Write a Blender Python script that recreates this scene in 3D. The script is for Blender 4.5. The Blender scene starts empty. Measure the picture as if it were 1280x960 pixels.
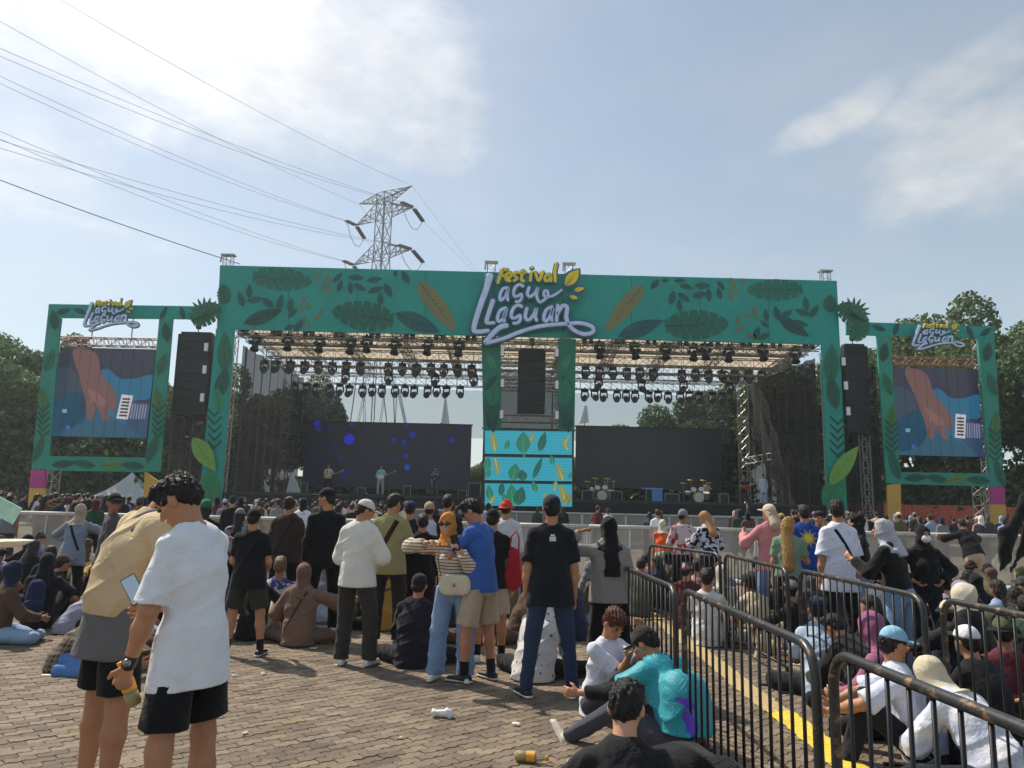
import bpy, math, random, numpy as np
from mathutils import Vector, Matrix
from mathutils.bvhtree import BVHTree
R=math.radians
random.seed(7); rng=np.random.default_rng(5)
sc=bpy.context.scene
col=sc.collection
# ------------------------------------------------------------------ camera, sky, sun
FPX=924.; PITCH=9.3; ROLL=1.35; CAMZ=1.62
cam=bpy.data.cameras.new('camera'); camo=bpy.data.objects.new('camera',cam); col.objects.link(camo); sc.camera=camo
cam.sensor_width=36; cam.lens=36*FPX/1280; cam.clip_end=3000; cam.clip_start=.05
camo.location=(0,0,CAMZ)
camo.rotation_euler=(Matrix.Rotation(R(90+PITCH),4,'X')@Matrix.Rotation(R(ROLL),4,'Z')).to_euler()
SUN_EL=50; SUN_AZ=-48            # azimuth from +Y towards +X
w=bpy.data.worlds.new('World'); sc.world=w; w.use_nodes=True
N=w.node_tree.nodes; L=w.node_tree.links; N.clear()
wo=N.new('ShaderNodeOutputWorld'); bg=N.new('ShaderNodeBackground'); bg.inputs[1].default_value=.115
sk=N.new('ShaderNodeTexSky'); sk.sky_type='NISHITA'; sk.sun_disc=False; sk.sun_elevation=R(SUN_EL); sk.sun_rotation=R(SUN_AZ)
sk.air_density=1.0; sk.dust_density=1.0; sk.ozone_density=1.2
tc=N.new('ShaderNodeTexCoord'); sep=N.new('ShaderNodeSeparateXYZ'); L.new(tc.outputs['Generated'],sep.inputs[0])
def wm(op,a,b=None,c=None,clamp=False):
    n=N.new('ShaderNodeMath'); n.operation=op; n.use_clamp=clamp
    for i,x in enumerate((a,b,c)):
        if x is None: continue
        if isinstance(x,(int,float)): n.inputs[i].default_value=x
        else: L.new(x,n.inputs[i])
    return n.outputs[0]
# cloud layer seen on a plane high above: direction / (z+0.12)
zz=wm('ADD',wm('MAXIMUM',sep.outputs[2],0.0),.16)
cx=wm('DIVIDE',sep.outputs[0],zz); cy=wm('DIVIDE',sep.outputs[1],zz)
cv=N.new('ShaderNodeCombineXYZ'); L.new(cx,cv.inputs[0]); L.new(cy,cv.inputs[1])
def wnoise(scale,detail,rough,off=0,dist=0):
    m=N.new('ShaderNodeMapping'); m.inputs['Location'].default_value=(off,off*.7,0); L.new(cv.outputs[0],m.inputs[0])
    n=N.new('ShaderNodeTexNoise'); n.inputs['Scale'].default_value=scale; n.inputs['Detail'].default_value=detail; n.inputs['Roughness'].default_value=rough; n.inputs['Distortion'].default_value=dist
    L.new(m.outputs[0],n.inputs['Vector']); return n.outputs['Fac']
def wramp(x,a,b):
    n=N.new('ShaderNodeMapRange'); n.interpolation_type='SMOOTHSTEP'; L.new(x,n.inputs[0]); n.inputs[1].default_value=a; n.inputs[2].default_value=b; return n.outputs[0]
def blob(az,el,ra,re,rot=0):
    # soft patch of cloud cover round a direction (degrees)
    d=Vector((math.sin(R(az))*math.cos(R(el)),math.cos(R(az))*math.cos(R(el)),math.sin(R(el))))
    e1=Vector((math.cos(R(az)),-math.sin(R(az)),0)); e2=d.cross(e1)*-1
    c,s=math.cos(R(rot)),math.sin(R(rot)); f1=(e1*c+e2*s)/math.sin(R(ra)); f2=(e2*c-e1*s)/math.sin(R(re))
    def dot(v):
        n=N.new('ShaderNodeVectorMath'); n.operation='DOT_PRODUCT'; L.new(tc.outputs['Generated'],n.inputs[0]); n.inputs[1].default_value=v; return n.outputs['Value']
    q=wm('ADD',wm('POWER',wm('ABSOLUTE',dot(f1)),2.),wm('POWER',wm('ABSOLUTE',dot(f2)),2.))
    q=wm('ADD',q,wm('MULTIPLY',wm('LESS_THAN',dot(d),0.),50.))
    return wm('MAXIMUM',wm('SUBTRACT',1.0,q),0.0)
n1=wnoise(1.9,9,.60,3.1,.25); n2=wnoise(4.2,7,.6,1.7,.2)
cov=wm('ADD',wm('MULTIPLY',n1,.72),wm('MULTIPLY',n2,.28))
b1=blob(-31,33,28,12,0); b2=blob(-15,28.5,10,4.5,-12); b3=blob(34,23,10,5.0,18); b4=blob(-38,22,16,5,0); b5=blob(24,27,5,1.6,20); b6=blob(34,28,7,2.5,25)
bs=wm('MULTIPLY',b1,1.0)
for b,k in ((b2,.55),(b3,.60),(b4,.5),(b5,.42),(b6,.45)): bs=wm('MAXIMUM',bs,wm('MULTIPLY',b,k))
cl=wramp(wm('ADD',wm('MULTIPLY',cov,1.25),wm('MULTIPLY',bs,.46)),.66,1.10)
cl=wm('MULTIPLY',cl,.85)
thin=wm('MULTIPLY',wramp(n1,.35,.75),.16)
cl=wm('MAXIMUM',cl,thin)
# hazy air: a pale veil that thickens towards the horizon all the way round
veil=wm('ADD',wm('MULTIPLY',wm('POWER',wm('SUBTRACT',1.0,wm('MAXIMUM',sep.outputs[2],0.0)),5.),.56),.27)
cl=wm('MULTIPLY',cl,wramp(sep.outputs[2],.02,.16))
mx=N.new('ShaderNodeMix'); mx.data_type='RGBA'; L.new(cl,mx.inputs['Factor'])
vm=N.new('ShaderNodeMix'); vm.data_type='RGBA'; L.new(veil,vm.inputs['Factor']); L.new(sk.outputs[0],vm.inputs[6]); vm.inputs[7].default_value=(5.0,5.75,5.6,1); L.new(vm.outputs[2],mx.inputs[6])
# clouds scatter forward: brighter near the sun
sd=Vector((math.sin(R(SUN_AZ))*math.cos(R(SUN_EL)),math.cos(R(SUN_AZ))*math.cos(R(SUN_EL)),math.sin(R(SUN_EL))))
dn=N.new('ShaderNodeVectorMath'); dn.operation='DOT_PRODUCT'; L.new(tc.outputs['Generated'],dn.inputs[0]); dn.inputs[1].default_value=sd
fw=wm('POWER',wm('MAXIMUM',dn.outputs['Value'],0),5.)
br=wm('MULTIPLY',wm('ADD',wm('MULTIPLY',fw,5.2),5.9),wm('ADD',wm('MULTIPLY',n2,.7),.62))
cc=N.new('ShaderNodeVectorMath'); cc.operation='SCALE'; cc.inputs[0].default_value=(1.0,.985,.96); L.new(br,cc.inputs['Scale'])
L.new(cc.outputs[0],mx.inputs[7])
L.new(mx.outputs[2],bg.inputs[0]); L.new(bg.outputs[0],wo.inputs[0])
sun=bpy.data.lights.new('sun','SUN'); sun.energy=4.6; sun.angle=R(.6); sun.color=(1,.91,.77)
suno=bpy.data.objects.new('sun',sun); col.objects.link(suno)
suno.rotation_euler=sd.to_track_quat('Z','Y').to_euler(); suno.location=sd*60
sc.view_settings.view_transform='Standard'; sc.view_settings.look='None'; sc.view_settings.gamma=1; sc.view_settings.use_curve_mapping=False
sc.view_settings.exposure=0.22
sc.render.engine='CYCLES'
sc.cycles.max_bounces=6; sc.cycles.transparent_max_bounces=12

# ------------------------------------------------------------------ helpers
def ray(u,v):
    x=(u-640)/FPX; y=(480-v)/FPX; r=R(ROLL)
    x,y=x*math.cos(r)-y*math.sin(r), x*math.sin(r)+y*math.cos(r)
    p=R(PITCH); return Vector((x,math.cos(p)-y*math.sin(p),math.sin(p)+y*math.cos(p)))
def PY(u,v,Y):
    d=ray(u,v); return Vector((0,0,CAMZ))+d*(Y/d.y)
def PZ(u,v,z=0.):
    d=ray(u,v); return Vector((0,0,CAMZ))+d*((z-CAMZ)/d.z)
def lin(c):
    return tuple((x/255/12.92 if x/255<=.04045 else ((x/255+.055)/1.055)**2.4) for x in c)
_m={}
def mat(name,c,rough=.7,metal=0,kind=None,spec=.5,**kw):
    """c: sRGB 0-255 base colour"""
    key=(name,tuple(c),rough,kind,tuple(sorted(kw.items())))
    if key in _m: return _m[key]
    m=bpy.data.materials.new(name); m.use_nodes=True; nt=m.node_tree; n=nt.nodes; l=nt.links
    b=n['Principled BSDF']; b.inputs['Roughness'].default_value=rough; b.inputs['Metallic'].default_value=metal; b.inputs['Specular IOR Level'].default_value=spec
    c=lin(c); b.inputs['Base Color'].default_value=(*c,1)
    tcn=n.new('ShaderNodeTexCoord')
    def noise(s,d=4,r=.6,src='Object'):
        q=n.new('ShaderNodeTexNoise'); q.inputs['Scale'].default_value=s; q.inputs['Detail'].default_value=d; q.inputs['Roughness'].default_value=r
        l.new(tcn.outputs[src],q.inputs['Vector']); return q.outputs['Fac']
    def vary(src,amt,base=c):
        mr=n.new('ShaderNodeMapRange'); l.new(src,mr.inputs[0]); mr.inputs[1].default_value=.3; mr.inputs[2].default_value=.7; mr.inputs[3].default_value=1-amt; mr.inputs[4].default_value=1+amt
        sc_=n.new('ShaderNodeVectorMath'); sc_.operation='SCALE'; sc_.inputs[0].default_value=base; l.new(mr.outputs[0],sc_.inputs['Scale']); return sc_.outputs[0]
    def bump(src,dist,strength=.6):
        q=n.new('ShaderNodeBump'); q.inputs['Distance'].default_value=dist; q.inputs['Strength'].default_value=strength; l.new(src,q.inputs['Height']); l.new(q.outputs[0],b.inputs['Normal'])
    def mixc(f,a,bc):
        q=n.new('ShaderNodeMix'); q.data_type='RGBA'
        if hasattr(f,'links') : l.new(f,q.inputs['Factor'])
        for i,x in ((6,a),(7,bc)):
            if isinstance(x,tuple): q.inputs[i].default_value=(*x,1)
            else: l.new(x,q.inputs[i])
        return q.outputs[2]
    if kind=='fabric':
        base=vary(noise(9,5),.05)
        pat=kw.get('pat')
        if pat:
            c2=lin(kw['c2']); sp=n.new('ShaderNodeSeparateXYZ'); l.new(tcn.outputs['Object'],sp.inputs[0])
            def mm(op,a,bb=None):
                q=n.new('ShaderNodeMath'); q.operation=op
                for i,x in enumerate((a,bb)):
                    if x is None: continue
                    if isinstance(x,(int,float)): q.inputs[i].default_value=x
                    else: l.new(x,q.inputs[i])
                return q.outputs[0]
            nz=noise(6,2)
            zz_=mm('ADD',sp.outputs[2],mm('MULTIPLY',nz,.03))
            xx_=mm('ADD',mm('ADD',sp.outputs[0],mm('MULTIPLY',sp.outputs[1],.6)),mm('MULTIPLY',nz,.03))
            if pat=='stripe': f=mm('GREATER_THAN',mm('FRACT',mm('MULTIPLY',zz_,kw.get('f',38))),.72)
            elif pat=='plaid':
                f=mm('MULTIPLY',mm('ADD',mm('GREATER_THAN',mm('FRACT',mm('MULTIPLY',zz_,22)),.6),mm('GREATER_THAN',mm('FRACT',mm('MULTIPLY',xx_,22)),.6)),.5)
            elif pat=='blotch': f=mm('GREATER_THAN',noise(kw.get('f',16),2),kw.get('t',.53))
            elif pat=='soft':
                q=n.new('ShaderNodeMapRange'); q.interpolation_type='SMOOTHSTEP'; l.new(noise(kw.get('f',5),3),q.inputs[0]); q.inputs[1].default_value=.42; q.inputs[2].default_value=.6; f=q.outputs[0]
            elif pat=='dots':
                v=n.new('ShaderNodeTexVoronoi'); v.inputs['Scale'].default_value=kw.get('f',18); l.new(tcn.outputs['Object'],v.inputs['Vector']); f=mm('LESS_THAN',v.outputs['Distance'],.2)
            base=mixc(f,base,c2)
        l.new(base,b.inputs['Base Color']); b.inputs['Sheen Weight'].default_value=.1
        q3=n.new('ShaderNodeTexNoise'); q3.inputs['Scale'].default_value=7; q3.inputs['Detail'].default_value=5; q3.inputs['Roughness'].default_value=.55; q3.inputs['Distortion'].default_value=1.1; l.new(tcn.outputs['Object'],q3.inputs['Vector'])
        q4=n.new('ShaderNodeMath'); q4.operation='ADD'; l.new(q3.outputs['Fac'],q4.inputs[0]); q5=n.new('ShaderNodeMath'); q5.operation='MULTIPLY'; q5.inputs[1].default_value=.12; l.new(noise(60,4,.7),q5.inputs[0]); l.new(q5.outputs[0],q4.inputs[1]); bump(q4.outputs[0],.045,.55)
    elif kind=='skin':
        l.new(vary(noise(14,4),.1),b.inputs['Base Color']); b.inputs['Subsurface Weight'].default_value=.08; b.inputs['Subsurface Radius'].default_value=(.01,.004,.002); bump(noise(90),.001,.3)
    elif kind=='hair':
        q=n.new('ShaderNodeMapping'); q.inputs['Scale'].default_value=(90,90,14); l.new(tcn.outputs['Object'],q.inputs[0])
        q2=n.new('ShaderNodeTexNoise'); q2.inputs['Scale'].default_value=1.; q2.inputs['Detail'].default_value=4; q2.inputs['Distortion'].default_value=1.2; l.new(q.outputs[0],q2.inputs['Vector'])
        if 'c2' in kw:
            l.new(mixc(noise(4,2),c,lin(kw['c2'])),b.inputs['Base Color'])
        else: l.new(vary(q2.outputs['Fac'],.5),b.inputs['Base Color'])
        bump(q2.outputs['Fac'],.012,.9)
    elif kind=='metal':
        f=n.new('ShaderNodeMapRange'); l.new(noise(12,6,.7),f.inputs[0]); f.inputs[1].default_value=kw.get('w0',.60); f.inputs[2].default_value=kw.get('w0',.60)+.08
        l.new(mixc(f.outputs[0],vary(noise(30,4),.25),lin(kw.get('c2',(96,66,48)))),b.inputs['Base Color']); bump(noise(60,5),.001,.4)
    elif kind=='panel':   # printed cloth / board : slight sag and soiling
        q=n.new('ShaderNodeMix'); q.data_type='RGBA'; q.blend_type='MULTIPLY'; q.inputs['Factor'].default_value=1; 
        l.new(vary(noise(.5,5,.65),.10),q.inputs[6]); l.new(vary(noise(3.5,4),.06,(1,1,1)),q.inputs[7]); l.new(q.outputs[2],b.inputs['Base Color'])
        bump(noise(.9,3),.06,.5)
    elif kind=='emit':
        b.inputs['Emission Color'].default_value=(*c,1); b.inputs['Emission Strength'].default_value=kw.get('s',1.); b.inputs['Base Color'].default_value=(.01,.01,.012,1)
        if kw.get('led'):
            wv=n.new('ShaderNodeTexWave'); wv.bands_direction='Z'; wv.inputs['Scale'].default_value=2.1; wv.inputs['Distortion'].default_value=0; l.new(tcn.outputs['Object'],wv.inputs['Vector'])
            mr=n.new('ShaderNodeMapRange'); l.new(wv.outputs['Fac'],mr.inputs[0]); mr.inputs[3].default_value=.86; mr.inputs[4].default_value=1.05
            sv=n.new('ShaderNodeVectorMath'); sv.operation='SCALE'; sv.inputs[0].default_value=c; l.new(mr.outputs[0],sv.inputs['Scale']); l.new(sv.outputs[0],b.inputs['Emission Color'])
    elif kind=='leaf':
        g=n.new('ShaderNodeNewGeometry'); l.new(vary(g.outputs['Random Per Island'],.45),b.inputs['Base Color'])
        tr=n.new('ShaderNodeBsdfTranslucent'); l.new(vary(g.outputs['Random Per Island'],.4,tuple(x*1.2 for x in c)),tr.inputs[0])
        ms=n.new('ShaderNodeMixShader'); ms.inputs[0].default_value=.3; l.new(b.outputs[0],ms.inputs[1]); l.new(tr.outputs[0],ms.inputs[2]); l.new(ms.outputs[0],n['Material Output'].inputs[0])
    elif kind in('gauze','canvas'):
        o=n['Material Output']; ms=n.new('ShaderNodeMixShader'); ms.inputs[0].default_value=kw['o']; t=n.new('ShaderNodeBsdfTransparent' if kind=='gauze' else 'ShaderNodeBsdfTranslucent')
        if kind=='canvas': t.inputs[0].default_value=(*c,1)
        l.new(vary(noise(1.2,5),.12),b.inputs['Base Color'])
        l.new(t.outputs[0],ms.inputs[1]); l.new(b.outputs[0],ms.inputs[2]); l.new(ms.outputs[0],o.inputs[0])
    elif kind=='rough':
        l.new(vary(noise(kw.get('f',20),5),.15),b.inputs['Base Color']); bump(noise(kw.get('f',20)*2,5),.01,.4)
    elif kind=='glass':
        b.inputs['Transmission Weight'].default_value=.85
    _m[key]=m; return m

def mk(name,V,F,mats,parent=None,idx=None,smooth=True,loc=None):
    V=np.asarray(V,dtype=np.float32).reshape(-1,3)
    me=bpy.data.meshes.new(name)
    if isinstance(F,np.ndarray):
        k=F.shape[1]; nf=len(F)
        me.vertices.add(len(V)); me.vertices.foreach_set('co',V.ravel())
        me.loops.add(nf*k); me.loops.foreach_set('vertex_index',F.astype(np.int32).ravel())
        me.polygons.add(nf); me.polygons.foreach_set('loop_start',np.arange(0,nf*k,k,dtype=np.int32))
        me.update(calc_edges=True)
    else:
        me.from_pydata(V.tolist(),[],F); me.update()
    for m in (mats if isinstance(mats,(list,tuple)) else [mats]): me.materials.append(m)
    if idx is not None: me.polygons.foreach_set('material_index',np.asarray(idx,dtype=np.int32))
    me.polygons.foreach_set('use_smooth',np.full(len(me.polygons),smooth,dtype=bool))
    o=bpy.data.objects.new(name,me); col.objects.link(o)
    if parent: o.parent=parent
    if loc is not None: o.location=loc
    return o
def tag(o,label=None,cat=None,group=None,kind=None):
    if label: o['label']=label
    if cat: o['category']=cat
    if group: o['group']=group
    if kind: o['kind']=kind
    return o
def thing(name,label,cat,loc=(0,0,0),rz=0,group=None):
    o=bpy.data.objects.new(name,None); o.empty_display_size=.2; col.objects.link(o); o.location=loc; o.rotation_euler=(0,0,rz)
    return tag(o,label,cat,group)
def dup(root,loc=None,rz=None,label=None,group=None):
    r=root.copy(); col.objects.link(r)
    if loc is not None: r.location=loc
    if rz is not None: r.rotation_euler=(0,0,rz)
    if label: r['label']=label
    if group: r['group']=group
    for c in root.children:
        k=c.copy(); col.objects.link(k); k.parent=r
        for g in c.children:
            q=g.copy(); col.objects.link(q); q.parent=k
    return r
class MB:
    """collects boxes, tubes and prisms into one mesh"""
    def __init__(s): s.v=[]; s.f=[]; s.i=[]
    def add(s,v,f,mi=0):
        b=len(s.v); s.v+= [tuple(x) for x in v]; s.f+=[tuple(b+i for i in q) for q in f]; s.i+=[mi]*len(f); return s
    def box(s,lo,hi,mi=0,M=None,bev=0):
        x0,y0,z0=lo; x1,y1,z1=hi
        v=[Vector(p) for p in ((x0,y0,z0),(x1,y0,z0),(x1,y1,z0),(x0,y1,z0),(x0,y0,z1),(x1,y0,z1),(x1,y1,z1),(x0,y1,z1))]
        if M: v=[M@p for p in v]
        return s.add(v,[(3,2,1,0),(4,5,6,7),(0,1,5,4),(1,2,6,5),(2,3,7,6),(3,0,4,7)],mi)
    def tube(s,pts,r,n=6,mi=0,r2=None,cap=True,flat=None):
        pts=[Vector(p) for p in pts]; m=len(pts); rings=[]; up=None
        for i,p in enumerate(pts):
            t=(pts[min(i+1,m-1)]-pts[max(i-1,0)]).normalized()
            if up is None:
                up=Vector((0,0,1)) if abs(t.z)<.9 else Vector((0,1,0))
            a=t.cross(up).normalized(); b=a.cross(t).normalized(); up=b
            rr=r if r2 is None else r+(r2-r)*i/(m-1)
            rings.append([p+(a*math.cos(2*math.pi*k/n)+b*math.sin(2*math.pi*k/n))*rr for k in range(n)])
        v=[q for g in rings for q in g]; f=[]
        for i in range(m-1):
            for k in range(n):
                k2=(k+1)%n; f.append((i*n+k,i*n+k2,(i+1)*n+k2,(i+1)*n+k))
        if cap: f.append(tuple(range(n))[::-1]); f.append(tuple((m-1)*n+k for k in range(n)))
        return s.add(v,f,mi)
    def lathe(s,prof,c=(0,0,0),n=16,mi=0,M=None):
        v=[];f=[]
        for r,z in prof:
            for k in range(n):
                a=2*math.pi*k/n; p=Vector((r*math.cos(a),r*math.sin(a),z)); p=(M@p) if M else p
                v.append(p+Vector(c))
        for i in range(len(prof)-1):
            for k in range(n):
                k2=(k+1)%n; f.append((i*n+k,i*n+k2,(i+1)*n+k2,(i+1)*n+k))
        return s.add(v,f,mi)
    def build(s,name,mats,parent=None,smooth=False,loc=None):
        return mk(name,s.v,s.f,mats,parent,s.i,smooth,loc)
def prism(pts,y0,y1):
    """closed outline in (x,z) extruded from y0 to y1"""
    n=len(pts); v=[(p[0],y0,p[1]) for p in pts]+[(p[0],y1,p[1]) for p in pts]
    a=sum(pts[i][0]*pts[(i+1)%n][1]-pts[(i+1)%n][0]*pts[i][1] for i in range(n))
    r=list(range(n))
    if a<0: r=r[::-1]
    f=[tuple(r),tuple(n+i for i in reversed(r))]
    for i in range(n):
        a_,b_=r[i],r[(i+1)%n]; f.append((b_,a_,a_+n,b_+n))
    return v,f

# ------------------------------------------------------------------ ground
def structure(o): o['kind']='structure'; return o
def ground_mat():
    m=bpy.data.materials.new('paving_surface'); m.use_nodes=True; n=m.node_tree.nodes; l=m.node_tree.links; b=n['Principled BSDF']; b.inputs['Roughness'].default_value=.85; b.inputs['Specular IOR Level'].default_value=.3
    t=n.new('ShaderNodeTexCoord'); mp=n.new('ShaderNodeMapping'); mp.inputs['Rotation'].default_value=(0,0,R(-42)); l.new(t.outputs['Object'],mp.inputs[0])
    br=n.new('ShaderNodeTexBrick'); br.inputs['Scale'].default_value=1; br.inputs['Brick Width'].default_value=.176; br.inputs['Row Height'].default_value=.088; br.inputs['Mortar Size'].default_value=.005
    br.inputs['Color1'].default_value=(*lin((136,121,102)),1); br.inputs['Color2'].default_value=(*lin((120,107,91)),1); br.inputs['Mortar'].default_value=(*lin((78,70,60)),1); l.new(mp.outputs[0],br.inputs['Vector'])
    nz=n.new('ShaderNodeTexNoise'); nz.inputs['Scale'].default_value=.8; nz.inputs['Detail'].default_value=6; l.new(t.outputs['Object'],nz.inputs['Vector'])
    mr=n.new('ShaderNodeMapRange'); l.new(nz.outputs['Fac'],mr.inputs[0]); mr.inputs[1].default_value=.3; mr.inputs[2].default_value=.7; mr.inputs[3].default_value=.8; mr.inputs[4].default_value=1.15
    s=n.new('ShaderNodeVectorMath'); s.operation='SCALE'; l.new(br.outputs[0],s.inputs[0]); l.new(mr.outputs[0],s.inputs['Scale']); l.new(s.outputs[0],b.inputs['Base Color'])
    return m
def paver_mat():
    m=bpy.data.materials.new('concrete_paver'); m.use_nodes=True; n=m.node_tree.nodes; l=m.node_tree.links; b=n['Principled BSDF']; b.inputs['Roughness'].default_value=.85; b.inputs['Specular IOR Level'].default_value=.3
    t=n.new('ShaderNodeNewGeometry'); oi=n.new('ShaderNodeObjectInfo')
    ad=n.new('ShaderNodeMath'); ad.operation='ADD'; l.new(t.outputs['Random Per Island'],ad.inputs[0]); l.new(oi.outputs['Random'],ad.inputs[1])
    fr=n.new('ShaderNodeMath'); fr.operation='FRACT'; l.new(ad.outputs[0],fr.inputs[0])
    def noise(s,d,r=.6):
        q=n.new('ShaderNodeTexNoise'); q.inputs['Scale'].default_value=s; q.inputs['Detail'].default_value=d; q.inputs['Roughness'].default_value=r; l.new(t.outputs['Position'],q.inputs['Vector']); return q.outputs['Fac']
    cr=n.new('ShaderNodeValToRGB'); e=cr.color_ramp.elements; e[0].color=(*lin((104,92,80)),1); e[1].color=(*lin((140,124,106)),1); e.new(.5).color=(*lin((122,108,93)),1); l.new(fr.outputs[0],cr.inputs[0])
    def mr(x,a,b_,c,d):
        q=n.new('ShaderNodeMapRange'); l.new(x,q.inputs[0]); [setattr(q.inputs[i+1],'default_value',v) for i,v in enumerate((a,b_,c,d))]; return q.outputs[0]
    def mul(a,b_):
        q=n.new('ShaderNodeMath'); q.operation='MULTIPLY'; l.new(a,q.inputs[0]); l.new(b_,q.inputs[1]); return q.outputs[0]
    k=mul(mul(mr(noise(.9,6),.3,.7,.8,1.17),mr(noise(6,5),.3,.7,.86,1.12)),mr(noise(120,4,.8),.35,.65,.55,1.42))
    s=n.new('ShaderNodeVectorMath'); s.operation='SCALE'; l.new(cr.outputs[0],s.inputs[0]); l.new(k,s.inputs['Scale'])
    mo=n.new('ShaderNodeMix'); mo.data_type='RGBA'; l.new(mr(noise(2.3,5),.57,.7,0,.45),mo.inputs['Factor']); l.new(s.outputs[0],mo.inputs[6]); mo.inputs[7].default_value=(*lin((112,100,62)),1)
    l.new(mo.outputs[2],b.inputs['Base Color'])
    bp=n.new('ShaderNodeBump'); bp.inputs['Distance'].default_value=.003; bp.inputs['Strength'].default_value=.8; l.new(noise(140,5,.8),bp.inputs['Height']); l.new(bp.outputs[0],b.inputs['Normal'])
    return m
GZ=-.007
ground=structure(mk('ground',[(-900,-40,GZ),(900,-40,GZ),(900,1500,GZ),(-900,1500,GZ)],[(0,1,2,3)],ground_mat(),smooth=False))
PM=paver_mat()
PL,PW=.176,.088
def paver_shape(j=.0024,seed=0):
    r=random.Random(seed); top=[];  Lx,Wy=PL/2,PW/2; a=.010
    # wavy interlocking outline; wave depends only on x so neighbours nest
    xs=[-1,-.72,-.5,-.28,0,.28,.5,.72,1]
    def wav(t): return a*(1 if t in(-.72,.28) else -1 if t in(-.28,.72) else 0)
    low=[(t*Lx*(1-j/Lx),-Wy+j+wav(t)) for t in xs]; up=[(t*Lx*(1-j/Lx),Wy-j+wav(t)) for t in reversed(xs)]
    out=low[:-1]+[(Lx-j,-Wy+j),(Lx-j+.006,0)]+up[:-1]+[(-Lx+j,Wy-j),(-Lx+j+.006,0)]
    out=[(x+r.uniform(-.0012,.0012),y+r.uniform(-.0012,.0012)) for x,y in out]
    n=len(out); b=.004
    cx=0;cy=0
    topv=[(x*.97,y*.93,0) for x,y in out]; mid=[(x,y,-b) for x,y in out]; bot=[(x,y,-.02) for x,y in out]
    v=topv+mid+bot; f=[tuple(range(n))]
    for i in range(n):
        k=(i+1)%n; f.append((n+i,n+k,k,i)); f.append((2*n+i,2*n+k,n+k,n+i))
    return v,f
rot=R(42); cr_,sr_=math.cos(rot),math.sin(rot)
pv=[]
for i in range(-125,125):
    for j in range(-160,230):
        x=i*PL+(j%2)*PL/2; y=j*PW
        X=x*cr_-y*sr_; Y=x*sr_+y*cr_
        if 2.3<Y<11 and abs(X)<.74*Y+.5:
            pv.append((Y+.35*abs(X),X,Y))
pv.sort()
# individually built pavers: the nearest ones the photograph shows (lower frame edge, clear of the foreground figures)
vis=[p for p in pv if 4.95<p[2] and abs(p[1]-(-.6))<1.85][:300]; vs=set(vis)
shapes=[]
pav=structure(thing('pavement',None,None)); pav['kind']='structure'
for s_ in range(6):
    v,f=paver_shape(seed=s_); shapes.append((v,f))
proto=[None]*6
for q,(k,X,Y) in enumerate(vis):
    s_=random.randrange(6); zz_=random.uniform(-.003,.0025)
    if proto[s_] is None:
        o=mk('paver',shapes[s_][0],shapes[s_][1],PM,pav,smooth=False); proto[s_]=o
    else:
        o=proto[s_].copy(); col.objects.link(o); o.parent=pav
    o.location=(X,Y,zz_); o.rotation_euler=(random.uniform(-.012,.012),random.uniform(-.012,.012),rot+random.uniform(-.012,.012))
V=[];Fq=[]
for p in pv:
    if p in vs: continue
    k,X,Y=p; v,f=shapes[random.randrange(6)]; dz=random.uniform(-.003,.0025); a=rot+random.uniform(-.012,.012); c,s=math.cos(a),math.sin(a); tx=random.uniform(-.012,.012); ty=random.uniform(-.012,.012)
    b=len(V); V+=[(X+x*c-y*s,Y+x*s+y*c,z+dz+x*tx+y*ty) for x,y,z in v]; Fq+=[tuple(b+i for i in g) for g in f]
mk('paver_field',V,Fq,PM,pav,smooth=False)['kind']='stuff'
# yellow lane line, worn edges, in lengths
ym=mat('worn_yellow_paint',(228,194,70),.7,kind='metal',c2=(140,124,96),spec=.3,w0=.55)
for y0_,y1_,m_ in((1.5,6.4,ym),(6.4,16.,mat('faded_lane_paint',(178,156,112),.8,kind='metal',c2=(140,124,102),spec=.3))):
    V=[];n=int((y1_-y0_)/.08)
    for i in range(n+1):
        y=y0_+(y1_-y0_)*i/n; x=2.13+.015*math.sin(y*2.4)
        V+=[(x+random.uniform(-.016,.016),y,.0075),(x+.22+random.uniform(-.018,.018),y,.0075)]
    structure(mk('lane_line',V,[(2*i,2*i+1,2*i+3,2*i+2) for i in range(n)],m_,smooth=False))

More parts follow.
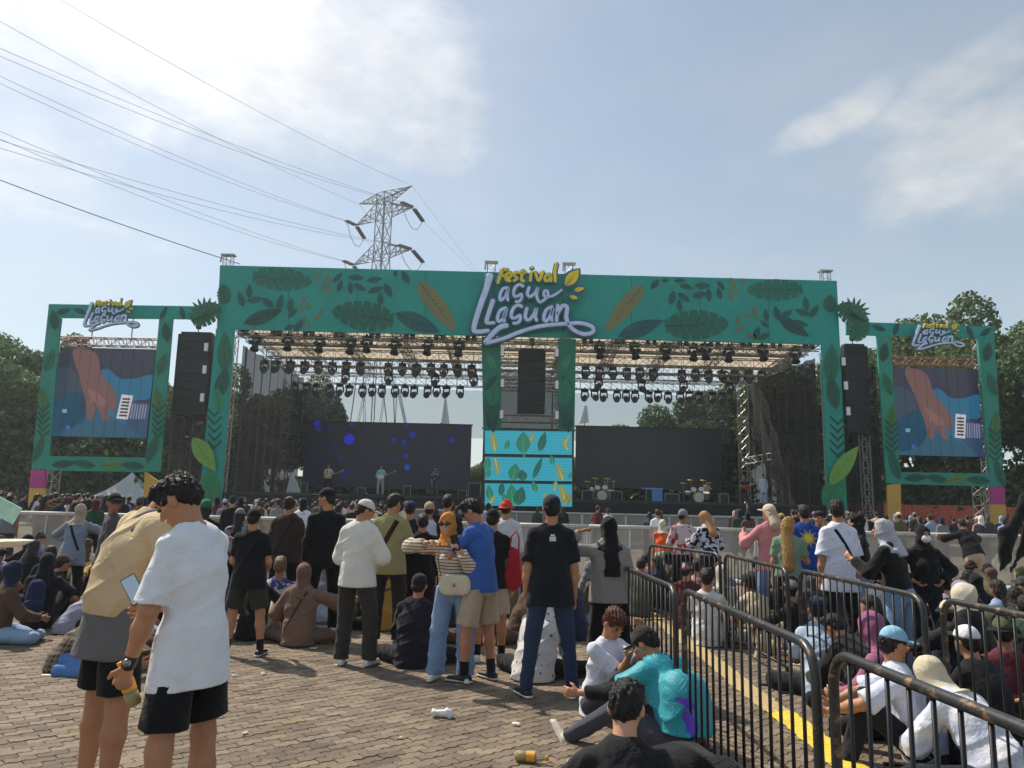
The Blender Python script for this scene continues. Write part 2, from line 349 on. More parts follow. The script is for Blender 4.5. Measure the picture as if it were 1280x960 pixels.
# ------------------------------------------------------------------ people: bodies and clothes as distance fields, meshed
A=lambda *v: np.array(v,dtype=np.float64)
def nrm(v): v=np.asarray(v,float); return v/max(1e-9,np.linalg.norm(v))
class Field:
    def __init__(s,lo,hi,h):
        s.h=h; s.lo=np.array(lo)-3*h; n=(np.ceil((np.array(hi)+3*h-s.lo)/h).astype(int)+1)
        s.ax=[(s.lo[i]+h*np.arange(n[i])).astype(np.float32) for i in range(3)]; s.v=np.full(tuple(n),1.,np.float32)
    def sl(s,lo,hi):
        r=[]
        for i in range(3):
            a=int(np.clip(np.floor((lo[i]-s.lo[i])/s.h),0,len(s.ax[i]))); b=int(np.clip(np.ceil((hi[i]-s.lo[i])/s.h)+1,0,len(s.ax[i])))
            if b<=a: return None
            r.append(slice(a,b))
        return tuple(r)
    def grid(s,q): return s.ax[0][q[0]][:,None,None],s.ax[1][q[1]][None,:,None],s.ax[2][q[2]][None,None,:]
    def dist(s,p,infl,q):
        X,Y,Z=s.grid(q)
        if p[0]=='e':
            _,c,r,M=p[:4]; r=np.asarray(r)+infl; x,y,z=X-c[0],Y-c[1],Z-c[2]
            if M is None: qx,qy,qz=x,y,z
            else: qx=x*M[0][0]+y*M[0][1]+z*M[0][2]; qy=x*M[1][0]+y*M[1][1]+z*M[1][2]; qz=x*M[2][0]+y*M[2][1]+z*M[2][2]
            return (np.sqrt((qx/r[0])**2+(qy/r[1])**2+(qz/r[2])**2)-1)*min(r)
        _,a,b,ra,rb,fl,cap=p[:7]
        ba=b-a; L2=max(1e-8,ba@ba); x,y,z=X-a[0],Y-a[1],Z-a[2]
        t=(x*ba[0]+y*ba[1]+z*ba[2])/L2; tc_=np.clip(t,0,1)
        dx,dy,dz=x-tc_*ba[0],y-tc_*ba[1],z-tc_*ba[2]
        if fl is not None:
            n,sq=fl; k=(dx*n[0]+dy*n[1]+dz*n[2])*(1/sq-1); dx=dx+k*n[0]; dy=dy+k*n[1]; dz=dz+k*n[2]
            d=(np.sqrt(dx*dx+dy*dy+dz*dz)-(ra+infl+tc_*(rb-ra)))*(.5+.5*sq)
        else: d=np.sqrt(dx*dx+dy*dy+dz*dz)-(ra+infl+tc_*(rb-ra))
        if cap is not None: d=np.maximum(d,(t-cap)*math.sqrt(L2))
        return d
    def bb(s,p,pad):
        if p[0]=='e': m=max(p[2])+pad; return p[1]-m,p[1]+m
        m=max(p[3],p[4])+pad; return np.minimum(p[1],p[2])-m,np.maximum(p[1],p[2])+m
    def add(s,p,infl=0.,k=.02):
        q=s.sl(*s.bb(p,infl+k+2.5*s.h))
        if q is None: return
        d=s.dist(p,infl,q); c=s.v[q]; h=np.clip(.5+.5*(c-d)/k,0,1); s.v[q]=c*(1-h)+d*h-k*h*(1-h)
    def sub(s,p,infl=0.,k=.01):
        q=s.sl(*s.bb(p,infl+k+2.5*s.h))
        if q is None: return
        d=-s.dist(p,infl,q); c=s.v[q]; h=np.clip(.5-.5*(c-d)/k,0,1); s.v[q]=c*(1-h)+d*h+k*h*(1-h)
    def plane(s,pt,n):   # keep the side where (x-pt).n < 0
        X,Y,Z=s.grid((slice(None),)*3); s.v=np.maximum(s.v,(X-pt[0])*n[0]+(Y-pt[1])*n[1]+(Z-pt[2])*n[2]).astype(np.float32)
    def folds(s,amp,f=1.,ph=0.,stretch=1.):
        X,Y,Z=s.grid((slice(None),)*3); Z=Z*stretch
        w1=np.sin(3.1*X+2.3*Z+ph)+.8*np.sin(4.7*Y-3.9*Z+2*ph); w2=np.sin(5.3*Z-2.9*X+3*ph)+.7*np.sin(6.1*X+4.1*Y+ph)
        a=np.sin(6*f*Z+9*f*X+2.2*w1+ph); b=np.sin(11*f*Z-7*f*X+5*f*Y+2.6*w2+2*ph); c=np.sin(21*f*(Z*.6+X)-9*Y+3.*w1)
        r=lambda q:(1-np.abs(q))**2
        m=.5+.5*np.sin(2.7*w2+5*Z)          # creases come and go
        s.v=s.v-(amp*(1.5*r(a)*m+1.1*r(b)*(1-.6*m)+.35*r(c)-.75)).astype(np.float32)
    def lumps(s,amp,f=1.,ph=0.):
        X,Y,Z=s.grid((slice(None),)*3); w=np.sin(31*X+ph)+np.sin(37*Y+2*ph)+np.sin(29*Z)
        s.v=s.v-(amp*(np.sin(110*f*X+1.9*w)*np.sin(120*f*Y+1.3*w+1)+.8*np.sin(150*f*Z+2.*w+60*f*X)*np.sin(95*f*(X+Y)-w)+.5*np.sin(230*f*(X-Z)+3*w)*np.sin(210*f*Y+2*w))).astype(np.float32)
    def mesh(s):
        V=s.v; S=V<0; n=V.shape
        sh=[(i,j,k) for i in(0,1) for j in(0,1) for k in(0,1)]
        def view(a,o): return a[o[0]:n[0]-1+o[0],o[1]:n[1]-1+o[1],o[2]:n[2]-1+o[2]]
        cnt=sum(view(S,o).astype(np.int8) for o in sh); act=(cnt>0)&(cnt<8); idx=np.argwhere(act)
        if len(idx)==0: return np.zeros((0,3)),np.zeros((0,4),int)
        ids=np.full(act.shape,-1,np.int32); ids[act]=np.arange(len(idx))
        cv={o:V[idx[:,0]+o[0],idx[:,1]+o[1],idx[:,2]+o[2]] for o in sh}
        P=np.zeros((len(idx),3)); C=np.zeros(len(idx))
        for o in sh:
            for a in range(3):
                if o[a]: continue
                o2=list(o); o2[a]=1; o2=tuple(o2); d0,d1=cv[o],cv[o2]; m=(d0<0)!=(d1<0)
                t=np.where(m,d0/np.where(m,d0-d1,1),0); 
                for b in range(3): P[:,b]+=np.where(m,(o[b] if b!=a else t),0)
                C+=m
        P=P/C[:,None]+idx; P=P*s.h+s.lo
        F=[]
        for a in range(3):
            b,c=(a+1)%3,(a+2)%3
            sl0=[slice(None)]*3; sl1=[slice(None)]*3; sl0[a]=slice(0,n[a]-1); sl1[a]=slice(1,n[a])
            for q in(b,c): sl0[q]=slice(1,n[q]-1); sl1[q]=slice(1,n[q]-1)
            s0,s1=S[tuple(sl0)],S[tuple(sl1)]; e=np.argwhere(s0!=s1); ins=s0[s0!=s1]
            e[:,b]+=1; e[:,c]+=1
            def cell(db,dc):
                q=e.copy(); q[:,b]-=db; q[:,c]-=dc; return ids[q[:,0],q[:,1],q[:,2]]
            f=np.stack([cell(1,1),cell(0,1),cell(0,0),cell(1,0)],1); f[~ins]=f[~ins][:,::-1]; F.append(f)
        return P,np.concatenate(F)
def merge(parts):
    Vs=[];Fs=[];I=[];b=0
    for (v,f),mi in parts: Vs.append(v); Fs.append(f+b); I.append(np.full(len(f),mi)); b+=len(v)
    return np.concatenate(Vs),np.concatenate(Fs),np.concatenate(I)
CN=lambda a,b,ra,rb=None,fl=None,cap=None:('c',np.asarray(a,float),np.asarray(b,float),ra,ra if rb is None else rb,fl,cap)
EL=lambda c,r,M=None:('e',np.asarray(c,float),r,M)

def skeleton(p):
    s=p.get('h',1.70)/1.72; fat=p.get('fat',1.); J={}
    ln=R(p.get('lean',0)); sd_=R(p.get('side',0)); hu=R(p.get('hunch',0)); tw=R(p.get('twist',0))
    U=nrm(A(math.sin(sd_),math.sin(ln),math.cos(ln)*math.cos(sd_))); U2=nrm(A(math.sin(sd_),math.sin(ln+hu),math.cos(ln+hu)))
    X=A(math.cos(tw),math.sin(tw),0); X=nrm(X-U2*(X@U2)); Fw=nrm(np.cross(U2,X)); Fp=nrm(np.cross(U,A(1,0,0)))
    J.update(s=s,U=U,U2=U2,X=X,F=Fw,Fp=Fp,fat=fat)
    P0=A(0,0,0); ch=P0+U*.30*s; nb=ch+U2*.20*s
    J['pel']=P0; J['chest']=ch; J['nb']=nb
    J['sh']=[nb-U2*.070*s+X*sx*.158*s*p.get('sw',1.) for sx in(-1,1)]
    hy,hp,hr=R(p.get('hyaw',0)),R(p.get('hpitch',0)),R(p.get('hroll',0))
    f0=A(-math.sin(hy),math.cos(hy),0); f0=nrm(X*f0[0]+nrm(A(Fw[0],Fw[1],0))*f0[1]) 
    hf=nrm(f0*math.cos(hp)-A(0,0,1)*math.sin(hp)); hx=nrm(np.cross(f0,A(0,0,1))); hup=nrm(np.cross(hx,hf)); hx,hup=nrm(hx*math.cos(hr)+hup*math.sin(hr)),nrm(hup*math.cos(hr)-hx*math.sin(hr))
    J['hM']=[hx,hf,hup]; J['hc']=nb+(U2*.5+hup*.5+hf*.12)*.168*s
    H=lambda x,y,z:J['hc']+(hx*x+hf*y+hup*z)*s
    J['H']=H
    dflt_a=[((-.16,.02,-1),(-.05,.16,-1)),((.16,.02,-1),(.05,.16,-1))]
    al=p.get('arms',[None,None]); J['arm']=[]
    for i in(0,1):
        ua,fa=al[i] if al[i] else dflt_a[i]
        ua=nrm(A(*ua)); fa=nrm(A(*fa)); e=J['sh'][i]+ua*.285*s; wr=e+fa*.25*s; J['arm'].append((J['sh'][i],e,wr,fa))
    dl=[((-.10,.03,-1),(-.02,-.05,-1)),((.10,.03,-1),(.02,-.05,-1))]
    ll=p.get('legs',[None,None]); J['leg']=[]
    for i in(0,1):
        th,sn=ll[i] if ll[i] else dl[i]
        th=nrm(A(*th)); sn=nrm(A(*sn)); h=P0+A((-.092,.092)[i]*s,0,-.03*s); k=h+th*.42*s; a=k+sn*.41*s; J['leg'].append((h,k,a,th,sn))
    z=p.get('pz'); 
    dz=(z*s if z is not None else -min(l[2][2] for l in J['leg'])+.085*s)
    def mv(o): 
        if isinstance(o,np.ndarray): return o+A(0,0,dz)
        return o
    for k in('pel','chest','nb','hc'): J[k]=mv(J[k])
    J['sh']=[mv(q) for q in J['sh']]; J['arm']=[(mv(a),mv(b),mv(c),d) for a,b,c,d in J['arm']]; J['leg']=[(mv(a),mv(b),mv(c),d,e) for a,b,c,d,e in J['leg']]
    hc=J['hc']; J['H']=lambda x,y,z_:hc+(hx*x+hf*y+hup*z_)*s
    return J
def prims(p,J):
    s=J['s']; f=J['fat']; flt=(J['F'],.68); flp=(J['Fp'],.74); X=J['X']; g={}
    fem=p.get('fem',0); hw=(.135+.012*fem)*f
    pel,ch,nb=J['pel'],J['chest'],J['nb']
    wa=pel+(ch-pel)*.45
    g['torso']=[CN(pel-J['U']*.02*s,wa,hw*s,(.128-.012*fem)*s*f,flp),CN(wa,ch,(.128-.012*fem)*s*f,.150*s*f**.5,flt),CN(ch,nb-J['U2']*.09*s,.150*s*f**.5,.13*s,flt),
        CN(J['sh'][0]+X*.02*s,J['sh'][1]-X*.02*s,.052*s),CN(nb-J['U2']*.085*s,nb+J['U2']*.015*s,.105*s,.05*s,flt)]
    if fem: g['torso']+=[EL(ch+J['F']*.085*s+X*sx*.06*s-J['U2']*.02*s,(.065*s,)*3) for sx in(-1,1)]
    g['torso'].append(EL(pel-J['Fp']*.05*s-J['U']*.03*s,(.13*s*f,.10*s*f,.11*s)))
    for i in(0,1):
        a,e,w_,fa=J['arm'][i]; g['ua%d'%i]=[CN(a,e,.050*s*f**.5,.039*s*f**.5)]; g['fa%d'%i]=[CN(e,e+(w_-e)*.35,.040*s,.042*s),CN(e+(w_-e)*.35,w_,.041*s,.025*s)]
        h,k,an,th,sn=J['leg'][i]; g['th%d'%i]=[CN(h,k,.088*s*f**.6,.057*s*f**.4)]; g['sn%d'%i]=[CN(k,k+(an-k)*.35,.055*s,.057*s),CN(k+(an-k)*.35,an,.055*s,.036*s)]
    return g
def hand(p,J,i,near):
    s=J['s']; a,e,w_,fa=J['arm'][i]; o=[]
    hd=p.get('hands',[None,None])[i] or {}
    d=nrm(A(*hd['d'])) if 'd' in hd else fa
    pn=A(*hd['n']) if 'n' in hd else A((1,-1)[i]*.9,.3,.1)   # palm normal
    pn=nrm(pn-d*(pn@d)); sd_=nrm(np.cross(d,pn)); curl=hd.get('curl',.45); th_side=(1 if (sd_@A(*hd.get('thumb',(0,1,.25))))>0 else -1)
    pc=w_+d*.048*s; o.append(CN(w_,pc+d*.035*s,.024*s,.034*s,(pn,.5)))
    r=.0088*s if near else .011*s
    for q,(off,ln) in enumerate(((-.030,.80),(-.010,.97),(.010,1.),(.029,.92))):
        off=off*th_side; c=curl*(1+.12*q-.2); b=w_+d*.088*s+sd_*off*s
        d1=nrm(d*math.cos(c)+pn*math.sin(c)+sd_*off*2); d2=nrm(d*math.cos(2.1*c)+pn*math.sin(2.1*c)); d3=nrm(d*math.cos(2.9*c)+pn*math.sin(2.9*c))
        m=b+d1*.038*ln*s; t=m+d2*.024*ln*s; o+= [CN(b-d*.012*s,m,r*1.12,r),CN(m,t,r,r*.95),CN(t,t+d3*.016*ln*s,r*.95,r*.8)]
    b=w_+d*.028*s+sd_*th_side*.026*s; t1=nrm(d*.62+sd_*th_side*.7+pn*.35); t2=nrm(d*.85+sd_*th_side*.25+pn*.45)
    m=b+t1*.036*s; o+=[CN(b-t1*.01,m,r*1.45,r*1.2),CN(m,m+t2*.032*s,r*1.2,r*.95)]
    return o,pc,pn,d
def bake(pr,h,k=.02,infl=0.,fold=0.,ff=1.,subs=(),planes=(),ph=0.,stretch=1.,lump=0.):
    lo=np.min([Field.bb(None,p,infl)[0] for p in pr],0); hi=np.max([Field.bb(None,p,infl)[1] for p in pr],0)
    F=Field(lo,hi,h)
    for p in pr:
        F.add(p,infl,p[7] if len(p)>7 else k)
    if fold: F.folds(fold,ff,ph,stretch)
    if lump: F.lumps(lump,ff if not fold else 1.,ph)
    for q in subs: F.sub(*q)
    for pt,n in planes: F.plane(pt,nrm(n))
    # drop anything touching the grid edge
    F.v[[0,-1]]=1; F.v[:,[0,-1]]=1; F.v[:,:,[0,-1]]=1
    return F.mesh()
SK=[(198,150,118),(176,124,92),(150,102,74)]
def skin(i=1): return mat('skin',SK[i],.55,kind='skin')
def fab(c,**kw): return mat('fabric',c,.9,kind='fabric',spec=.2,**kw)
def hairm(c=(26,20,18),**kw): return mat('hair',c,.5,kind='hair',spec=.35,**kw)
BLK=(27,27,31)
def cloth_meshes(p,h,near):
    """list of (part name, (V,F), material, sub-part-of or None)"""
    J=skeleton(p); g=prims(p,J); s=J['s']; out=[]; H=J['H']; hx,hf,hup=J['hM']; M=J['hM']
    rot=[hx,hf,hup]
    # ---- body
    def slim(L,k): return [(CN(q[1],q[2],q[3]*k,q[4]*k,q[5],q[6]) if q[0]=='c' else EL(q[1],tuple(x*k for x in q[2]),q[3])) for q in L]
    g0=g; g=dict(g0); 
    if p.get('shirt'): g['torso']=slim(g0['torso'][:4],.82)+slim(g0['torso'][4:5],.93)+slim(g0['torso'][5:],.7)
    for i in(0,1):
        if p.get('trousers'): g['th%d'%i]=slim(g0['th%d'%i],.80 if p.get('leglen',1)>.6 else .93); g['sn%d'%i]=slim(g0['sn%d'%i],.78) if p.get('leglen',1)>.8 else g0['sn%d'%i]
        if p.get('sleeve',.75)>1 and p.get('shirt'): g['ua%d'%i]=slim(g0['ua%d'%i],.85)
    pr=list(g['torso'])
    hd=[CN(J['nb']-J['U2']*.02*s,H(0,-.022,-.05),.056*s,.051*s),EL(H(0,-.008,.022),(.072*s,.092*s,.088*s),rot),EL(H(0,.022,-.042),(.055*s,.066*s,.068*s),rot),EL(H(0,.068,-.088),(.024*s,.020*s,.02*s),rot)]
    pr+=hd
    for i in(0,1): pr+=g['ua%d'%i]+g['fa%d'%i]+g['th%d'%i]+g['sn%d'%i]
    det=[]
    if near or p.get('face'):
        det=[CN(H(0,.086,.012),H(0,.108,-.026),.008*s,.0125*s),CN(H(-.03,.078,.028),H(.03,.078,.028),.011*s),CN(H(-.017,.082,-.055),H(.017,.082,-.055),.008*s),CN(H(-.014,.08,-.066),H(.014,.08,-.066),.008*s)]
        det+=[EL(H(sx*.046,.052,-.018),(.022*s,.024*s,.022*s),rot) for sx in(-1,1)]
    det+=[EL(H(sx*.076,-.006,-.012),(.011*s,.020*s,.030*s),rot) for sx in(-1,1)]
    pr+=[tuple(list(d)+[None]*(7-len(d))+[.012]) for d in det]
    hands=[]
    for i in(0,1):
        o,pc,pn,d=hand(p,J,i,near); hands.append((pc,pn,d))
        if h>.02: pr.append(CN(J['arm'][i][2],J['arm'][i][2]+d*.13*s,.03*s,.024*s,(pn,.6)))
        else: pr+=[tuple(list(q)[:7]+[.006 if near else .008]) for q in o]
    if p.get('barefoot'): 
        for i in(0,1):
            an=J['leg'][i][2]; pr+=[CN(an-A(0,.02,.05)*s,an+A(0,.13,-.055)*s,.034*s,.026*s)]
    subs=[(EL(H(sx*.031,.098,.008),(.014*s,.012*s,.010*s),rot),0,.012) for sx in(-1,1)] if (near or p.get('face')) else []
    out.append(('body',bake(pr,h,.028,0,0,subs=subs),skin(p.get('skin',1)),None)); g=g0
    ph=p.get('seed',1)*1.7
    lo_=p.get('loose',.018)
    # ---- trousers / shorts
    t=p.get('trousers')
    if t:
        pr=[q for q in g['torso'][:1]]+[g['torso'][-1]]; wide=p.get('wide',0); pl=[]
        cut=p.get('leglen',1.)
        for i in(0,1):
            hh,k,an,th,sn=J['leg'][i]
            if cut<.75:
                kk=hh+(k-hh)*cut/.5 if cut<=.5 else k+(an-k)*(cut-.5)*2
                if cut<=.5: pr.append(CN(hh,hh+(k-hh),.088*s*J['fat']**.6,.082*s+wide,None,cut/.5))
                else: pr+=[CN(hh,k,.088*s,.07*s+wide),CN(k,an,.07*s+wide,.068*s+wide,None,(cut-.5)*2)]
            else:
                pr+=[CN(hh,k,.09*s*J['fat']**.6,.060*s+wide*.6),CN(k,an+(an-k)*.1,.060*s+wide*.6,.044*s+wide,None,.97)]
        out.append(('shorts' if cut<.75 else 'trousers',bake(pr,h,.02,.012,.007*(1+wide*12),1.3,planes=[] if p.get('pz') is not None else [(J['pel']+J['U']*min(.06,.035-p.get('hem',.06))*s,J['U'])],ph=ph),t,None))
    if p.get('skirt'):
        a=J['pel']+J['U']*.05*s; pr=[CN(J['pel']+A(0,0,.02),A(0,0,.12)*1,.13*s,p.get('skw',.2)*s,None,1.0)]
        if p.get('pz') is not None:
            pr=[CN(J['leg'][i][0],J['leg'][i][1],.12*s,.10*s) for i in(0,1)]+[CN(J['leg'][i][1],J['leg'][i][2],.10*s,.10*s) for i in(0,1)]+[EL(J['pel']+A(0,.0,-.02),(.24*s,.22*s,.15*s))]
            out.append(('skirt',bake(pr,h,.10,.0,.012,.8,planes=[(A(0,0,.004),A(0,0,-1))],ph=ph),p['skirt'],None))
        else: out.append(('skirt',bake(pr,h,.06,.0,.018,.9,stretch=.15,planes=[],ph=ph),p['skirt'],None))
    # ---- shoes
    if p.get('shoes'):
        V=[];W=[]
        for i in(0,1):
            hh,k,an,th,sn=J['leg'][i]; 
            fd=p.get('feet',[None,None])[i]
            fd=nrm(A(*fd)) if fd else nrm(A((-.25,.25)[i],1,0)); up=-sn if p.get('pz') is not None else A(0,0,1)
            if abs(up@fd)>.7: up=A(0,0,1)
            up=nrm(up-fd*(up@fd)); hl=an-up*.045*s-fd*.045*s; to=an-up*.055*s+fd*.150*s
            V+=[CN(hl,hl+fd*.06*s,.037*s,.037*s),CN(hl+fd*.05*s,to,.036*s,.027*s,(up,.9)),CN(an-up*.03*s,an+up*.01*s,.042*s,.038*s)]
            sx=nrm(np.cross(fd,up)); W+=[CN(hl-up*.024*s-fd*.008,to-up*.012*s+fd*.006,.040*s,.036*s,(up,.35))]
        out.append(('shoe',bake(V,min(h,.012),.012),p['shoes'],None))
        out.append(('sole',bake(W,min(h,.010),.004),p.get('sole',mat('rubber_sole',(205,203,198),.7,kind='rough')),'shoe'))
        if p.get('socks'):
            out.append(('sock',bake([CN(J['leg'][i][2]+A(0,0,.0),J['leg'][i][2]-J['leg'][i][4]*.10*s,.043*s,.046*s) for i in(0,1)],min(h,.012),.01),p['socks'],None))
    # ---- shirt
    if p.get('shirt'):
        hem=p.get('hem',.06); fl=p.get('flare',.0); flp=(J['Fp'],.80)
        tz=g['torso']; sh0=CN(J['sh'][0]+J['X']*.02*s,J['sh'][1]-J['X']*.02*s,.052*s-(lo_-.010)); pr=[tz[0],tz[1],tz[2],sh0,CN(J['nb']-J['U2']*.085*s,J['nb']+J['U2']*.015*s,.105*s-(lo_-.012),.05*s-(lo_-.012),(J['F'],.68))]+(tz[5:7] if p.get('fem') else [])
        pr.append(CN(J['pel']+J['U']*.22*s,J['pel']-J['U']*(hem+.09)*s,(.138)*s*J['fat'],(.158+fl)*s*J['fat'],flp)); pr.append(CN(J['pel']-J['Fp']*.045*s+J['U']*.05*s,J['pel']-J['Fp']*.05*s-J['U']*(hem+.05)*s,.115*s*J['fat'],.125*s*J['fat'],flp))
        if p.get('pz') is None and hem>.03: pr+=[CN(J['leg'][i][0]+J['U']*.06*s,J['leg'][i][0]+(J['leg'][i][1]-J['leg'][i][0])*.35-J['U']*.02*s,.085*s*J['fat']**.6-max(0,lo_-.018),.098*s*J['fat']**.6-max(0,lo_-.018)) for i in(0,1)]
        if p.get('pz') is not None: pr.append(EL(J['pel']+J['U']*.05*s-J['Fp']*.03*s,(.135*s*J['fat'],.11*s,.14*s)))
        sl=p.get('sleeve',.75); 
        for i in(0,1):
            a,e,w_,fa=J['arm'][i]; lo2=p.get('sloose',.012)-(lo_-.006)
            if sl<=1: pr.append(CN(a,e,.052*s*J['fat']**.5-(lo_-.010),(.054)*s+lo2,None,sl))
            else: pr+=[CN(a,e,.054*s-(lo_-.010),.047*s+lo2),CN(e,w_,.046*s+lo2,.033*s+lo2,None,(sl-1))]
        nk=p.get('neck',.060)
        subs=[(CN(J['nb']+J['U2']*.0-J['F']*.0,H(0,-.02,-.03)+hup*.1,nk*s,nk*s),0,.006)] if nk else []
        pl=[(J['pel']-J['U']*hem*s,-J['U'])]
        if p.get('pz') is not None: pl=[(A(0,0,.01),A(0,0,-1))]
        out.append((p.get('shirtname','shirt'),bake(pr,h,.03,lo_,p.get('fold',.010),p.get('ff',1.15),subs=subs,planes=pl,ph=ph),p['shirt'],None))
        if nk and h<.02:
            out.append(('collar',bake([CN(J['nb']-J['U2']*.012*s-J['F']*.004,J['nb']+J['U2']*(.028 if not p.get('bigcollar') else .06)*s+J['F']*.006,(nk+.012)*s,(nk+.004)*s)],h,.01,0,0,subs=[(CN(J['nb']-J['U2']*.1,J['nb']+J['U2']*.2,(nk-.004)*s),0,.003)],planes=[(J['nb']+J['U2']*(.012 if not p.get('bigcollar') else .05)*s,J['U2']-J['F']*.35)]),p['shirt'],out[-1][0]))
    # ---- hair and headwear
    hk=p.get('hair')
    if hk:
        hm=p.get('hairmat') or hairm(); sub=[(EL(H(0,.085,-.055),(.078*s,.07*s,.088*s),rot),0,.012)]
        ln=p.get('hairlen',.0); top=.020 if near or h<.02 else .016
        pr=[EL(H(0,-.012,.028),(.077*s,.097*s,.090*s),rot),EL(H(0,-.058,-.02),(.058*s,.042*s,.055*s),rot)]
        if hk=='short': pr+=[EL(H(0,.03,.092),(.066*s,.07*s,.035*s),rot)]; sub+=[(EL(H(sx*.08,.012,-.04),(.02*s,.034*s,.045*s),rot),0,.008) for sx in(-1,1)]
        if hk=='curly': pr+=[EL(H(0,-.002,.086),(.078*s,.096*s,.046*s),rot),EL(H(0,.055,.082),(.060*s,.046*s,.034*s),rot)]; sub+=[(EL(H(sx*.085,.010,-.045),(.02*s,.034*s,.050*s),rot),0,.008) for sx in(-1,1)]
        if hk=='long': pr+=[CN(H(0,-.06,-.02),J['nb']-J['F']*.165*s-J['U2']*(ln)*s,.070*s,.075*s,(J['F'],.5)),EL(H(0,-.05,-.04),(.085*s,.06*s,.09*s),rot)]
        if hk=='bun': pr+=[EL(H(0,-.10,.05),(.05*s,.045*s,.045*s),rot)]
        F_=(.009 if hk=='curly' else .0055); hp_=[(H(0,0,.034 if p.get('capkind')!='beanie' else .008),hup)] if p.get('cap') else []
        out.append(('hair',bake(pr,min(h,.009 if not near else .0065) if h<.02 else h,.02,.002,0,1.55 if hk=='curly' else 1.2,lump=(.0055 if hk=='curly' else .0048 if near else .0035) if h<.02 else 0,subs=sub if hk!='long' else sub[:1],planes=hp_,ph=ph),hm,None))
    cp=p.get('cap')
    if cp:
        kind=p.get('capkind','cap'); bz=.030 if kind!='beanie' else .0
        pr=[EL(H(0,-.008,.035),(.083*s,.102*s,.092*s),rot)]
        pl=[(H(0,0,bz),-hup)]
        m_=bake(pr,min(h,.014),.02,0,.002,2,planes=pl,ph=ph)
        out.append(('cap' if kind=='cap' else kind,m_,cp,None))
        sgn=-1 if p.get('capback') else 1
        if kind=='cap': out.append(('brim',bake([EL(H(0,sgn*.125,.034),(.068*s,.070*s,.011*s),[hx,nrm(hf-hup*-.12*sgn),nrm(hup+hf*-.12*sgn)])],min(h,.008),.01),p.get('brimmat',cp),'cap'))
        if kind=='bucket_hat': out.append(('brim',bake([CN(H(0,-.008,.055),H(0,-.008,.0),.088*s,.128*s,None,1.)],min(h,.012),.01,0,.003,2,subs=[(CN(H(0,-.008,.05),H(0,-.008,-.05),.086*s,.118*s),0,.003)]),cp,'bucket_hat'))
    sc_=p.get('scarf')
    if sc_:
        dr=p.get('drape',.16)
        pr=[EL(H(0,-.014,.020),(.083*s,.104*s,.100*s),rot),EL(H(0,.012,-.05),(.068*s,.078*s,.072*s),rot),
            CN(H(0,-.012,-.05),J['nb']+J['U2']*.0*s,.068*s,.078*s,(J['F'],.95)),
            CN(J['nb']+J['U2']*.0*s,J['nb']-J['U2']*(dr*.75+.02)*s,.092*s,.168*s,(J['F'],.76),.95)]
        pr+=[CN(J['nb']-J['U2']*.05*s-J['X']*.10*s,J['nb']-J['U2']*.05*s+J['X']*.10*s,.055*s)]
        if p.get('tail'): pr.append(CN(H(0,-.075,-.01),J['nb']-J['F']*.135*s-J['U2']*p['tail']*s,.060*s,.088*s,(J['F'],.5),.98))
        fo=EL(H(0,.112,-.028),(.058*s,.05*s,.078*s),rot)
        out.append(('headscarf',bake(pr,min(h,.012) if h<.02 else h,.035,.006,.0085,1.7,subs=[(fo,0,.01)],ph=ph),sc_,None))
    if near or p.get('face'):
        if p.get('eyes',1):
            e=MB()
            for sx in(-1,1):
                out.append(('eyebrow',bake([CN(H(sx*.018,.094,.030),H(sx*.044,.083,.032),.004*s)],.004,.002),hairm(),None))
                out.append(('eye',bake([EL(H(sx*.031,.086,.008),(.013*s,.010*s,.008*s),rot)],.004,.002),mat('eye',(48,38,34),.25),None))
            out.append(('lips',bake([CN(H(-.018,.087,-.060),H(.018,.087,-.060),.0065*s)],.004,.002),mat('lips',(150,84,76),.5),None))
    if p.get('shades'):
        out.append(('sunglasses',bake([EL(H(sx*.034,.101,.008),(.029*s,.009*s,.023*s),rot) for sx in(-1,1)]+[CN(H(-.012,.105,.012),H(.012,.105,.012),.004)]+[CN(H(sx*.055,.098,.012),H(sx*.08,.0,.0),.0045) for sx in(-1,1)],.004,.004),mat('dark_lens',(12,12,14),.08,spec=.8),None))
    if p.get('mask'):
        out.append(('face_mask',bake([EL(H(0,.062,-.050),(.064*s,.060*s,.052*s),rot)],min(h,.01),.01,0,.0015,3),p['mask'],None))
    p['_out']=out
    for e in p.get('extra',[]):
        r=e(J,g,h,hands,p)
        if r: out+=r
    return out,J,hands
def person(p,loc,yaw,label,h=.012,near=False,group=None):
    parts,J,hands=cloth_meshes(p,h,near)
    root=thing('person',label,'person',loc,R(yaw),group); made={}
    for nm,(V,F),m,par in parts:
        if len(V)==0: continue
        if nm in('shoe','sole') and V[:,0].max()-V[:,0].min()>.15 and p.get('pz') is None:
            for sg in(-1,1):
                sel=V[:,0]*sg>0; fs=sel[F].all(1); mp_=np.cumsum(sel)-1; vv=V[sel]; ff=mp_[F[fs]]
                if len(vv): o=mk(nm,vv,ff,m,made.get(('shoe',sg)) if nm=='sole' and ('shoe',sg) in made else root); made[(nm,sg)]=o
            continue
        o=mk(nm,V,F,m,made.get(par,root) if par else root); made[nm]=o
    root['_']=0; del root['_']
    W=Matrix.Translation(loc)@Matrix.Rotation(R(yaw),4,'Z')
    return root,J,made,W,hands
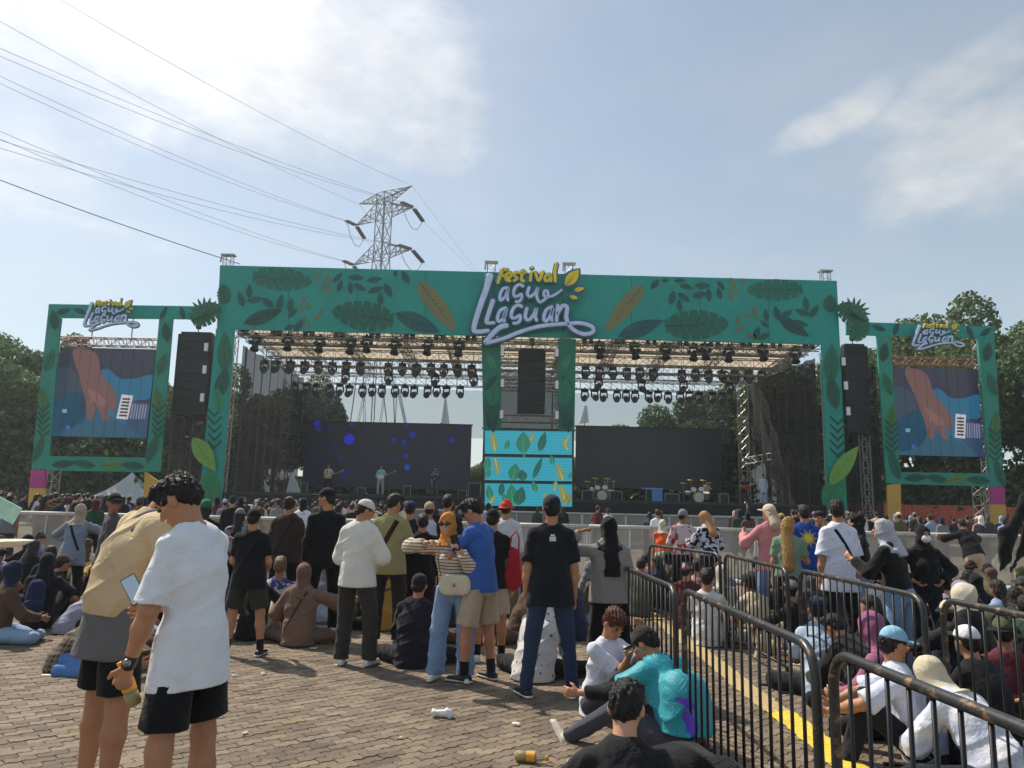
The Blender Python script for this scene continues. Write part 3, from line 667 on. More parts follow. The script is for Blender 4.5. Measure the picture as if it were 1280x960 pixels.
def sling(c,side=1,r=.011,z0=.30,hip=.02):
    """a strap worn across the body, laid on the surface of the garment"""
    def f(J,g,h,hands,p):
        s=J['s']; gm=[q for q in p['_out'] if q[0] in(p.get('shirtname','shirt'),)]
        if not gm: return []
        V,F=gm[0][1]; bv=BVHTree.FromPolygons(V.tolist(),F.tolist()); U,X,Fw=J['U'],J['X'],J['F']
        a=J['nb']-J['U2']*.035*s+X*side*.09*s; b=J['pel']+U*hip*s-X*side*.13*s; path=[]
        for sg in(-1,1):
            L_=[]
            for t in np.linspace(0,1,14):
                c0=a*(1-t)+b*t; o=Vector(c0+Fw*sg*.5); d=Vector(-Fw*sg); hit=bv.ray_cast(o,d)
                if hit[0] is not None: L_.append((hit[0],hit[1]))
            path+= L_[::-1] if sg==1 else L_
            if sg==-1: back=L_
            else: front=L_
        vv=[];ff=[];along=nrm(b-a); ax=nrm(np.cross(along,Fw))
        for L_ in(back,front):
            if len(L_)<3: continue
            k0=len(vv)
            for P_,N_ in L_:
                n_=np.array(N_); q=np.array(P_); sx=nrm(np.cross(along,n_))
                for o_,e_ in((-r,-.004),(-r,.006),(r,.006),(r,-.004)): vv.append(q+sx*o_+n_*e_)
            for i in range(len(L_)-1):
                for k in range(4): ff.append((k0+i*4+k,k0+(i+1)*4+k,k0+(i+1)*4+(k+1)%4,k0+i*4+(k+1)%4))
        return [('bag_strap',(np.array(vv),np.array(ff)),c,None)] if vv else []
    return f

# ------------------------------------------------------------------ the stage
SY=38.0                                   # plane of the printed fronts
TEAL=(22,150,138); DTEAL=(24,96,84); GRN=(40,104,72); DGRN=(26,84,66); OLV=(112,128,58); TAN=(128,126,84); LIME=(104,156,70); NAVY=(34,72,84)
def MQ(u,v,Y=SY):
    p=PY(u,v,Y); return (p.x,p.z)
def sheet(name,pts,mat_,parent,off=0.,th=.02,Y=SY,px=True):
    q=[MQ(u,v,Y) for u,v in pts] if px else pts
    v,f=prism(q,Y-off-th,Y-off); return mk(name,v,f,mat_,parent,smooth=False)
_off=[.0]
def nxt():
    _off[0]=(_off[0]+.004)%.052; return .010+_off[0]
def leafpts(c,ln,wd,ang,kind='leaf',n=14):
    """outline in metres round centre c, tip towards ang (degrees, 90 = up)"""
    ca,sa=math.cos(R(ang)),math.sin(R(ang)); P=[]
    for sgn in(1,-1):
        rng_=range(n+1) if sgn==1 else range(n-1,0,-1)
        for i in rng_:
            t=i/n; x=(t-.5)*ln
            if kind=='leaf': y=wd*.5*math.sin(math.pi*t**.85)**.9
            elif kind=='banana': y=wd*.5*(math.sin(math.pi*t**.8)**.6)*(1-.16*(i%2))
            elif kind=='monstera': y=wd*.5*(math.sin(math.pi*min(1,t*.94+.06))**.55)*(1-(.55 if (i%7==3 and 0<t<.9) else 0))
            elif kind=='blade': y=wd*.5*math.sin(math.pi*t)**.7
            P.append((c[0]+x*ca-sgn*y*sa,c[1]+x*sa+sgn*y*ca))
    return P
def leafprint(u,v,ln,wd,ang,c,c2=None,kind='leaf',parent=None,Y=SY,ribs=True,th=.004,name='leaf_print',off=None):
    k=PY(u+1,v,Y).x-PY(u,v,Y).x; ct=MQ(u,v,Y); ln*=k; wd*=k; o=nxt() if off is None else off
    P=leafpts(ct,ln,wd,ang,kind,44 if kind=='monstera' else 22 if kind=='banana' else 12); mb=MB(); m1=mat('print',c,.75,kind='panel'); m2=mat('print',c2 or tuple(int(x*.72) for x in c),.75,kind='panel')
    v_,f_=prism(P,Y-o-th,Y-o); mb.add(v_,f_,0)
    if ribs:
        ca,sa=math.cos(R(ang)),math.sin(R(ang)); X=lambda x,y:(ct[0]+x*ca-y*sa,ct[1]+x*sa+y*ca); w_=max(.02,wd*.018)
        def rib(a,b,w0):
            d=Vector((b[0]-a[0],b[1]-a[1])); n_=Vector((-d.y,d.x)).normalized()*w0
            v2,f2=prism([(a[0]-n_.x,a[1]-n_.y),(b[0],b[1]),(a[0]+n_.x,a[1]+n_.y)],Y-o-th-.003,Y-o-th); mb.add(v2,f2,1)
        rib(X(-ln*.5,0),X(ln*.46,0),w_*1.3)
        if ln>1.0:
            nr=6 if kind!='banana' else 9
            for i in range(nr):
                t=.12+.72*i/nr; x=(t-.5)*ln; yy=wd*.40*math.sin(math.pi*min(1,t+.1))**.6
                for s_ in(1,-1): rib(X(x,0),X(x+ln*.11,s_*yy),w_*.8)
    return mb.build(name,[m1,m2],parent)
def chev(u,v,w_,c,parent,n=4,step=10,Y=SY,hh=14,rot=0):
    k=PY(u+1,v,Y).x-PY(u,v,Y).x
    for i in range(n):
        x,z=MQ(u,v+i*step,Y); a=w_*k/2; h=hh*k; t=3.4*k; o=nxt()
        P=[(x-a,z+h),(x,z),(x+a,z+h),(x+a,z+h-t),(x,z-t*1.3),(x-a,z+h-t)]
        sheet('chevron_print',P,mat('print',c,.75,kind='panel'),parent,o,.004,Y,px=False)
def printpanel(name,pts,parent,c=TEAL,off=0,th=.12,Y=SY): return sheet(name,pts,mat('printed_board',c,.7,kind='panel'),parent,off-th,th,Y)
arch=thing('stage_arch','long teal printed stage front with leaf pattern and two legs','stage front',(0,SY,0))
arch.location=(0,0,0)
printpanel('front_panel',[(275,331.5),(1046,351),(1050,431),(271,411)],arch)
printpanel('leg_panel',[(270,411),(293,412),(275,640),(247,640)],arch,off=.005)
printpanel('leg_panel',[(1027,430.5),(1050,431),(1060,660),(1036,660)],arch,off=.005)
printpanel('centre_post',[(602,421),(626,421.5),(627,537),(604,537)],arch,(30,116,90))
printpanel('centre_post',[(697,423),(720,424),(718,539),(698,538)],arch,(30,116,90))
LP=lambda *a,**k: leafprint(*a,parent=arch,**k)
for k in range(1,9):
    u_=275+k*85.7; sheet('panel_seam',[(u_-.5,331.6+.0253*(u_-275)),(u_+.5,331.6+.0253*(u_-275)),(u_+.6,411+.0258*(u_-271)),(u_-.4,411+.0258*(u_-271))],mat('seam',(16,116,106),.8),arch,.001,.003)
# left half (u = 230+x/3.282, v = 310+y/3.282)
za=lambda x,y:(230+x/3.282,310+y/3.282); zb=lambda x,y:(700+x/3.368,320+y/3.368)
def clipped(f,x,y,*a,**k): 
    u,v=f(x,y); return LP(u,v,*a,**k)
clipped(za,402,128,75,30,-4,(32,112,94),kind='monstera'); clipped(za,735,278,78,38,172,(28,102,86),kind='monstera'); clipped(za,165,190,26,18,100,(30,100,82),kind='monstera')
clipped(za,960,307,62,22,-22,(28,94,92)); clipped(za,1040,240,78,24,-52,TAN,(84,104,66),kind='banana'); clipped(za,325,282,50,17,22,(32,84,74))
for x,y,l,w_,a in((235,210,20,9,112),(268,177,18,8,92),(292,212,20,8,12),(345,225,20,9,140),(394,225,22,9,80),(437,234,18,8,82),(447,266,16,7,50),(632,121,16,7,50),(640,155,17,7,75),(708,122,20,8,-5),(683,163,17,7,95),(722,162,18,7,-28),(782,130,20,8,10),(787,172,20,8,22),(838,175,20,9,-60),(806,208,18,8,92),(910,124,20,9,-60),(868,106,9,5,90),(472,318,20,8,60),(435,325,14,7,20)):
    clipped(za,x,y,l,w_,a,(26,96,86),ribs=True)
for x,y in((490,215),(510,238),(478,250),(560,262),(545,285),(490,300),(508,320),(585,120),(600,135),(575,158),(598,175),(545,115)): clipped(za,x,y,10,4.5,random.uniform(40,120),(122,120,76),ribs=False)
clipped(zb,270,222,78,22,232,TAN,(84,104,66),kind='banana'); clipped(zb,340,306,62,20,22,(28,94,92)); clipped(zb,905,143,70,28,182,(32,112,94),kind='monstera'); clipped(zb,575,290,80,38,4,(28,102,86),kind='monstera')
for x,y,l,w_,a in((400,118,16,8,52),(443,104,9,5,0),(505,104,14,6,5),(532,130,17,7,-15),(472,175,19,9,75),(522,175,18,8,-35),(503,212,17,7,-82),(600,125,20,8,0),(588,163,18,8,18),(626,167,18,8,-88),(678,125,14,7,-50),(671,160,15,7,-75),(867,250,16,7,95),(860,285,13,6,140),(912,240,18,9,100),(950,248,22,9,38),(1035,200,18,8,95),(1018,236,19,8,160),(1070,232,20,8,55),(1010,285,22,8,-15),(860,338,16,7,25),(828,325,18,8,70)):
    clipped(zb,x,y,l,w_,a,(26,96,86))
for x,y in((720,105),(735,120),(722,150),(745,150),(720,175),(790,250),(818,225),(826,250),(748,270),(762,300),(750,312),(800,335),(818,342),(768,108)): clipped(zb,x,y,10,4.5,random.uniform(40,140),(122,120,76),ribs=False)
clipped(zb,985,300,44,16,-32,(32,84,74)); clipped(zb,1135,200,22,16,80,(30,100,82),kind='monstera')
# centre posts and legs
for u in(614,708):
    s_=1 if u<650 else -1
    LP(u,452,22,8,90+25*s_,(56,140,110)); LP(u,505,46,20,90,(26,98,78),kind='leaf'); LP(u+2*s_,490,36,18,88,(38,128,98)); LP(u-3,526,20,8,100,(24,82,74)); LP(u+4,530,22,8,80,(24,82,74)); LP(u,478,24,9,90-35*s_,(28,92,76))
LP(281,440,54,19,95,(38,112,84)); LP(278,478,44,17,80,(30,92,74)); chev(268,518,18,DGRN,arch,5,10,hh=9); LP(273,500,32,14,100,(50,140,100)); LP(262,605,40,26,95,(46,136,92)); LP(1039,455,52,18,85,(38,112,84)); LP(1041,490,44,16,98,(30,92,74)); chev(1047,528,19,DGRN,arch,5,10,hh=9)
# cut-outs that stand proud of the front
def cut(u,v,l,w_,a,c,kind,c2=None,off=.15): return leafprint(u,v,l,w_,a,c,c2,kind=kind,parent=arch,th=.05,name='leaf_cutout',off=off)
cut(257,568,52,22,-52,(120,160,70),'leaf',(84,140,78)); cut(1053,582,62,20,52,(120,164,72),'leaf',(92,150,80)); cut(263,612,38,24,110,(44,130,84),'leaf',off=.08); cut(1042,612,50,26,55,(40,134,90),'leaf',off=.08)
for u,s_ in((262,-1),(1060,1)):
    cut(u-s_*-2,394,40,30,90+60*s_,(40,108,82),'monstera',off=.22)
    for k in range(9):
        a=R(90+s_*-10 - s_*(-70+k*22)); leafprint(u+s_*2+math.cos(a)*9,394-math.sin(a)*9,24,4.2,math.degrees(a),(62,120,96),kind='blade',parent=arch,th=.03,name='palm_cutout',off=.28+.03*k)
cut(1072,412,34,24,60,(40,112,84),'monstera',off=.2)
# ---- logo, hand lettered
def stroke(pts,r,mp,Y,name,m,parent,dz=.05,taper=1.,rx=1.):
    P=[Vector((*mp(x,y),)) for x,y in pts]; Q=[]
    n=len(P)
    for i in range(n-1):
        p0,p1,p2,p3=P[max(i-1,0)],P[i],P[i+1],P[min(i+2,n-1)]
        for t in(0,.25,.5,.75): Q.append(.5*((2*p1)+(-p0+p2)*t+(2*p0-5*p1+4*p2-p3)*t*t+(-p0+3*p1-3*p2+p3)*t**3))
    Q.append(P[-1]); m_=len(Q); V=[];F=[];K=10
    e0=(Q[0]-Q[1]).normalized()*r*.55; e1=(Q[-1]-Q[-2]).normalized()*r*.55
    Q=[Q[0]+e0]+Q+[Q[-1]+e1]; m_=len(Q)
    for i,q in enumerate(Q):
        t=(Q[min(i+1,m_-1)]-Q[max(i-1,0)]).normalized(); nn=Vector((-t.y,t.x)); rr=r*(1+(taper-1)*i/(m_-1))*(.45 if i in(0,m_-1) else 1)
        for k in range(K):
            a=2*math.pi*k/K; c=math.cos(a); s_=math.sin(a); c=math.copysign(abs(c)**.7,c); s_=math.copysign(abs(s_)**.5,s_)
            V.append((q.x+nn.x*rr*c,Y-dz*s_,q.y+nn.y*rr*c))
    for i in range(m_-1):
        for k in range(K): F.append((i*K+k,i*K+(k+1)%K,(i+1)*K+(k+1)%K,(i+1)*K+k))
    F.append(tuple(range(K))[::-1]); F.append(tuple((m_-1)*K+k for k in range(K)))
    return mk(name,V,F,m,parent,smooth=True)
WORD=[([(308,200),(275,310),(225,450),(188,585),(212,612),(290,603)],25,.6),([(328,382),(305,450),(280,535),(300,548),(335,546)],18,.7),
 ([(440,292),(400,300),(378,350),(386,383),(420,350),(440,292),(432,340),(436,384)],12,.9),([(548,282),(522,268),(490,288),(477,330),(488,354),(512,350),(534,338),(536,368),(520,390),(492,393)],12,.9),([(592,288),(578,335),(600,356),(638,325),(655,288),(645,345),(665,395),(700,380),(728,345),(722,315),(700,318),(705,355),(760,352),(828,308)],12,.8),
 ([(424,437),(380,458),(360,515),(375,537),(410,500),(427,440),(408,500),(410,538)],13,.9),([(540,430),(512,418),(478,438),(460,485),(470,512),(498,508),(524,492),(526,522),(508,546),(476,550)],13,.9),([(575,438),(563,505),(590,526),(628,480),(645,438),(636,500),(648,532)],13,.9),([(762,428),(715,455),(698,515),(718,535),(752,485),(766,432),(752,490),(758,535)],13,.9),
 ([(800,415),(790,535)],13,.9),([(795,480),(835,422),(868,438),(862,500),(880,560),(930,608),(1000,630),(1058,612),(1045,572),(960,548),(880,553),(760,560),(640,578),(520,615),(420,655),(340,680),(275,695)],16,.9),([(430,566),(385,576),(330,620),(272,692)],20,.9)]
FEST=[[(398,158),(382,205),(362,258)],[(396,160),(436,160)],[(382,205),(418,203)],[(424,222),(458,210),(452,182),(426,194),(424,232),(456,242)],[(508,180),(480,188),(488,208),(506,222),(478,242)],[(545,160),(535,235),(556,242)],[(522,184),(568,180)],[(606,180),(600,242)],[(612,140),(611,150)],[(636,176),(662,242),(692,172)],[(745,192),(710,206),(710,240),(738,232),(748,194),(750,246)],[(793,112),(780,180),(782,250)]]
def logo(bbox,label,Y,full):
    t=thing('logo_sign',label,'sign'); x0,y0,x1,y1=bbox
    def mp(x,y):
        return MQ(x0+(x-160)/(910)*(x1-x0),y0+(y-100)/(612)*(y1-y0),Y)
    k=abs(mp(161,300)[0]-mp(160,300)[0])
    wm_=mat('logo_periwinkle',(204,216,252),.45,kind='rough',f=3); yl=mat('logo_yellow',(232,204,44),.45,kind='rough',f=3); bk=mat('logo_backing',(30,104,120),.6,kind='rough',f=3)
    dz=.06 if full else .04
    for P,r,tp in WORD:
        o=stroke(P,r*k,mp,Y,'letter_stroke',wm_,t,dz,tp); stroke(P,(r+14)*k,mp,Y+dz*1.5,'stroke_backing',bk,o,dz,tp)
    for P in FEST:
        o=stroke(P,11.5*k,mp,Y,'letter_stroke',yl,t,dz); stroke(P,21*k,mp,Y+dz*1.6,'stroke_backing',bk,o,dz)
    for c,l,w_,a in(((905,218),160,80,52),((957,303),76,32,14),((916,362),62,28,-12)):
        C=mp(*c); v,f=prism(leafpts(C,l*k,w_*k,a),Y-dz,Y); o=mk('leaf_emblem',v,f,yl,t,smooth=False)
        v,f=prism(leafpts(C,(l+34)*k,(w_+38)*k,a),Y+.01,Y+.05); mk('emblem_backing',v,f,bk,o,smooth=False)
        ca,sa=math.cos(R(a)),math.sin(R(a)); P2=[(C[0]-l*k*.5*ca,C[1]-l*k*.5*sa),(C[0]+l*k*.2*ca-w_*k*.02*sa,C[1]+l*k*.2*sa+w_*k*.02*ca),(C[0]-l*k*.4*ca+w_*k*.1*sa,C[1]-l*k*.4*sa-w_*k*.1*ca)]
        v,f=prism(P2,Y-dz-.01,Y-dz); mk('emblem_vein',v,f,mat('logo_vein',(120,106,22),.6),o,smooth=False)
    return t
logo((587.5,327,743.5,432),'large Festival Lagu Llaguan logo sign centred on the stage front',SY-.45,1)

# ---- trusses
def truss(mb,a,b,w_=.5,bay=.6,r=.03,up=(0,0,1),lac=.018):
    a=Vector(a);b=Vector(b); d=(b-a); Ln=d.length; d/=Ln; up=Vector(up); x=d.cross(up)
    if x.length<.1: x=d.cross(Vector((0,1,0)))
    x.normalize(); y=x.cross(d).normalized(); h=w_/2; C=[x*h+y*h,-x*h+y*h,-x*h-y*h,x*h-y*h]
    for c in C: mb.tube([a+c,b+c],r,4,cap=False)
    n=max(1,int(round(Ln/bay)))
    for q in range(4):
        c0,c1=C[q],C[(q+1)%4]
        for i in range(n):
            p0=a+d*(Ln*i/n); p1=a+d*(Ln*(i+1)/n); mb.tube([p0+(c0 if i%2 else c1),p1+(c1 if i%2 else c0)],lac,3,cap=False)
            mb.tube([p0+c0,p0+c1],lac,3,cap=False)
    return mb
alu=mat('aluminium_truss',(168,166,162),.45,.6,kind='metal',c2=(120,116,110)); dark=mat('black_steel',(40,40,42),.5,.3); rust=mat('painted_scaffold',(150,108,84),.6,.2)
frame=thing('stage_rigging','aluminium truss roof and towers holding the canopy over the stage','stage frame')
tdk=mat('dark_truss',(132,127,120),.5,.5,kind='metal',c2=(84,72,62))  # roof trusses: a darker, browner metal tone than the towers
def tr(a,b,name='roof_truss',m=None,**k):
    return truss(MB(),a,b,**k).build(name,m or (tdk if name=='roof_truss' else alu),frame)
def tr_(a,b,name='roof_truss',m=alu,**k): return truss(MB(),a,b,**k).build(name,m,frame)
XL,XR=-14.9,16.5; ZR=10.15
for y,z,w_ in((38.7,10.45,.55),(40.6,10.5,.5),(42.2,10.75,.45),(43.6,10.3,.55),(46.0,10.25,.55),(47.6,10.1,.45),(49.5,9.75,.55)): tr((XL,y,z),(XR,y,z),w_=w_,bay=.7)
for x in(XL,-12.4,-9.6,-6.4,-3.6,-1.2,2.9,5.8,9.0,12.2,XR): tr((x,38.9,10.9),(x,49.5,10.25),w_=.45,bay=.8)
for x in(XL-.3,XR+.5): tr((x,39.2,0),(x,39.2,10.2),'tower_truss',w_=.5)
BX0=PY(355,560,49).x; BX1=PY(930,560,49).x
for x in(BX0,BX1): tr((x,49,0),(x,49,9.6),'tower_truss',w_=.55)
tr((-1.2,49.4,0),(-1.2,49.4,9.6),'tower_truss'); tr((3.0,49.4,0),(3.0,49.4,9.6),'tower_truss')
tr((PY(985,600,46).x,46,0),(PY(985,600,46).x,46,5.2),'tower_truss',w_=.45); tr((XL,46,5.2),(BX0,49,5.2),'side_truss',w_=.4); tr((BX1,49,4.8),(XR,45,5.0),'side_truss',w_=.4)
for z in(6.4,8.2,9.6): tr((-1.3,41.2,z),(3.1,41.2,z),w_=.4,m=alu)
for x in(-.9,2.7): tr((x,41.2,4.5),(x,41.2,10.2),w_=.35,m=alu)
for u,v in((285,332),(614,341),(711,343),(1032,352)):     # tower heads above the fascia
    x,z=MQ(u,v,38.9); mb=MB(); truss(mb,(x,38.9,z-1.2),(x,38.9,z+.55),w_=.42,bay=.45,r=.022,lac=.012); mb.box((x-.36,38.7,z+.55),(x+.36,39.1,z+.62)); mb.tube([(x-.3,38.7,z+.55),(x-.34,38.7,z+.12)],.05,6); mb.build('tower_head',alu,frame)
# canopy skin, lit through from above, in sagging bays
canv=mat('canopy_cloth',(222,208,186),.8,kind='canvas',o=.5)
nx,ny=56,12; V=[];F=[]
for j in range(ny+1):
    for i in range(nx+1):
        x=XL-.4+(XR-XL+.8)*i/nx; y=38.4+8.9*j/ny; z=11.25-.05*(y-38)+.10*math.cos(i/nx*2*math.pi*8)+.04*math.sin(j*1.7+i*.3)
        V.append((x,y,z))
for j in range(ny):
    for i in range(nx): q=j*(nx+1)+i; F.append((q,q+1,q+nx+2,q+nx+1))
mk('canopy',V,F,canv,frame)
# side scrims: dark mesh cloth hung in lengths
gz_l=mat('dark_scrim',(48,46,46),.9,kind='gauze',o=.84); gz_r=mat('black_scrim',(22,22,26),.9,kind='gauze',o=.88); gz_b=mat('back_scrim',(96,98,100),.9,kind='gauze',o=.38)
def drape(name,x0,y0,x1,y1,z0,z1,m,parent,n=40,amp=.12):
    V=[];F=[]
    for i in range(n+1):
        t=i/n; x=x0+(x1-x0)*t; y=y0+(y1-y0)*t; nn=Vector((y1-y0,-(x1-x0))).normalized()*amp*(math.sin(i*1.3)+.5*math.sin(i*3.1+1))
        for z in(z0,(z0+z1)/2,z1): V.append((x+nn.x,y+nn.y,z))
    for i in range(n):
        for k in(0,1): F.append((i*3+k,(i+1)*3+k,(i+1)*3+k+1,i*3+k+1))
    return mk(name,V,F,m,parent)
drape('side_scrim',XL+.1,39.6,BX0+.6,50.2,.3,9.9,gz_l,frame); drape('side_scrim',XR-.1,39.4,BX1+.3,49.6,.3,9.9,gz_r,frame)
drape('wing_scrim',XL-.6,40,-19.5,42,.3,9.7,gz_l,frame,26); drape('wing_scrim',XR+1.,40,21.2,42.5,.3,10.2,gz_r,frame,26)
drape('back_scrim',BX0+.5,52.0,-2.2,52.0,6.2,9.6,gz_b,frame,30,.04); drape('back_scrim',-2.2,52.03,BX1,52.03,6.2,9.6,gz_b,frame,30,.04)
drape('centre_scrim',-1.6,48.6,3.4,48.6,4.9,10.6,mat('mid_scrim',(44,42,42),.9,kind='gauze',o=.82),frame,12)
# deck
deck=thing('stage_deck','low black stage deck with a dark cloth front and steps','stage')
blk=mat('black_cloth',(24,24,27),.9,kind='fabric'); MB().box((-14.6,38.6,1.86),(16.3,51.5,2.0)).build('deck_floor',mat('deck_ply',(46,44,44),.6,kind='rough'),deck)
drape('skirt_cloth',-14.6,38.5,16.3,38.5,0,1.86,blk,deck,90,.04)
for x in np.arange(-14,16.2,3.0): MB().box((x,38.7,0),(x+.1,38.8,1.86)).box((x,50.9,0),(x+.1,51.0,1.86)).build('deck_leg',dark,deck)
# LED walls at the back
def led(label,u0,v0,u1,v1,Y,c,parentname='led_wall'):
    t=thing(parentname,label,'screen'); x0,z1=MQ(u0,v0,Y); x1,z0=MQ(u1,v1,Y)
    MB().box((x0,Y,z0),(x1,Y+.25,z1)).build('screen_panel',mat('led_dark',c,.35,kind='rough',f=2),t)
    for k in range(int((x1-x0)//1.0)+1):
        x=x0+k*(x1-x0)/int((x1-x0)//1.0+1e-9); MB().box((x-.012,Y-.006,z0),(x+.012,Y-.001,z1)).build('panel_seam',dark,t)
    MB().box((x0-.08,Y+.02,z1),(x1+.08,Y+.2,z1+.08)).build('top_rail',dark,t)
    return t,(x0,z0,x1,z1)
t,bx=led('left black video wall showing blue light spots behind the band',383,527,587,613,50,(18,18,38))
MB().box((bx[0]+.02,49.985,bx[1]),(bx[2]-.02,49.99,bx[3]-.02)).build('screen_image',mat('screen_glow',(10,10,30),.4,kind='emit',s=.5),t)
def disc(u,v,r,c,s,Y,parent,i=0,name='light_spot'):
    x,z=MQ(u,v,Y); k=r*Y/FPX; n=18; P=[(x+k*math.cos(2*math.pi*a/n),z+k*math.sin(2*math.pi*a/n)) for a in range(n)]; v_,f_=prism(P,Y-.006,Y); return mk(name,v_,f_,mat('screen_spot',c,.4,kind='emit',s=s),parent,smooth=False)
for i,(x,y,r,s_) in enumerate(((485,460,5,.7),(492,480,5,.3),(628,530,8.5,.9),(640,462,4,.4),(825,535,5,.35),(872,545,4.5,.5),(878,605,4.5,.5),(885,655,4.2,1.),(910,510,5,.5),(1035,466,3,.4),(880,468,4,.3),(1083,535,5,.45),(600,690,5,.25),(620,670,4,.22),(590,620,5,.16),(690,640,5,.13),(740,600,4,.12),(560,560,5,.14),(990,560,5,.12),(1000,650,6,.1),(510,630,4,.14),(820,620,5,.14),(700,490,4,.15),(1120,480,4,.2),(540,480,4,.16))):
    disc(260+x/3.556,400+y/3.556,r*.8,(26,34,220) if i!=7 else (20,70,210),s_*.42,49.98-.008*(i%3),t)
t,bx=led('right dark switched off video wall at the back of stage',720,533,903,613,50,(30,33,44))
# centre cyan LED bands
t,bx=led('centre cyan leaf pattern screen in three bands below the hanging speaker',604.5,536,716.5,633,38.3,(16,18,20),'banner_screen')
CY=(48,176,200)
bands=[(538,567),(571,600),(604,632)]
for bi,(va,vb) in enumerate(bands):
    sheet('screen_band',[(606,va),(715,va+1.5),(715,vb+1.5),(606,vb)],mat('screen_cyan',CY,.4,kind='emit',s=.62,led=1),t,0,.03,38.24)
def sleaf(u,v,l,w_,a,c,kind='leaf'):
    k=PY(u+1,v,38.2).x-PY(u,v,38.2).x; P=leafpts(MQ(u,v,38.2),l*k,w_*k,a,kind,10); o=nxt()*.6; mb=MB(); v_,f_=prism(P,38.2-o-.003,38.2-o); mb.add(v_,f_,0)
    C=MQ(u,v,38.2); ca,sa=math.cos(R(a)),math.sin(R(a)); hh=l*k*.46
    v_,f_=prism([(C[0]-hh*ca-.03*sa,C[1]-hh*sa+.03*ca),(C[0]+hh*ca,C[1]+hh*sa),(C[0]-hh*ca+.03*sa,C[1]-hh*sa-.03*ca)],38.2-o-.005,38.2-o-.003); mb.add(v_,f_,1)
    mb.build('leaf_image',[mat('screen_leaf',c,.4,kind='emit',s=.5),mat('screen_vein',tuple(min(255,int(x*1.3)+10) for x in c),.4,kind='emit',s=.5)],t)
Gs=(40,140,104); Ys=(158,168,96); Ds=(26,104,84)
for a in((617,552,26,9,100,Ys),(621,584,24,7,-78,Ys),(654,553,27,18,90,Gs),(655,569.5,9,3,90,Gs),(678,552,26,10,75,Ds),(672,585,30,7,68,Ds),(706,556,16,6,120,Ys),(709,549,12,5,60,Ys),(609,580,18,10,80,Gs),(610,592,12,7,60,Gs),(643,590,22,15,80,Gs),(653,594,14,12,100,Ds),(640,618,26,14,95,Gs),(650,620,24,15,75,Ds),(632,624,16,8,120,Gs),(612,616,20,9,100,Gs),(616,624,12,6,60,Ys),(700,590,24,9,110,Ys),(704,618,26,10,105,Ys),(710,624,18,7,60,(150,140,80)),(682,622,16,5,95,Ys),(713,594,10,5,60,Gs),(664,548,16,7,60,Ys),(634,556,14,6,75,Gs),(690,575,14,6,100,Gs),(627,611,18,8,85,Ds),(668,608,16,7,110,Gs),(694,607,14,6,80,Ys)): sleaf(*a)

# ---- side screens
def side(sx,label,label_logo,O,I,top,bot,scr,screw_lab):
    """O,I: outer and inner post outlines; all in photo pixels on the front plane"""
    t=thing('screen_frame',label,'frame')
    for P in(O,I): printpanel('post_panel',P,t,(38,142,122))
    printpanel('top_panel',top,t,off=.005); printpanel('bottom_panel',bot,t,(40,144,122),off=.005)
    return t
lp=lambda *a,**k: leafprint(*a,**k)
LT=side(-1,'left teal leaf print frame round the video screen','',[(61,380),(77,381),(60,586),(39,586)],[(199,398),(216,398.5),(200,590),(181,589)],[(61,380),(262,383),(262,399),(61,397)],[(59,570),(183,572),(182,590),(57,588)],None,'')
RT=side(1,'right teal leaf print frame round the video screen','',[(1222,421),(1243,422),(1255,608),(1238,608)],[(1096,419),(1113,420),(1126,605),(1108,604)],[(1058,402),(1242,408),(1243,422.5),(1058,418.5)],[(1124,590),(1238,592),(1239,608),(1125,605)],None,'')
mg=mat('magenta_board',(176,58,132),.7,kind='panel'); og=mat('ochre_board',(206,160,72),.7,kind='panel')
def blocks(t,P,m,nm): sheet(nm,P,m,t,-.12,.12)
blocks(LT,[(38.6,587),(57,588),(56,610),(36.5,610)],mg,'magenta_block'); blocks(LT,[(36.5,610.5),(56,610.5),(54,640),(34,640)],og,'ochre_block'); blocks(LT,[(181,589.5),(200,603),(199,640),(178,640)],og,'ochre_block')
blocks(RT,[(1238,608.5),(1256,608.5),(1257,630),(1239,630)],mg,'magenta_block'); blocks(RT,[(1239,630.5),(1257,630.5),(1258,665),(1240,665)],og,'ochre_block'); blocks(RT,[(1109,606),(1126,604.5),(1127,660),(1110,660)],og,'ochre_block')
for t,du,dv,fl in((LT,0,0,1),(RT,0,0,-1)):
    if fl==1: A_=[(68,400),(62,450),(54,500),(49,560)]; B_=[(208,415),(203,455),(198,500),(191,560)]; top_=[(80,389),(100,389),(205,391),(228,391),(252,391)]; bt=[(80,580),(105,580),(140,581),(166,582)]
    else: A_=[(1234,440),(1240,480),(1244,530),(1249,590)]; B_=[(1105,440),(1109,480),(1114,520),(1118,580)]; top_=[(1080,410),(1098,410),(1120,411),(1212,415),(1232,415)]; bt=[(1145,597),(1170,598),(1195,599),(1222,600)]
    for P in(A_,B_):
        for i,(u,v) in enumerate(P):
            lp(u,v,26+4*i,12,90+14*fl*(-1)**i,((30,92,76),(44,112,84),(70,124,72),(30,104,84))[i],parent=t)
            if i==2: chev(u,v+12,16,DGRN,t,5,8,hh=8)
    for i,(u,v) in enumerate(top_): lp(u,v,18,7,(20,160,70,110,35)[i],(26,84,78),parent=t)
    for i,(u,v) in enumerate(bt): lp(u,v,30,10,(5,170,10,175)[i],((26,88,70),(30,100,76),(104,142,72),(30,96,80))[i],parent=t)
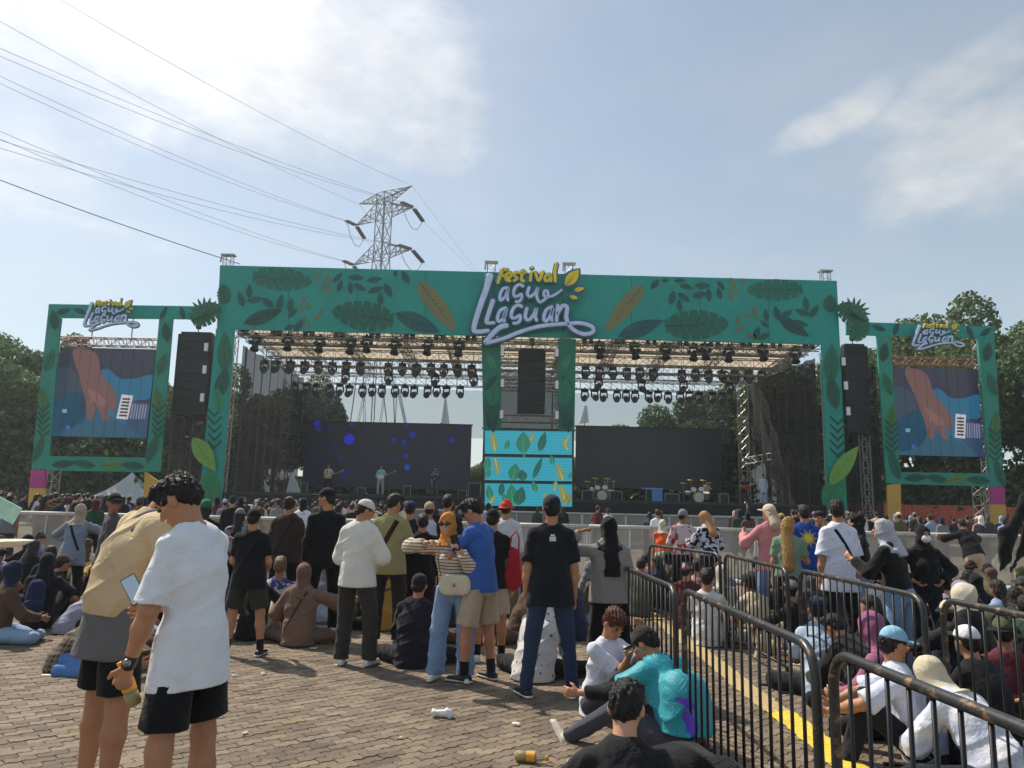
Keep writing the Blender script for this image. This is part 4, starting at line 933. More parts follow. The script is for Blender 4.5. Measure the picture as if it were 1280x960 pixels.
def videoscreen(P,Y,label,fl):
    t=thing('video_screen',label,'screen'); (x0,z1)=MQ(*P[0],Y); (x1,_)=MQ(*P[1],Y); _,z0=MQ(*P[2],Y)
    MB().box((x0,Y,z0),(x1,Y+.3,z1)).build('screen_panel',dark,t)
    W_,H_=x1-x0,z1-z0
    def s(pts,c,o,nm,e=.75): 
        q=[(x0+W_*a,z1-H_*b) for a,b in pts]; v,f=prism(q,Y-.006*o-.004,Y-.006*o); return mk(nm,v,f,mat('screen_colour',c,.35,kind='emit',s=e*.95),t,smooth=False)
    def sm(pts,n=3):
        P_=[Vector(p) for p in pts]; m_=len(P_); Q=[]
        for i in range(m_):
            p0,p1,p2,p3=P_[i-1],P_[i],P_[(i+1)%m_],P_[(i+2)%m_]
            for k in range(n):
                u=k/n; q=.5*((2*p1)+(-p0+p2)*u+(2*p0-5*p1+4*p2-p3)*u*u+(-p0+3*p1-3*p2+p3)*u**3); Q.append((min(1,max(0,q.x)),min(1,max(0,q.y))))
        return Q
    s([(0,0),(1,0),(1,1),(0,1)],(44,50,84),1,'screen_image',.4)
    s([(0,.22),(0,1),(1,1),(1,.62),(.6,.55),(.3,.4)],(34,62,96),2,'guitar_body_shadow')
    s(sm([(.0,.28),(.12,.42),(.3,.38),(.5,.23),(.66,.34),(.85,.33),(1,.30),(1,.55),(.8,.6),(.76,.8),(.86,.96),(.7,.95),(.5,.92),(.3,.97),(0,.9)]),(22,104,140),3,'guitar_body',.62)
    s(sm([(0,.62),(.3,.5),(.5,.7),(.75,.85),(.9,1),(0,1)]),(26,78,104),4,'guitar_lower')
    s(sm([(.0,.26),(.2,.30),(.36,.62),(.3,.85),(.1,.95),(0,.9)]),(44,58,76),4,'sleeve_shadow')
    s(sm([(.14,.02),(.38,.06),(.47,.3),(.62,.48),(.66,.62),(.62,.72),(.55,.68),(.6,.8),(.53,.8),(.46,.68),(.42,.8),(.37,.80),(.34,.66),(.28,.45),(.2,.25)]),(128,88,84),6,'hand_image',.5)
    s(sm([(.33,.45),(.46,.52),(.56,.62),(.5,.66),(.4,.6),(.36,.7),(.38,.58)]),(150,104,98),7,'knuckle_image',.5)
    s([(.0,.0),(1,0),(1,.24),(.75,.34),(.52,.18),(.0,.2)],(52,50,70),5,'shirt_image',.5)
    s([(.70,.52),(.82,.53),(.79,.80),(.67,.79)],(200,196,200),8,'pickup_plate',.75)
    for k in range(6): s([(.715-.003*k,.56+.037*k),(.795-.003*k,.563+.037*k),(.79-.003*k,.583+.037*k),(.71-.003*k,.58+.037*k)],(36,30,48),9,'pickup_bar',.7)
    for k in range(6):
        s([(.82+.028*k,.62+.002*k),(.834+.028*k,.62+.002*k),(.825+.028*k,.79),(.812+.028*k,.79)],(150,150,180),8,'fret',.6)
    for k in range(4): s([(.80,.645+.037*k),(1,.65+.037*k),(1,.655+.037*k),(.80,.651+.037*k)],(120,120,150),10,'string',.6)
    s([(.10,.70),(.15,.70),(.15,.74),(.10,.74)],(120,170,180),8,'knob_image',.7); s([(.16,.88),(.2,.88),(.2,.92),(.16,.92)],(60,80,170),8,'knob_image',.7)
    nc=int(W_//.55)
    for k in range(1,nc): MB().box((x0+W_*k/nc-.006,Y-.075,z0),(x0+W_*k/nc+.006,Y-.07,z1)).build('panel_seam',dark,t)
    mb=MB(); truss(mb,(x0-.05,Y+.1,z1+.35),(x1+.05,Y+.1,z1+.35),w_=.42,bay=.4,r=.03,lac=.018); mb.build('header_truss',rust,t)
    for a in(.3,.72):
        mb=MB(); xx=x0+W_*a; mb.tube([(xx,Y+.1,z1+.5),(xx,Y+.1,z1+2.1)],.03,5); mb.build('hanger',rust,t)
    return t
videoscreen([(76,434),(195,434),(193,548)],38.5,'left video screen showing a hand strumming a teal guitar',1)
videoscreen([(1116,459),(1221,459),(1221,571)],38.5,'right video screen showing a hand strumming a teal guitar',-1)
logo((103,372,173,414),'small Lagu Llaguan logo sign on the left screen frame',SY-.35,0); logo((1139,401,1205,438),'small Lagu Llaguan logo sign on the right screen frame',SY-.35,0)
def tower(u,v0,v1,Y,label,m=alu,w_=.5,lean=0):
    x,z1=MQ(u,v0,Y); t=thing('scaffold_tower',label,'scaffold',(x,Y,0)); mb=MB(); truss(mb,(lean,0,0),(0,0,z1),w_=w_,bay=.55,r=.03,lac=.02); mb.build('truss_mast',m,t); MB().box((lean-.5,-.4,0),(lean+.5,.4,.06)).build('base_plate',dark,t); return t
tower(72,398,620,38.9,'slim silver truss mast behind the left edge of left screen frame',w_=.3); tower(1222,424,640,38.9,'silver truss mast behind the right edge of right screen frame',w_=.42)
tower(63,588,620,39.6,'stub truss mast under the magenta block of left frame',w_=.7); tower(1228,606,650,39.6,'stub truss mast beside the magenta block of right frame',w_=.7)
tower(977,585,640,40.5,'dark truss mast right of the figure in white on stage',dark,w_=.4); 
def mast2(): 
    x,z=MQ(1078,545,39.2); tower(1080,545,640,40.0,'short silver truss mast below the right hanging speaker',alu,.4)
mast2()
# ---- hanging line arrays
def linearray(u0,v0,u1,v1,Y,label,ztop,nb=10,side=1):
    x0,z1=MQ(u0,v0,Y); x1,z0=MQ(u1,v1,Y); cx_=(x0+x1)/2; W_=(x1-x0); t=thing('line_array',label,'speaker',(cx_,Y,z0)); H_=z1-z0
    g=mat('speaker_grille',(20,20,23),.6,kind='rough',f=30); q=mat('speaker_case',(30,30,33),.45,kind='rough',f=12)
    for k in range(nb):
        za_=H_-H_*k/nb; zb_=H_-H_*(k+1)/nb+.012; cv_=.10*((k/nb)**2); mb=MB(); mb.box((-W_/2,cv_,zb_),(W_/2,cv_+.75,za_)); o=mb.build('speaker_box',q,t)
        MB().box((-W_/2+.03,cv_-.02,zb_+.02),(W_/2-.03,cv_,za_-.02)).build('grille',g,o)
    MB().box((-W_/2+.1,.1,H_),(W_/2-.1,.6,H_+.14)).build('fly_bar',dark,t)
    MB().tube([(0,.35,H_+.14),(0,.35,H_+.35),(0,.35,ztop-z0)],.03,6).build('chain',dark,t); MB().lathe([(.0,.0),(.14,.02),(.16,.2),(.12,.42),(0,.45)],(0,.35,H_+.35),10).build('chain_hoist',dark,t)
    return t
linearray(223,417,256,518,39.0,'left hanging black line array speaker beside the stage leg',10.9); linearray(1055,432,1090,540,39.0,'right hanging black line array speaker beside the stage leg',10.6); linearray(648,438,681,516,39.8,'centre hanging black line array speaker between the two green posts',10.3)
wp=mat('white_blinder',(228,228,230),.4)
for i,(u,v,w2) in enumerate(((628,440,'top left'),(628,479,'middle left'),(627,518,'bottom left'),(696,441,'top right'),(696,481,'middle right'),(696,519,'bottom right'),(258,434,'top'),(256,462,'middle'),(253,497,'bottom'),(1054,452,'top'),(1057,482,'middle'),(1060,514,'bottom'))):
    x,z=MQ(u,v,37.9); where='of the centre bay posts' if i<6 else ('beside the left line array' if i<9 else 'beside the right line array')
    t=thing('strobe_light','white strobe light bar, %s %s'%(w2,where),'stage light',(x,37.82,z),0,'white strobe bars on the stage posts'); MB().box((-.09,0,-.21),(.09,.1,.21)).build('lamp_face',wp,t); MB().box((-.11,.1,-.24),(.11,.2,.24)).build('housing',dark,t); MB().tube([(0,.2,0),(0,.42,0)],.03,5).build('bracket',dark,t)
# ---- moving heads and par cans
hb=mat('lamp_black',(22,22,25),.4,.2)
def movinghead(k):
    t=thing('stage_light','x','stage light'); MB().box((-.2,-.17,-.16),(.2,.17,0)).box((-.05,-.04,0),(.05,.04,.12)).build('base',hb,t)
    if k==0:
        MB().tube([(-.19,0,-.15),(-.21,0,-.34),(-.2,0,-.5)],.045,5).box((-.2,-.04,-.18),(.2,.04,-.14)).tube([(.19,0,-.15),(.21,0,-.34),(.2,0,-.5)],.045,5).build('yoke',hb,t)
        M_=Matrix.Rotation(R(115),3,'X'); o=MB().lathe([(0,-.22),(.10,-.22),(.15,-.12),(.16,.05),(.185,.12),(.185,.24),(.16,.24)],(0,0,-.48),12,M=M_).build('head',hb,t,smooth=True)
        MB().lathe([(.001,.225),(.16,.225)],(0,0,-.48),12,M=M_).build('lens',mat('lens_glass',(96,104,116),.12,spec=.8),o)
    else:
        M_=Matrix.Rotation(R(160),3,'X'); o=MB().lathe([(0,-.14),(.09,-.14),(.12,0),(.17,.2),(.21,.30),(.21,.33)],(0,0,-.42),10,M=M_).build('head',hb,t,smooth=True)
        MB().box((-.2,-.03,-.5),(-.17,.03,-.16)).box((-.2,-.031,-.17),(.2,.031,-.14)).box((.17,-.03,-.5),(.2,.03,-.16)).build('yoke',hb,t)
        for s_ in(-1,1): MB().box((s_*.2-.09,-.1,-.40),(s_*.2+.09,.02,-.24)).build('barn_door',hb,o)
    return t
def parcluster():
    t=thing('stage_light','x','stage light')
    MB().box((-.04,-.04,-.1),(.04,.04,.1)).build('clamp',hb,t)
    for a in(35,145,215,325):
        x,z=math.cos(R(a))*.2,math.sin(R(a))*.16-.15; MB().lathe([(0,-.1),(.10,-.1),(.12,.14),(.10,.14)],(x,0,z),8,M=Matrix.Rotation(R(100),3,'X')).build('par_can',hb,t,smooth=True)
    return t
protos=[movinghead(0),movinghead(1),parcluster()]; used=[0,0,0]
ORD=['first','second','third','fourth','fifth','sixth','seventh','eighth','ninth','tenth','eleventh','twelfth','thirteenth','fourteenth','fifteenth','sixteenth']
cnt_={}
def lamp(u,v,Y,k,row,dv=0,sc_=1):
    p=PY(u,v,Y); bay='left' if u<612 else 'right'; key=(bay,row,k); cnt_[key]=cnt_.get(key,0)+1
    nm=('black moving head light','black flood light','four par light cluster')[k]
    lb='%s, %s from left, %s row, %s bay'%(nm,ORD[cnt_[key]-1],row,bay); g='stage lights hung under the canopy'
    o=protos[k] if not used[k] else dup(protos[k]); used[k]=1; o.location=p+Vector((0,0,.42*sc_)); o.rotation_euler=(0,0,random.uniform(-.5,.5)); o['label']=lb; o['group']=g; o.scale=(1.14,)*3
    return o
q1=lambda x,y:(260+x/3.556,400+y/3.556); q2=lambda x,y:(700+x/3.368,320+y/3.368)
for x,y in((158,75),(305,78),(448,82),(586,82),(742,90),(893,92),(1030,97),(1170,97)): lamp(*q1(x,y),40.4,2,'front')
for x,y in((213,102),(355,100),(498,108),(636,116),(704,108),(832,118),(978,120),(1118,125)): lamp(*q1(x,y),39.0,1,'front')
for x,y in((118,374),(250,375),(385,380),(517,380),(650,385),(782,385),(913,390),(1045,393)): lamp(*q2(x,y),40.4,2,'front')
for x,y in((165,397),(314,400),(442,403),(563,407),(611,402),(711,412),(852,407),(990,418)): lamp(*q2(x,y),39.0,1,'front')
for x,y in((250,210),(302,210),(366,212),(430,214),(490,214),(553,218),(615,216),(676,220),(800,222),(863,222),(927,226),(990,224),(1048,228),(1108,228),(1172,230)): lamp(*q1(x,y),46.0,0,'middle')
for x,y in((108,494),(166,492),(222,496),(281,500),(336,500),(394,504),(513,508),(570,506),(625,510),(683,510),(735,512),(796,512),(850,512)): lamp(*q2(x,y),46.0,0,'middle')
for x,y in((611,258),(802,262),(1010,268),(1180,270)): lamp(*q1(x,y),47.5,0,'hanging middle')
for x,y in((163,538),(343,550),(520,550),(712,558)): lamp(*q2(x,y),47.5,0,'hanging middle')
for x,y in((385,310),(438,308),(482,314),(542,318),(586,312),(628,318),(686,320),(730,316),(772,320),(831,320),(875,318),(916,322),(976,322),(1016,318),(1060,322),(1120,322)): lamp(*q1(x,y),49.5,0,'back')
for x,y in((104,588),(146,586),(184,590),(240,592),(278,592),(316,594),(372,596),(413,592),(455,598),(506,598),(545,594),(583,600),(640,600),(680,600)): lamp(*q2(x,y),49.5,0,'back')
for x,y in((376,435),(372,540),(368,650)):
    lamp(*q1(x,y),48.4,0,'tower')
# ---- backline
def musicgear():
    def amp(u,v,w_,h_,Y,label,grp='amplifiers and cases on the stage'):
        x,z=MQ(u,v,Y); t=thing('amplifier',label,'amplifier',(x,Y,2.0),0,grp); w2=w_*Y/FPX; h2=h_*Y/FPX
        MB().box((-w2/2,0,.03),(w2/2,.45,h2)).build('cabinet',mat('speaker_case',(30,30,33),.45,kind='rough',f=12),t); MB().box((-w2/2+.04,-.012,.07),(w2/2-.04,0,h2*.72)).build('grille',mat('grille_cloth',(44,44,46),.9,kind='fabric'),t)
        e=mat('case_edge',(150,150,150),.4,.7)
        for a,b in(((-w2/2,-.02,.03),(-w2/2+.03,.0,h2)),((w2/2-.03,-.02,.03),(w2/2,.0,h2)),((-w2/2,-.02,h2-.03),(w2/2,.0,h2))): MB().box(a,b).build('edge_strip',e,t)
    for i,a in enumerate(((452,612,11,9,44,'small amplifier right of the left guitarist'),(509,612,9,13,44,'amplifier right of the middle guitarist'),(578,610,11,9,44,'flat amplifier beside the right guitarist'),(593,612,15,18,43,'flight case stack left of the cyan screen'),(380,612,9,13,43,'tall amplifier left of the left guitarist'),(318,600,17,32,45,'tall black speaker stack by the left scrim'),(817,603,19,17,44,'keyboard amplifier left of the drum kit'),(770,612,16,12,42,'black stage monitor under the right video wall'),(905,612,11,12,43,'reddish amplifier left of the person in white'),(735,612,14,12,42,'black stage monitor nearest the cyan screen'),(840,616,18,10,41,'low monitor wedge in front of the keyboard'),(1002,605,20,28,45,'tall black side speaker by the right leg'))): amp(*a)
    # drum kits
    def kit(u,Y,label):
        x,_=MQ(u,610,Y); t=thing('drum_kit',label,'drum kit',(x,Y,2.0)); sh=mat('drum_shell',(150,148,150),.3,.1); sk_=mat('drum_skin',(205,203,198),.5); br=mat('cymbal_brass',(172,146,80),.3,.9)
        def drum(cx_,cy_,z,r,h_,ax):
            M_=Matrix.Rotation(R(ax),3,'X'); o=MB().lathe([(r,-h_/2),(r,h_/2)],(cx_,cy_,z),16,M=M_).build('drum',sh,t,smooth=True); MB().lathe([(.001,h_/2),(r,h_/2)],(cx_,cy_,z),16,M=M_).build('drum_skin',sk_,o)
        drum(0,-.1,.32,.30,.4,90); drum(-.25,0,.75,.16,.2,60); drum(.2,0,.77,.16,.2,60); drum(.55,.2,.45,.2,.38,20); drum(-.55,.2,.6,.17,.14,15)
        for cx_,cz in((-.8,1.15),(.75,1.2),(.4,1.35),(-.35,1.35)):
            o=MB().tube([(cx_,.2,0),(cx_,.2,cz)],.015,5).build('cymbal_stand',mat('chrome',(170,170,172),.3,.9),t); MB().lathe([(.0,.03),(.05,.03),(.24,0),(.05,.02)],(cx_,.2,cz),16,M=Matrix.Rotation(R(14),3,'X')).build('cymbal',br,o,smooth=True)
        MB().lathe([(0,.46),(.18,.46),(.18,.4),(.03,.38),(.03,0)],(0,.8,0),12).build('stool',blk,t)
        return t
    kit(752,45.5,'silver drum kit on the stage beside the cyan screen'); kit(872,44.5,'silver drum kit on the right half of the stage')
    for i,(u,Y,lb) in enumerate(((402,42.2,'thin microphone stand before the left guitarist'),(467,42.2,'thin microphone stand before the middle guitarist'),(537,42.2,'thin microphone stand before the right band member'),(735,42.3,'thin microphone stand near the cyan screen'),(925,42.3,'thin microphone stand left of the person in white'))):
        x,_=MQ(u,610,Y); t=thing('microphone_stand',lb,'microphone stand',(x,Y,2.0),0,'microphone stands on the stage'); MB().tube([(0,0,0),(0,0,1.45)],.014,5).build('pole',dark,t); MB().tube([(0,0,1.45),(.12,.25,1.55)],.012,5).build('boom_arm',dark,t); MB().lathe([(0,0),(.16,0),(.16,.02),(0,.03)],(0,0,0),12).build('stand_base',dark,t); MB().lathe([(0,0),(.03,.02),(.035,.07),(0,.1)],(.12,.25,1.52),8).build('microphone',dark,t)
    t=thing('blue_stand','light blue draped table on the stage left of the drum kit','table',(PY(815,625,40).x,40,2.0)); MB().box((-.55,-.3,.62),(.55,.3,.68)).build('table_top',mat('blue_board',(90,150,200),.6,kind='rough'),t); MB().box((-.05,-.28,0),(.5,-.22,.62)).build('front_drape',mat('blue_drape',(80,135,190),.8,kind='fabric'),t)
musicgear()

# ------------------------------------------------------------------ trees behind the stage
bark=mat('bark',(74,64,54),.95,kind='rough',f=6)
def crown_mesh(seed,rx,rz,zc,nl,leaf,m):
    r=np.random.default_rng(seed); nlobe=26
    c=r.normal(size=(nlobe,3)); c/=np.linalg.norm(c,axis=1)[:,None]; c*=r.uniform(.35,.92,(nlobe,1)); c[:,2]=np.where(c[:,2]<-.35,c[:,2]*.5,c[:,2])
    lr=r.uniform(.24,.46,nlobe); w_=lr**2; li=r.choice(nlobe,nl,p=w_/w_.sum())
    d=r.normal(size=(nl,3)); d/=np.linalg.norm(d,axis=1)[:,None]; rad=lr[li]*r.uniform(.55,1.08,nl)**.6
    p=c[li]+d*rad[:,None]; p[:,2]*=1.; P=p*np.array([rx,rx,rz])+np.array([0,0,zc])
    k=r.uniform(size=nl)>.0; P=P[k]; d=d[k]; n=len(P)
    nn=d*.7+r.normal(size=(n,3))*.6; nn/=np.linalg.norm(nn,axis=1)[:,None]; t=np.cross(nn,r.normal(size=(n,3))); t/=np.linalg.norm(t,axis=1)[:,None]; b=np.cross(nn,t)
    s=leaf*r.uniform(.6,1.3,(n,1)); V=np.stack([P-t*s,P-b*s*.55+nn*s*.1,P+t*s,P+b*s*.55+nn*s*.1],1).reshape(-1,3); F=np.arange(n*4).reshape(-1,4)
    return V,F,c*np.array([rx,rx,rz])+np.array([0,0,zc])
TV=[]
for i,(rx,rz,zc,c) in enumerate(((4.6,4.6,8.2,(82,108,50)),(5.4,4.4,9.2,(72,98,46)),(3.6,5.2,8.8,(84,106,54)))):
    V,F,C=crown_mesh(20+i,rx,rz,zc,30000,.17,None); root=thing('tree','x','tree'); cr_o=mk('crown',V,F,mat('foliage',c,.6,kind='leaf'),root,smooth=False)
    mb=MB(); mb.tube([(0,0,-.1),(.1,.05,1.5),(0,.1,3.4),(.1,0,zc-1)],.32,9,r2=.16); 
    tk=mb.build('trunk',bark,root,smooth=True)
    for q in range(7):
        e=Vector(C[q*3]); mb=MB(); st=Vector((.03*q,.05,2.6+.45*q)); md=(st+e)/2+Vector((0,0,.5)); mb.tube([st,md,e],.12,6,r2=.03); mb.build('limb',bark,tk,smooth=True)
    TV.append(root)
tu=[0,0,0]
TREES=[(-27,56,1,.80),(-34,52,1,.80),(-40.5,50,0,.97),(-37,60,2,1.0),(-44,57,1,1.08),(-31,64,0,.85),(-24,62,2,.85),(-19,60,0,.84),(-15,57,2,.78),(-11.2,60,0,.55),(-7.5,61,1,.44),(-3.0,66,0,.42),(2.5,64,2,.42),(5.8,66,0,.5),(9.4,60,1,.62),(12.8,58,0,.78),(16.3,56,2,.84),(20,55,1,.9),(24.5,53,0,.90),(28,51,1,1.0),(32.5,53,2,1.16),(36.5,50,0,1.22),(41,54,1,1.3),(30,60,0,1.15),(45,57,0,1.35),(22,63,2,1.0),(29.5,57,2,1.12),(38.5,46.5,1,1.12),(34.5,58,0,1.3)]
seenlab={}
for i,(x,y,k,s_) in enumerate(TREES):
    side_='left' if x<-22 else ('right' if x>24 else 'back')
    base={'left':'broad dark green tree beyond the left screen frame','right':'tall dark green tree behind the right screen frame','back':'bushy green tree seen through the mesh behind the stage'}[side_]
    seenlab[base]=seenlab.get(base,0)+1; lb=base.replace(' tree',' tree, %s from the left,'%ORD[seenlab[base]-1],1)
    o=TV[k] if not tu[k] else dup(TV[k]); tu[k]=1; o.location=(x,y,0); o.rotation_euler=(0,0,i*1.3); o.scale=(s_,s_,s_); o['label']=lb; o['group']={'left':'trees beyond the left screen','right':'trees behind the right screen','back':'trees behind the stage'}[side_]
# undergrowth and boundary hedges far back
def hedge(x0,x1,y,z,label,seed):
    r=np.random.default_rng(seed); n=int((x1-x0)*1500); P=np.stack([r.uniform(x0,x1,n),y+r.normal(0,1.1,n),z*r.uniform(0,1,n)**.85*(1+.3*np.sin(r.uniform(x0,x1,n)))],1); P[:,2]=np.minimum(P[:,2],z*(.8+.25*np.sin(P[:,0]*.9)+.1*np.sin(P[:,0]*2.7)))
    nn=r.normal(size=(n,3)); nn/=np.linalg.norm(nn,axis=1)[:,None]; t=np.cross(nn,r.normal(size=(n,3))); t/=np.linalg.norm(t,axis=1)[:,None]; b=np.cross(nn,t); s=.21*r.uniform(.6,1.4,(n,1))
    V=np.stack([P-t*s,P-b*s*.6,P+t*s,P+b*s*.6],1).reshape(-1,3); o=mk('undergrowth',V,np.arange(n*4).reshape(-1,4),mat('foliage',(70,94,44),.6,kind='leaf'),smooth=False); o['kind']='stuff'; o['label']=label
hedge(-48,-17,50.5,7.0,'dense undergrowth below the trees on the left',3); hedge(18,50,49.5,7.0,'dense undergrowth below the trees on the right',4); hedge(-17,18,56,4.9,'low bushes behind the stage',5)
# ------------------------------------------------------------------ pylon and wires
st_=mat('pylon_steel',(140,146,152),.6,.3)
PYY=78; pb=PY(478,300,PYY); PX0=pb.x
def pylon():
    t=thing('power_pylon','grey lattice electricity pylon with two pairs of arms behind the stage','pylon',(PX0,PYY,0),R(-38))
    top=PY(487,243,PYY).z; a1=PY(487,271,PYY).z; a2=PY(487,322,PYY).z; hw=.62
    mb=MB(); k=16
    lev=[0]+[a2-9+i*2.2 for i in range(0,12)]; lev=[z for z in lev if z<top]+[top]
    def hwz(z): return hw+max(0,(a2-z))*.055
    for s1,s2 in((1,1),(1,-1),(-1,-1),(-1,1)):
        for z0,z1 in zip(lev,lev[1:]): mb.tube([(s1*hwz(z0),s2*hwz(z0),z0),(s1*hwz(z1),s2*hwz(z1),z1)],.075,4,cap=False)
    cs=[(1,1),(1,-1),(-1,-1),(-1,1)]
    for z0,z1 in zip(lev,lev[1:]):
        for q in range(4):
            a,b=cs[q],cs[(q+1)%4]; mb.tube([(a[0]*hwz(z0),a[1]*hwz(z0),z0),(b[0]*hwz(z1),b[1]*hwz(z1),z1)],.038,3,cap=False); mb.tube([(b[0]*hwz(z0),b[1]*hwz(z0),z0),(a[0]*hwz(z1),a[1]*hwz(z1),z1)],.038,3,cap=False); mb.tube([(a[0]*hwz(z1),a[1]*hwz(z1),z1),(b[0]*hwz(z1),b[1]*hwz(z1),z1)],.045,3,cap=False)
    mb.build('lattice_mast',st_,t); tips=[]
    for zt,L_,hh in((top,4.3,.8),(a1,4.6,1.5),(a2,4.7,1.5)):
        for s_ in(-1,1):
            mb=MB(); tip=Vector((s_*L_,0,zt if zt!=top else zt-.1)); up=1 if zt!=top else -1
            rt=[Vector((s_*hw,y,zt)) for y in(-hw,hw)]+[Vector((s_*hw,y,zt+hh*up)) for y in(-hw,hw)]
            for q in rt: mb.tube([q,tip],.06,4,cap=False)
            for j in range(1,4):
                f=j/4; a=[q.lerp(tip,f) for q in rt]; b=[q.lerp(tip,f-.25) for q in rt]
                for p_,q_ in((0,1),(2,3),(0,2),(1,3)): mb.tube([a[p_],a[q_]],.045,3,cap=False)
                mb.tube([b[0],a[2]],.045,3,cap=False); mb.tube([b[1],a[3]],.045,3,cap=False); mb.tube([b[2],a[3]],.045,3,cap=False)
            mb.build('cross_arm',st_,t); tips.append((tip,zt!=top))
    return t,tips
pyl,tips=pylon(); Wp=Matrix.Translation((PX0,PYY,0))@Matrix.Rotation(R(-38),4,'Z')
ins=mat('insulator',(74,74,78),.5); wirem=mat('wire',(150,154,160),.6,.1); wires=[]
def wire(a,b,sag,label,r=.015,n=24):
    a=Vector(a);b=Vector(b); pts=[a.lerp(b,i/n)-Vector((0,0,4*sag*(i/n)*(1-i/n))) for i in range(n+1)]
    o=MB().tube(pts,r,4,cap=False).build('power_line',wirem); tag(o,label,'cable',group='overhead power lines')
lefts=[(0,35),(200,60)]; ends={}
order=[('left earth wire',(0,3),1),('right earth wire',(100,-10),1),('upper left conductor',(0,72),0),('upper right conductor',(0,36),0),('lower left conductor',(0,140),0),('lower right conductor',(0,152),0)]
for (tip,isins),(nm,(u,v),e) in zip(tips,order):
    P=Wp@tip; 
    far=PZ(u,v,P.z*.80); dirn=(far-P); far2=P+dirn*1.5; dh=dirn.normalized()
    back=P+Vector((-dh.x*60,-dh.y*60,-7)); 
    if isins:
        for k,(d_) in enumerate((dh,Vector((-dh.x,-dh.y,-.35)).normalized())):
            e0=P+d_*.25; e1=P+d_*2.3; mb=MB()
            for o_ in(-.13,.13):
                off=d_.cross(Vector((0,0,1))).normalized()*o_; mb.tube([e0+off,e1+off],.13,6)
            W_=Wp.inverted(); o=mb.build('insulator_string',ins,pyl); o.matrix_parent_inverse=W_
            if k==0: sA=e1
            else: sB=e1
        mb=MB(); mb.tube([sA,sA.lerp(sB,.25)-Vector((0,0,1.3)),sA.lerp(sB,.5)-Vector((0,0,1.8)),sA.lerp(sB,.75)-Vector((0,0,1.5)),sB],.04,4); o=mb.build('jumper_cable',wirem,pyl); o.matrix_parent_inverse=Wp.inverted()
    else: sA=sB=P
    wire(sA,far2,1.2,'overhead %s running from the pylon to upper left'%nm); wire(sB,back,.6,'overhead %s running from the pylon down to the right'%nm)
    if isins: wire(sA,far2+Vector((.35,0,-.25)),1.6,'overhead twin of the %s running to upper left'%nm)
wire(PZ(-60,202,13),PZ(300,330,11.5),.1,'single low service cable crossing the sky at far left',.02)
# ------------------------------------------------------------------ tents, boundary walls
def tent():
    x0,z0=MQ(99,622,46); xa,za_=MQ(152,589,46); x1,_=MQ(194,622,46); t=thing('marquee_tent','white peaked marquee tent beneath the left screen frame','tent',((x0+x1)/2,47.5,0)); hw=(x1-x0)/2; ze=z0; n=12; V=[];F=[]
    for s in range(4):
        a=[(-1,-1),(1,-1),(1,1),(-1,1)]; p,q=a[s],a[(s+1)%4]; b=len(V)
        for i in range(n+1):
            t_=i/n; r=1-t_; z=ze+(za_-ze)*(t_**1.7)
            for j in range(n+1):
                f=j/n; V.append((hw*r*(p[0]+(q[0]-p[0])*f),hw*.6*r*(p[1]+(q[1]-p[1])*f),z))
        for i in range(n):
            for j in range(n): k=b+i*(n+1)+j; F.append((k,k+1,k+n+2,k+n+1))
    wt=mat('tent_cloth',(236,242,248),.6,kind='canvas',o=.55); mk('roof',V,F,wt,t); 
    MB().box((-hw,-hw*.6-.01,ze-.45),(hw,-hw*.6+.01,ze)).box((-hw-.01,-hw*.6,ze-.45),(-hw+.01,hw*.6,ze)).box((hw-.01,-hw*.6,ze-.45),(hw+.01,hw*.6,ze)).build('valance',wt,t)
    for sx in(-1,1):
        for sy in(-1,1): MB().tube([(sx*hw,sy*hw*.6,0),(sx*hw,sy*hw*.6,ze)],.04,6).build('leg',alu,t)
    return t
tent()
def sail(P,Y,label):
    q=[MQ(u,v,Y) for u,v in P]; t=thing('feather_banner',label,'banner',(q[0][0],Y,0)); v,f=prism([(a-q[0][0],b) for a,b in q],-.02,.02); mk('sail_cloth',v,f,mat('sail_cloth',(232,240,244),.6,kind='canvas',o=.5),t,smooth=False); MB().tube([(q[1][0]-q[0][0],.05,0),(q[1][0]-q[0][0],.05,q[1][1])],.03,5).build('pole',dark,t)
sail([(338,634),(325,585),(330,598),(336,612),(344,630)],44.6,'narrow pale blue triangular banner left of the rear tower'); sail([(357,618),(364,590),(371,601),(377,620)],44.8,'wide pale triangular banner on the stage by the rear tower')
sail([(505,530),(496,488),(500,486),(509,530)],53.4,'thin white spire banner behind the left bay, nearer the pylon'); sail([(551,530),(556,498),(558,498),(562,530)],53.4,'thin white spire banner behind the left bay, right one'); sail([(724,530),(731,507),(734,507),(736,528)],53.4,'thin white spire banner behind the right bay')
def wall(x0,x1,y,z,c,label,n):
    t=thing('boundary_fence',label,'fence',(x0,y,0)); m=mat('fence_sheet',c,.8,kind='rough',f=1.5); L_=(x1-x0)/n
    for i in range(n):
        V=[];F=[];k=14
        for j in range(k+1):
            xx=i*L_+L_*j/k*.99; V+=[(xx,.03*(j%2),0),(xx,.03*(j%2),z+.03*math.sin(i*2.2))]
        for j in range(k): F.append((2*j,2*j+2,2*j+3,2*j+1))
        mk('fence_panel',V,F,m,t,smooth=False); MB().box((i*L_-.05,.06,0),(i*L_+.05,.14,z+.12)).build('fence_post',dark,t)
wall(20.5,40,47,2.25,(196,98,74),'orange red sheet fence below the right screen frame',9); wall(-44,-19.5,50,2.35,(116,62,56),'dull red sheet fence beneath the trees at far left',11)
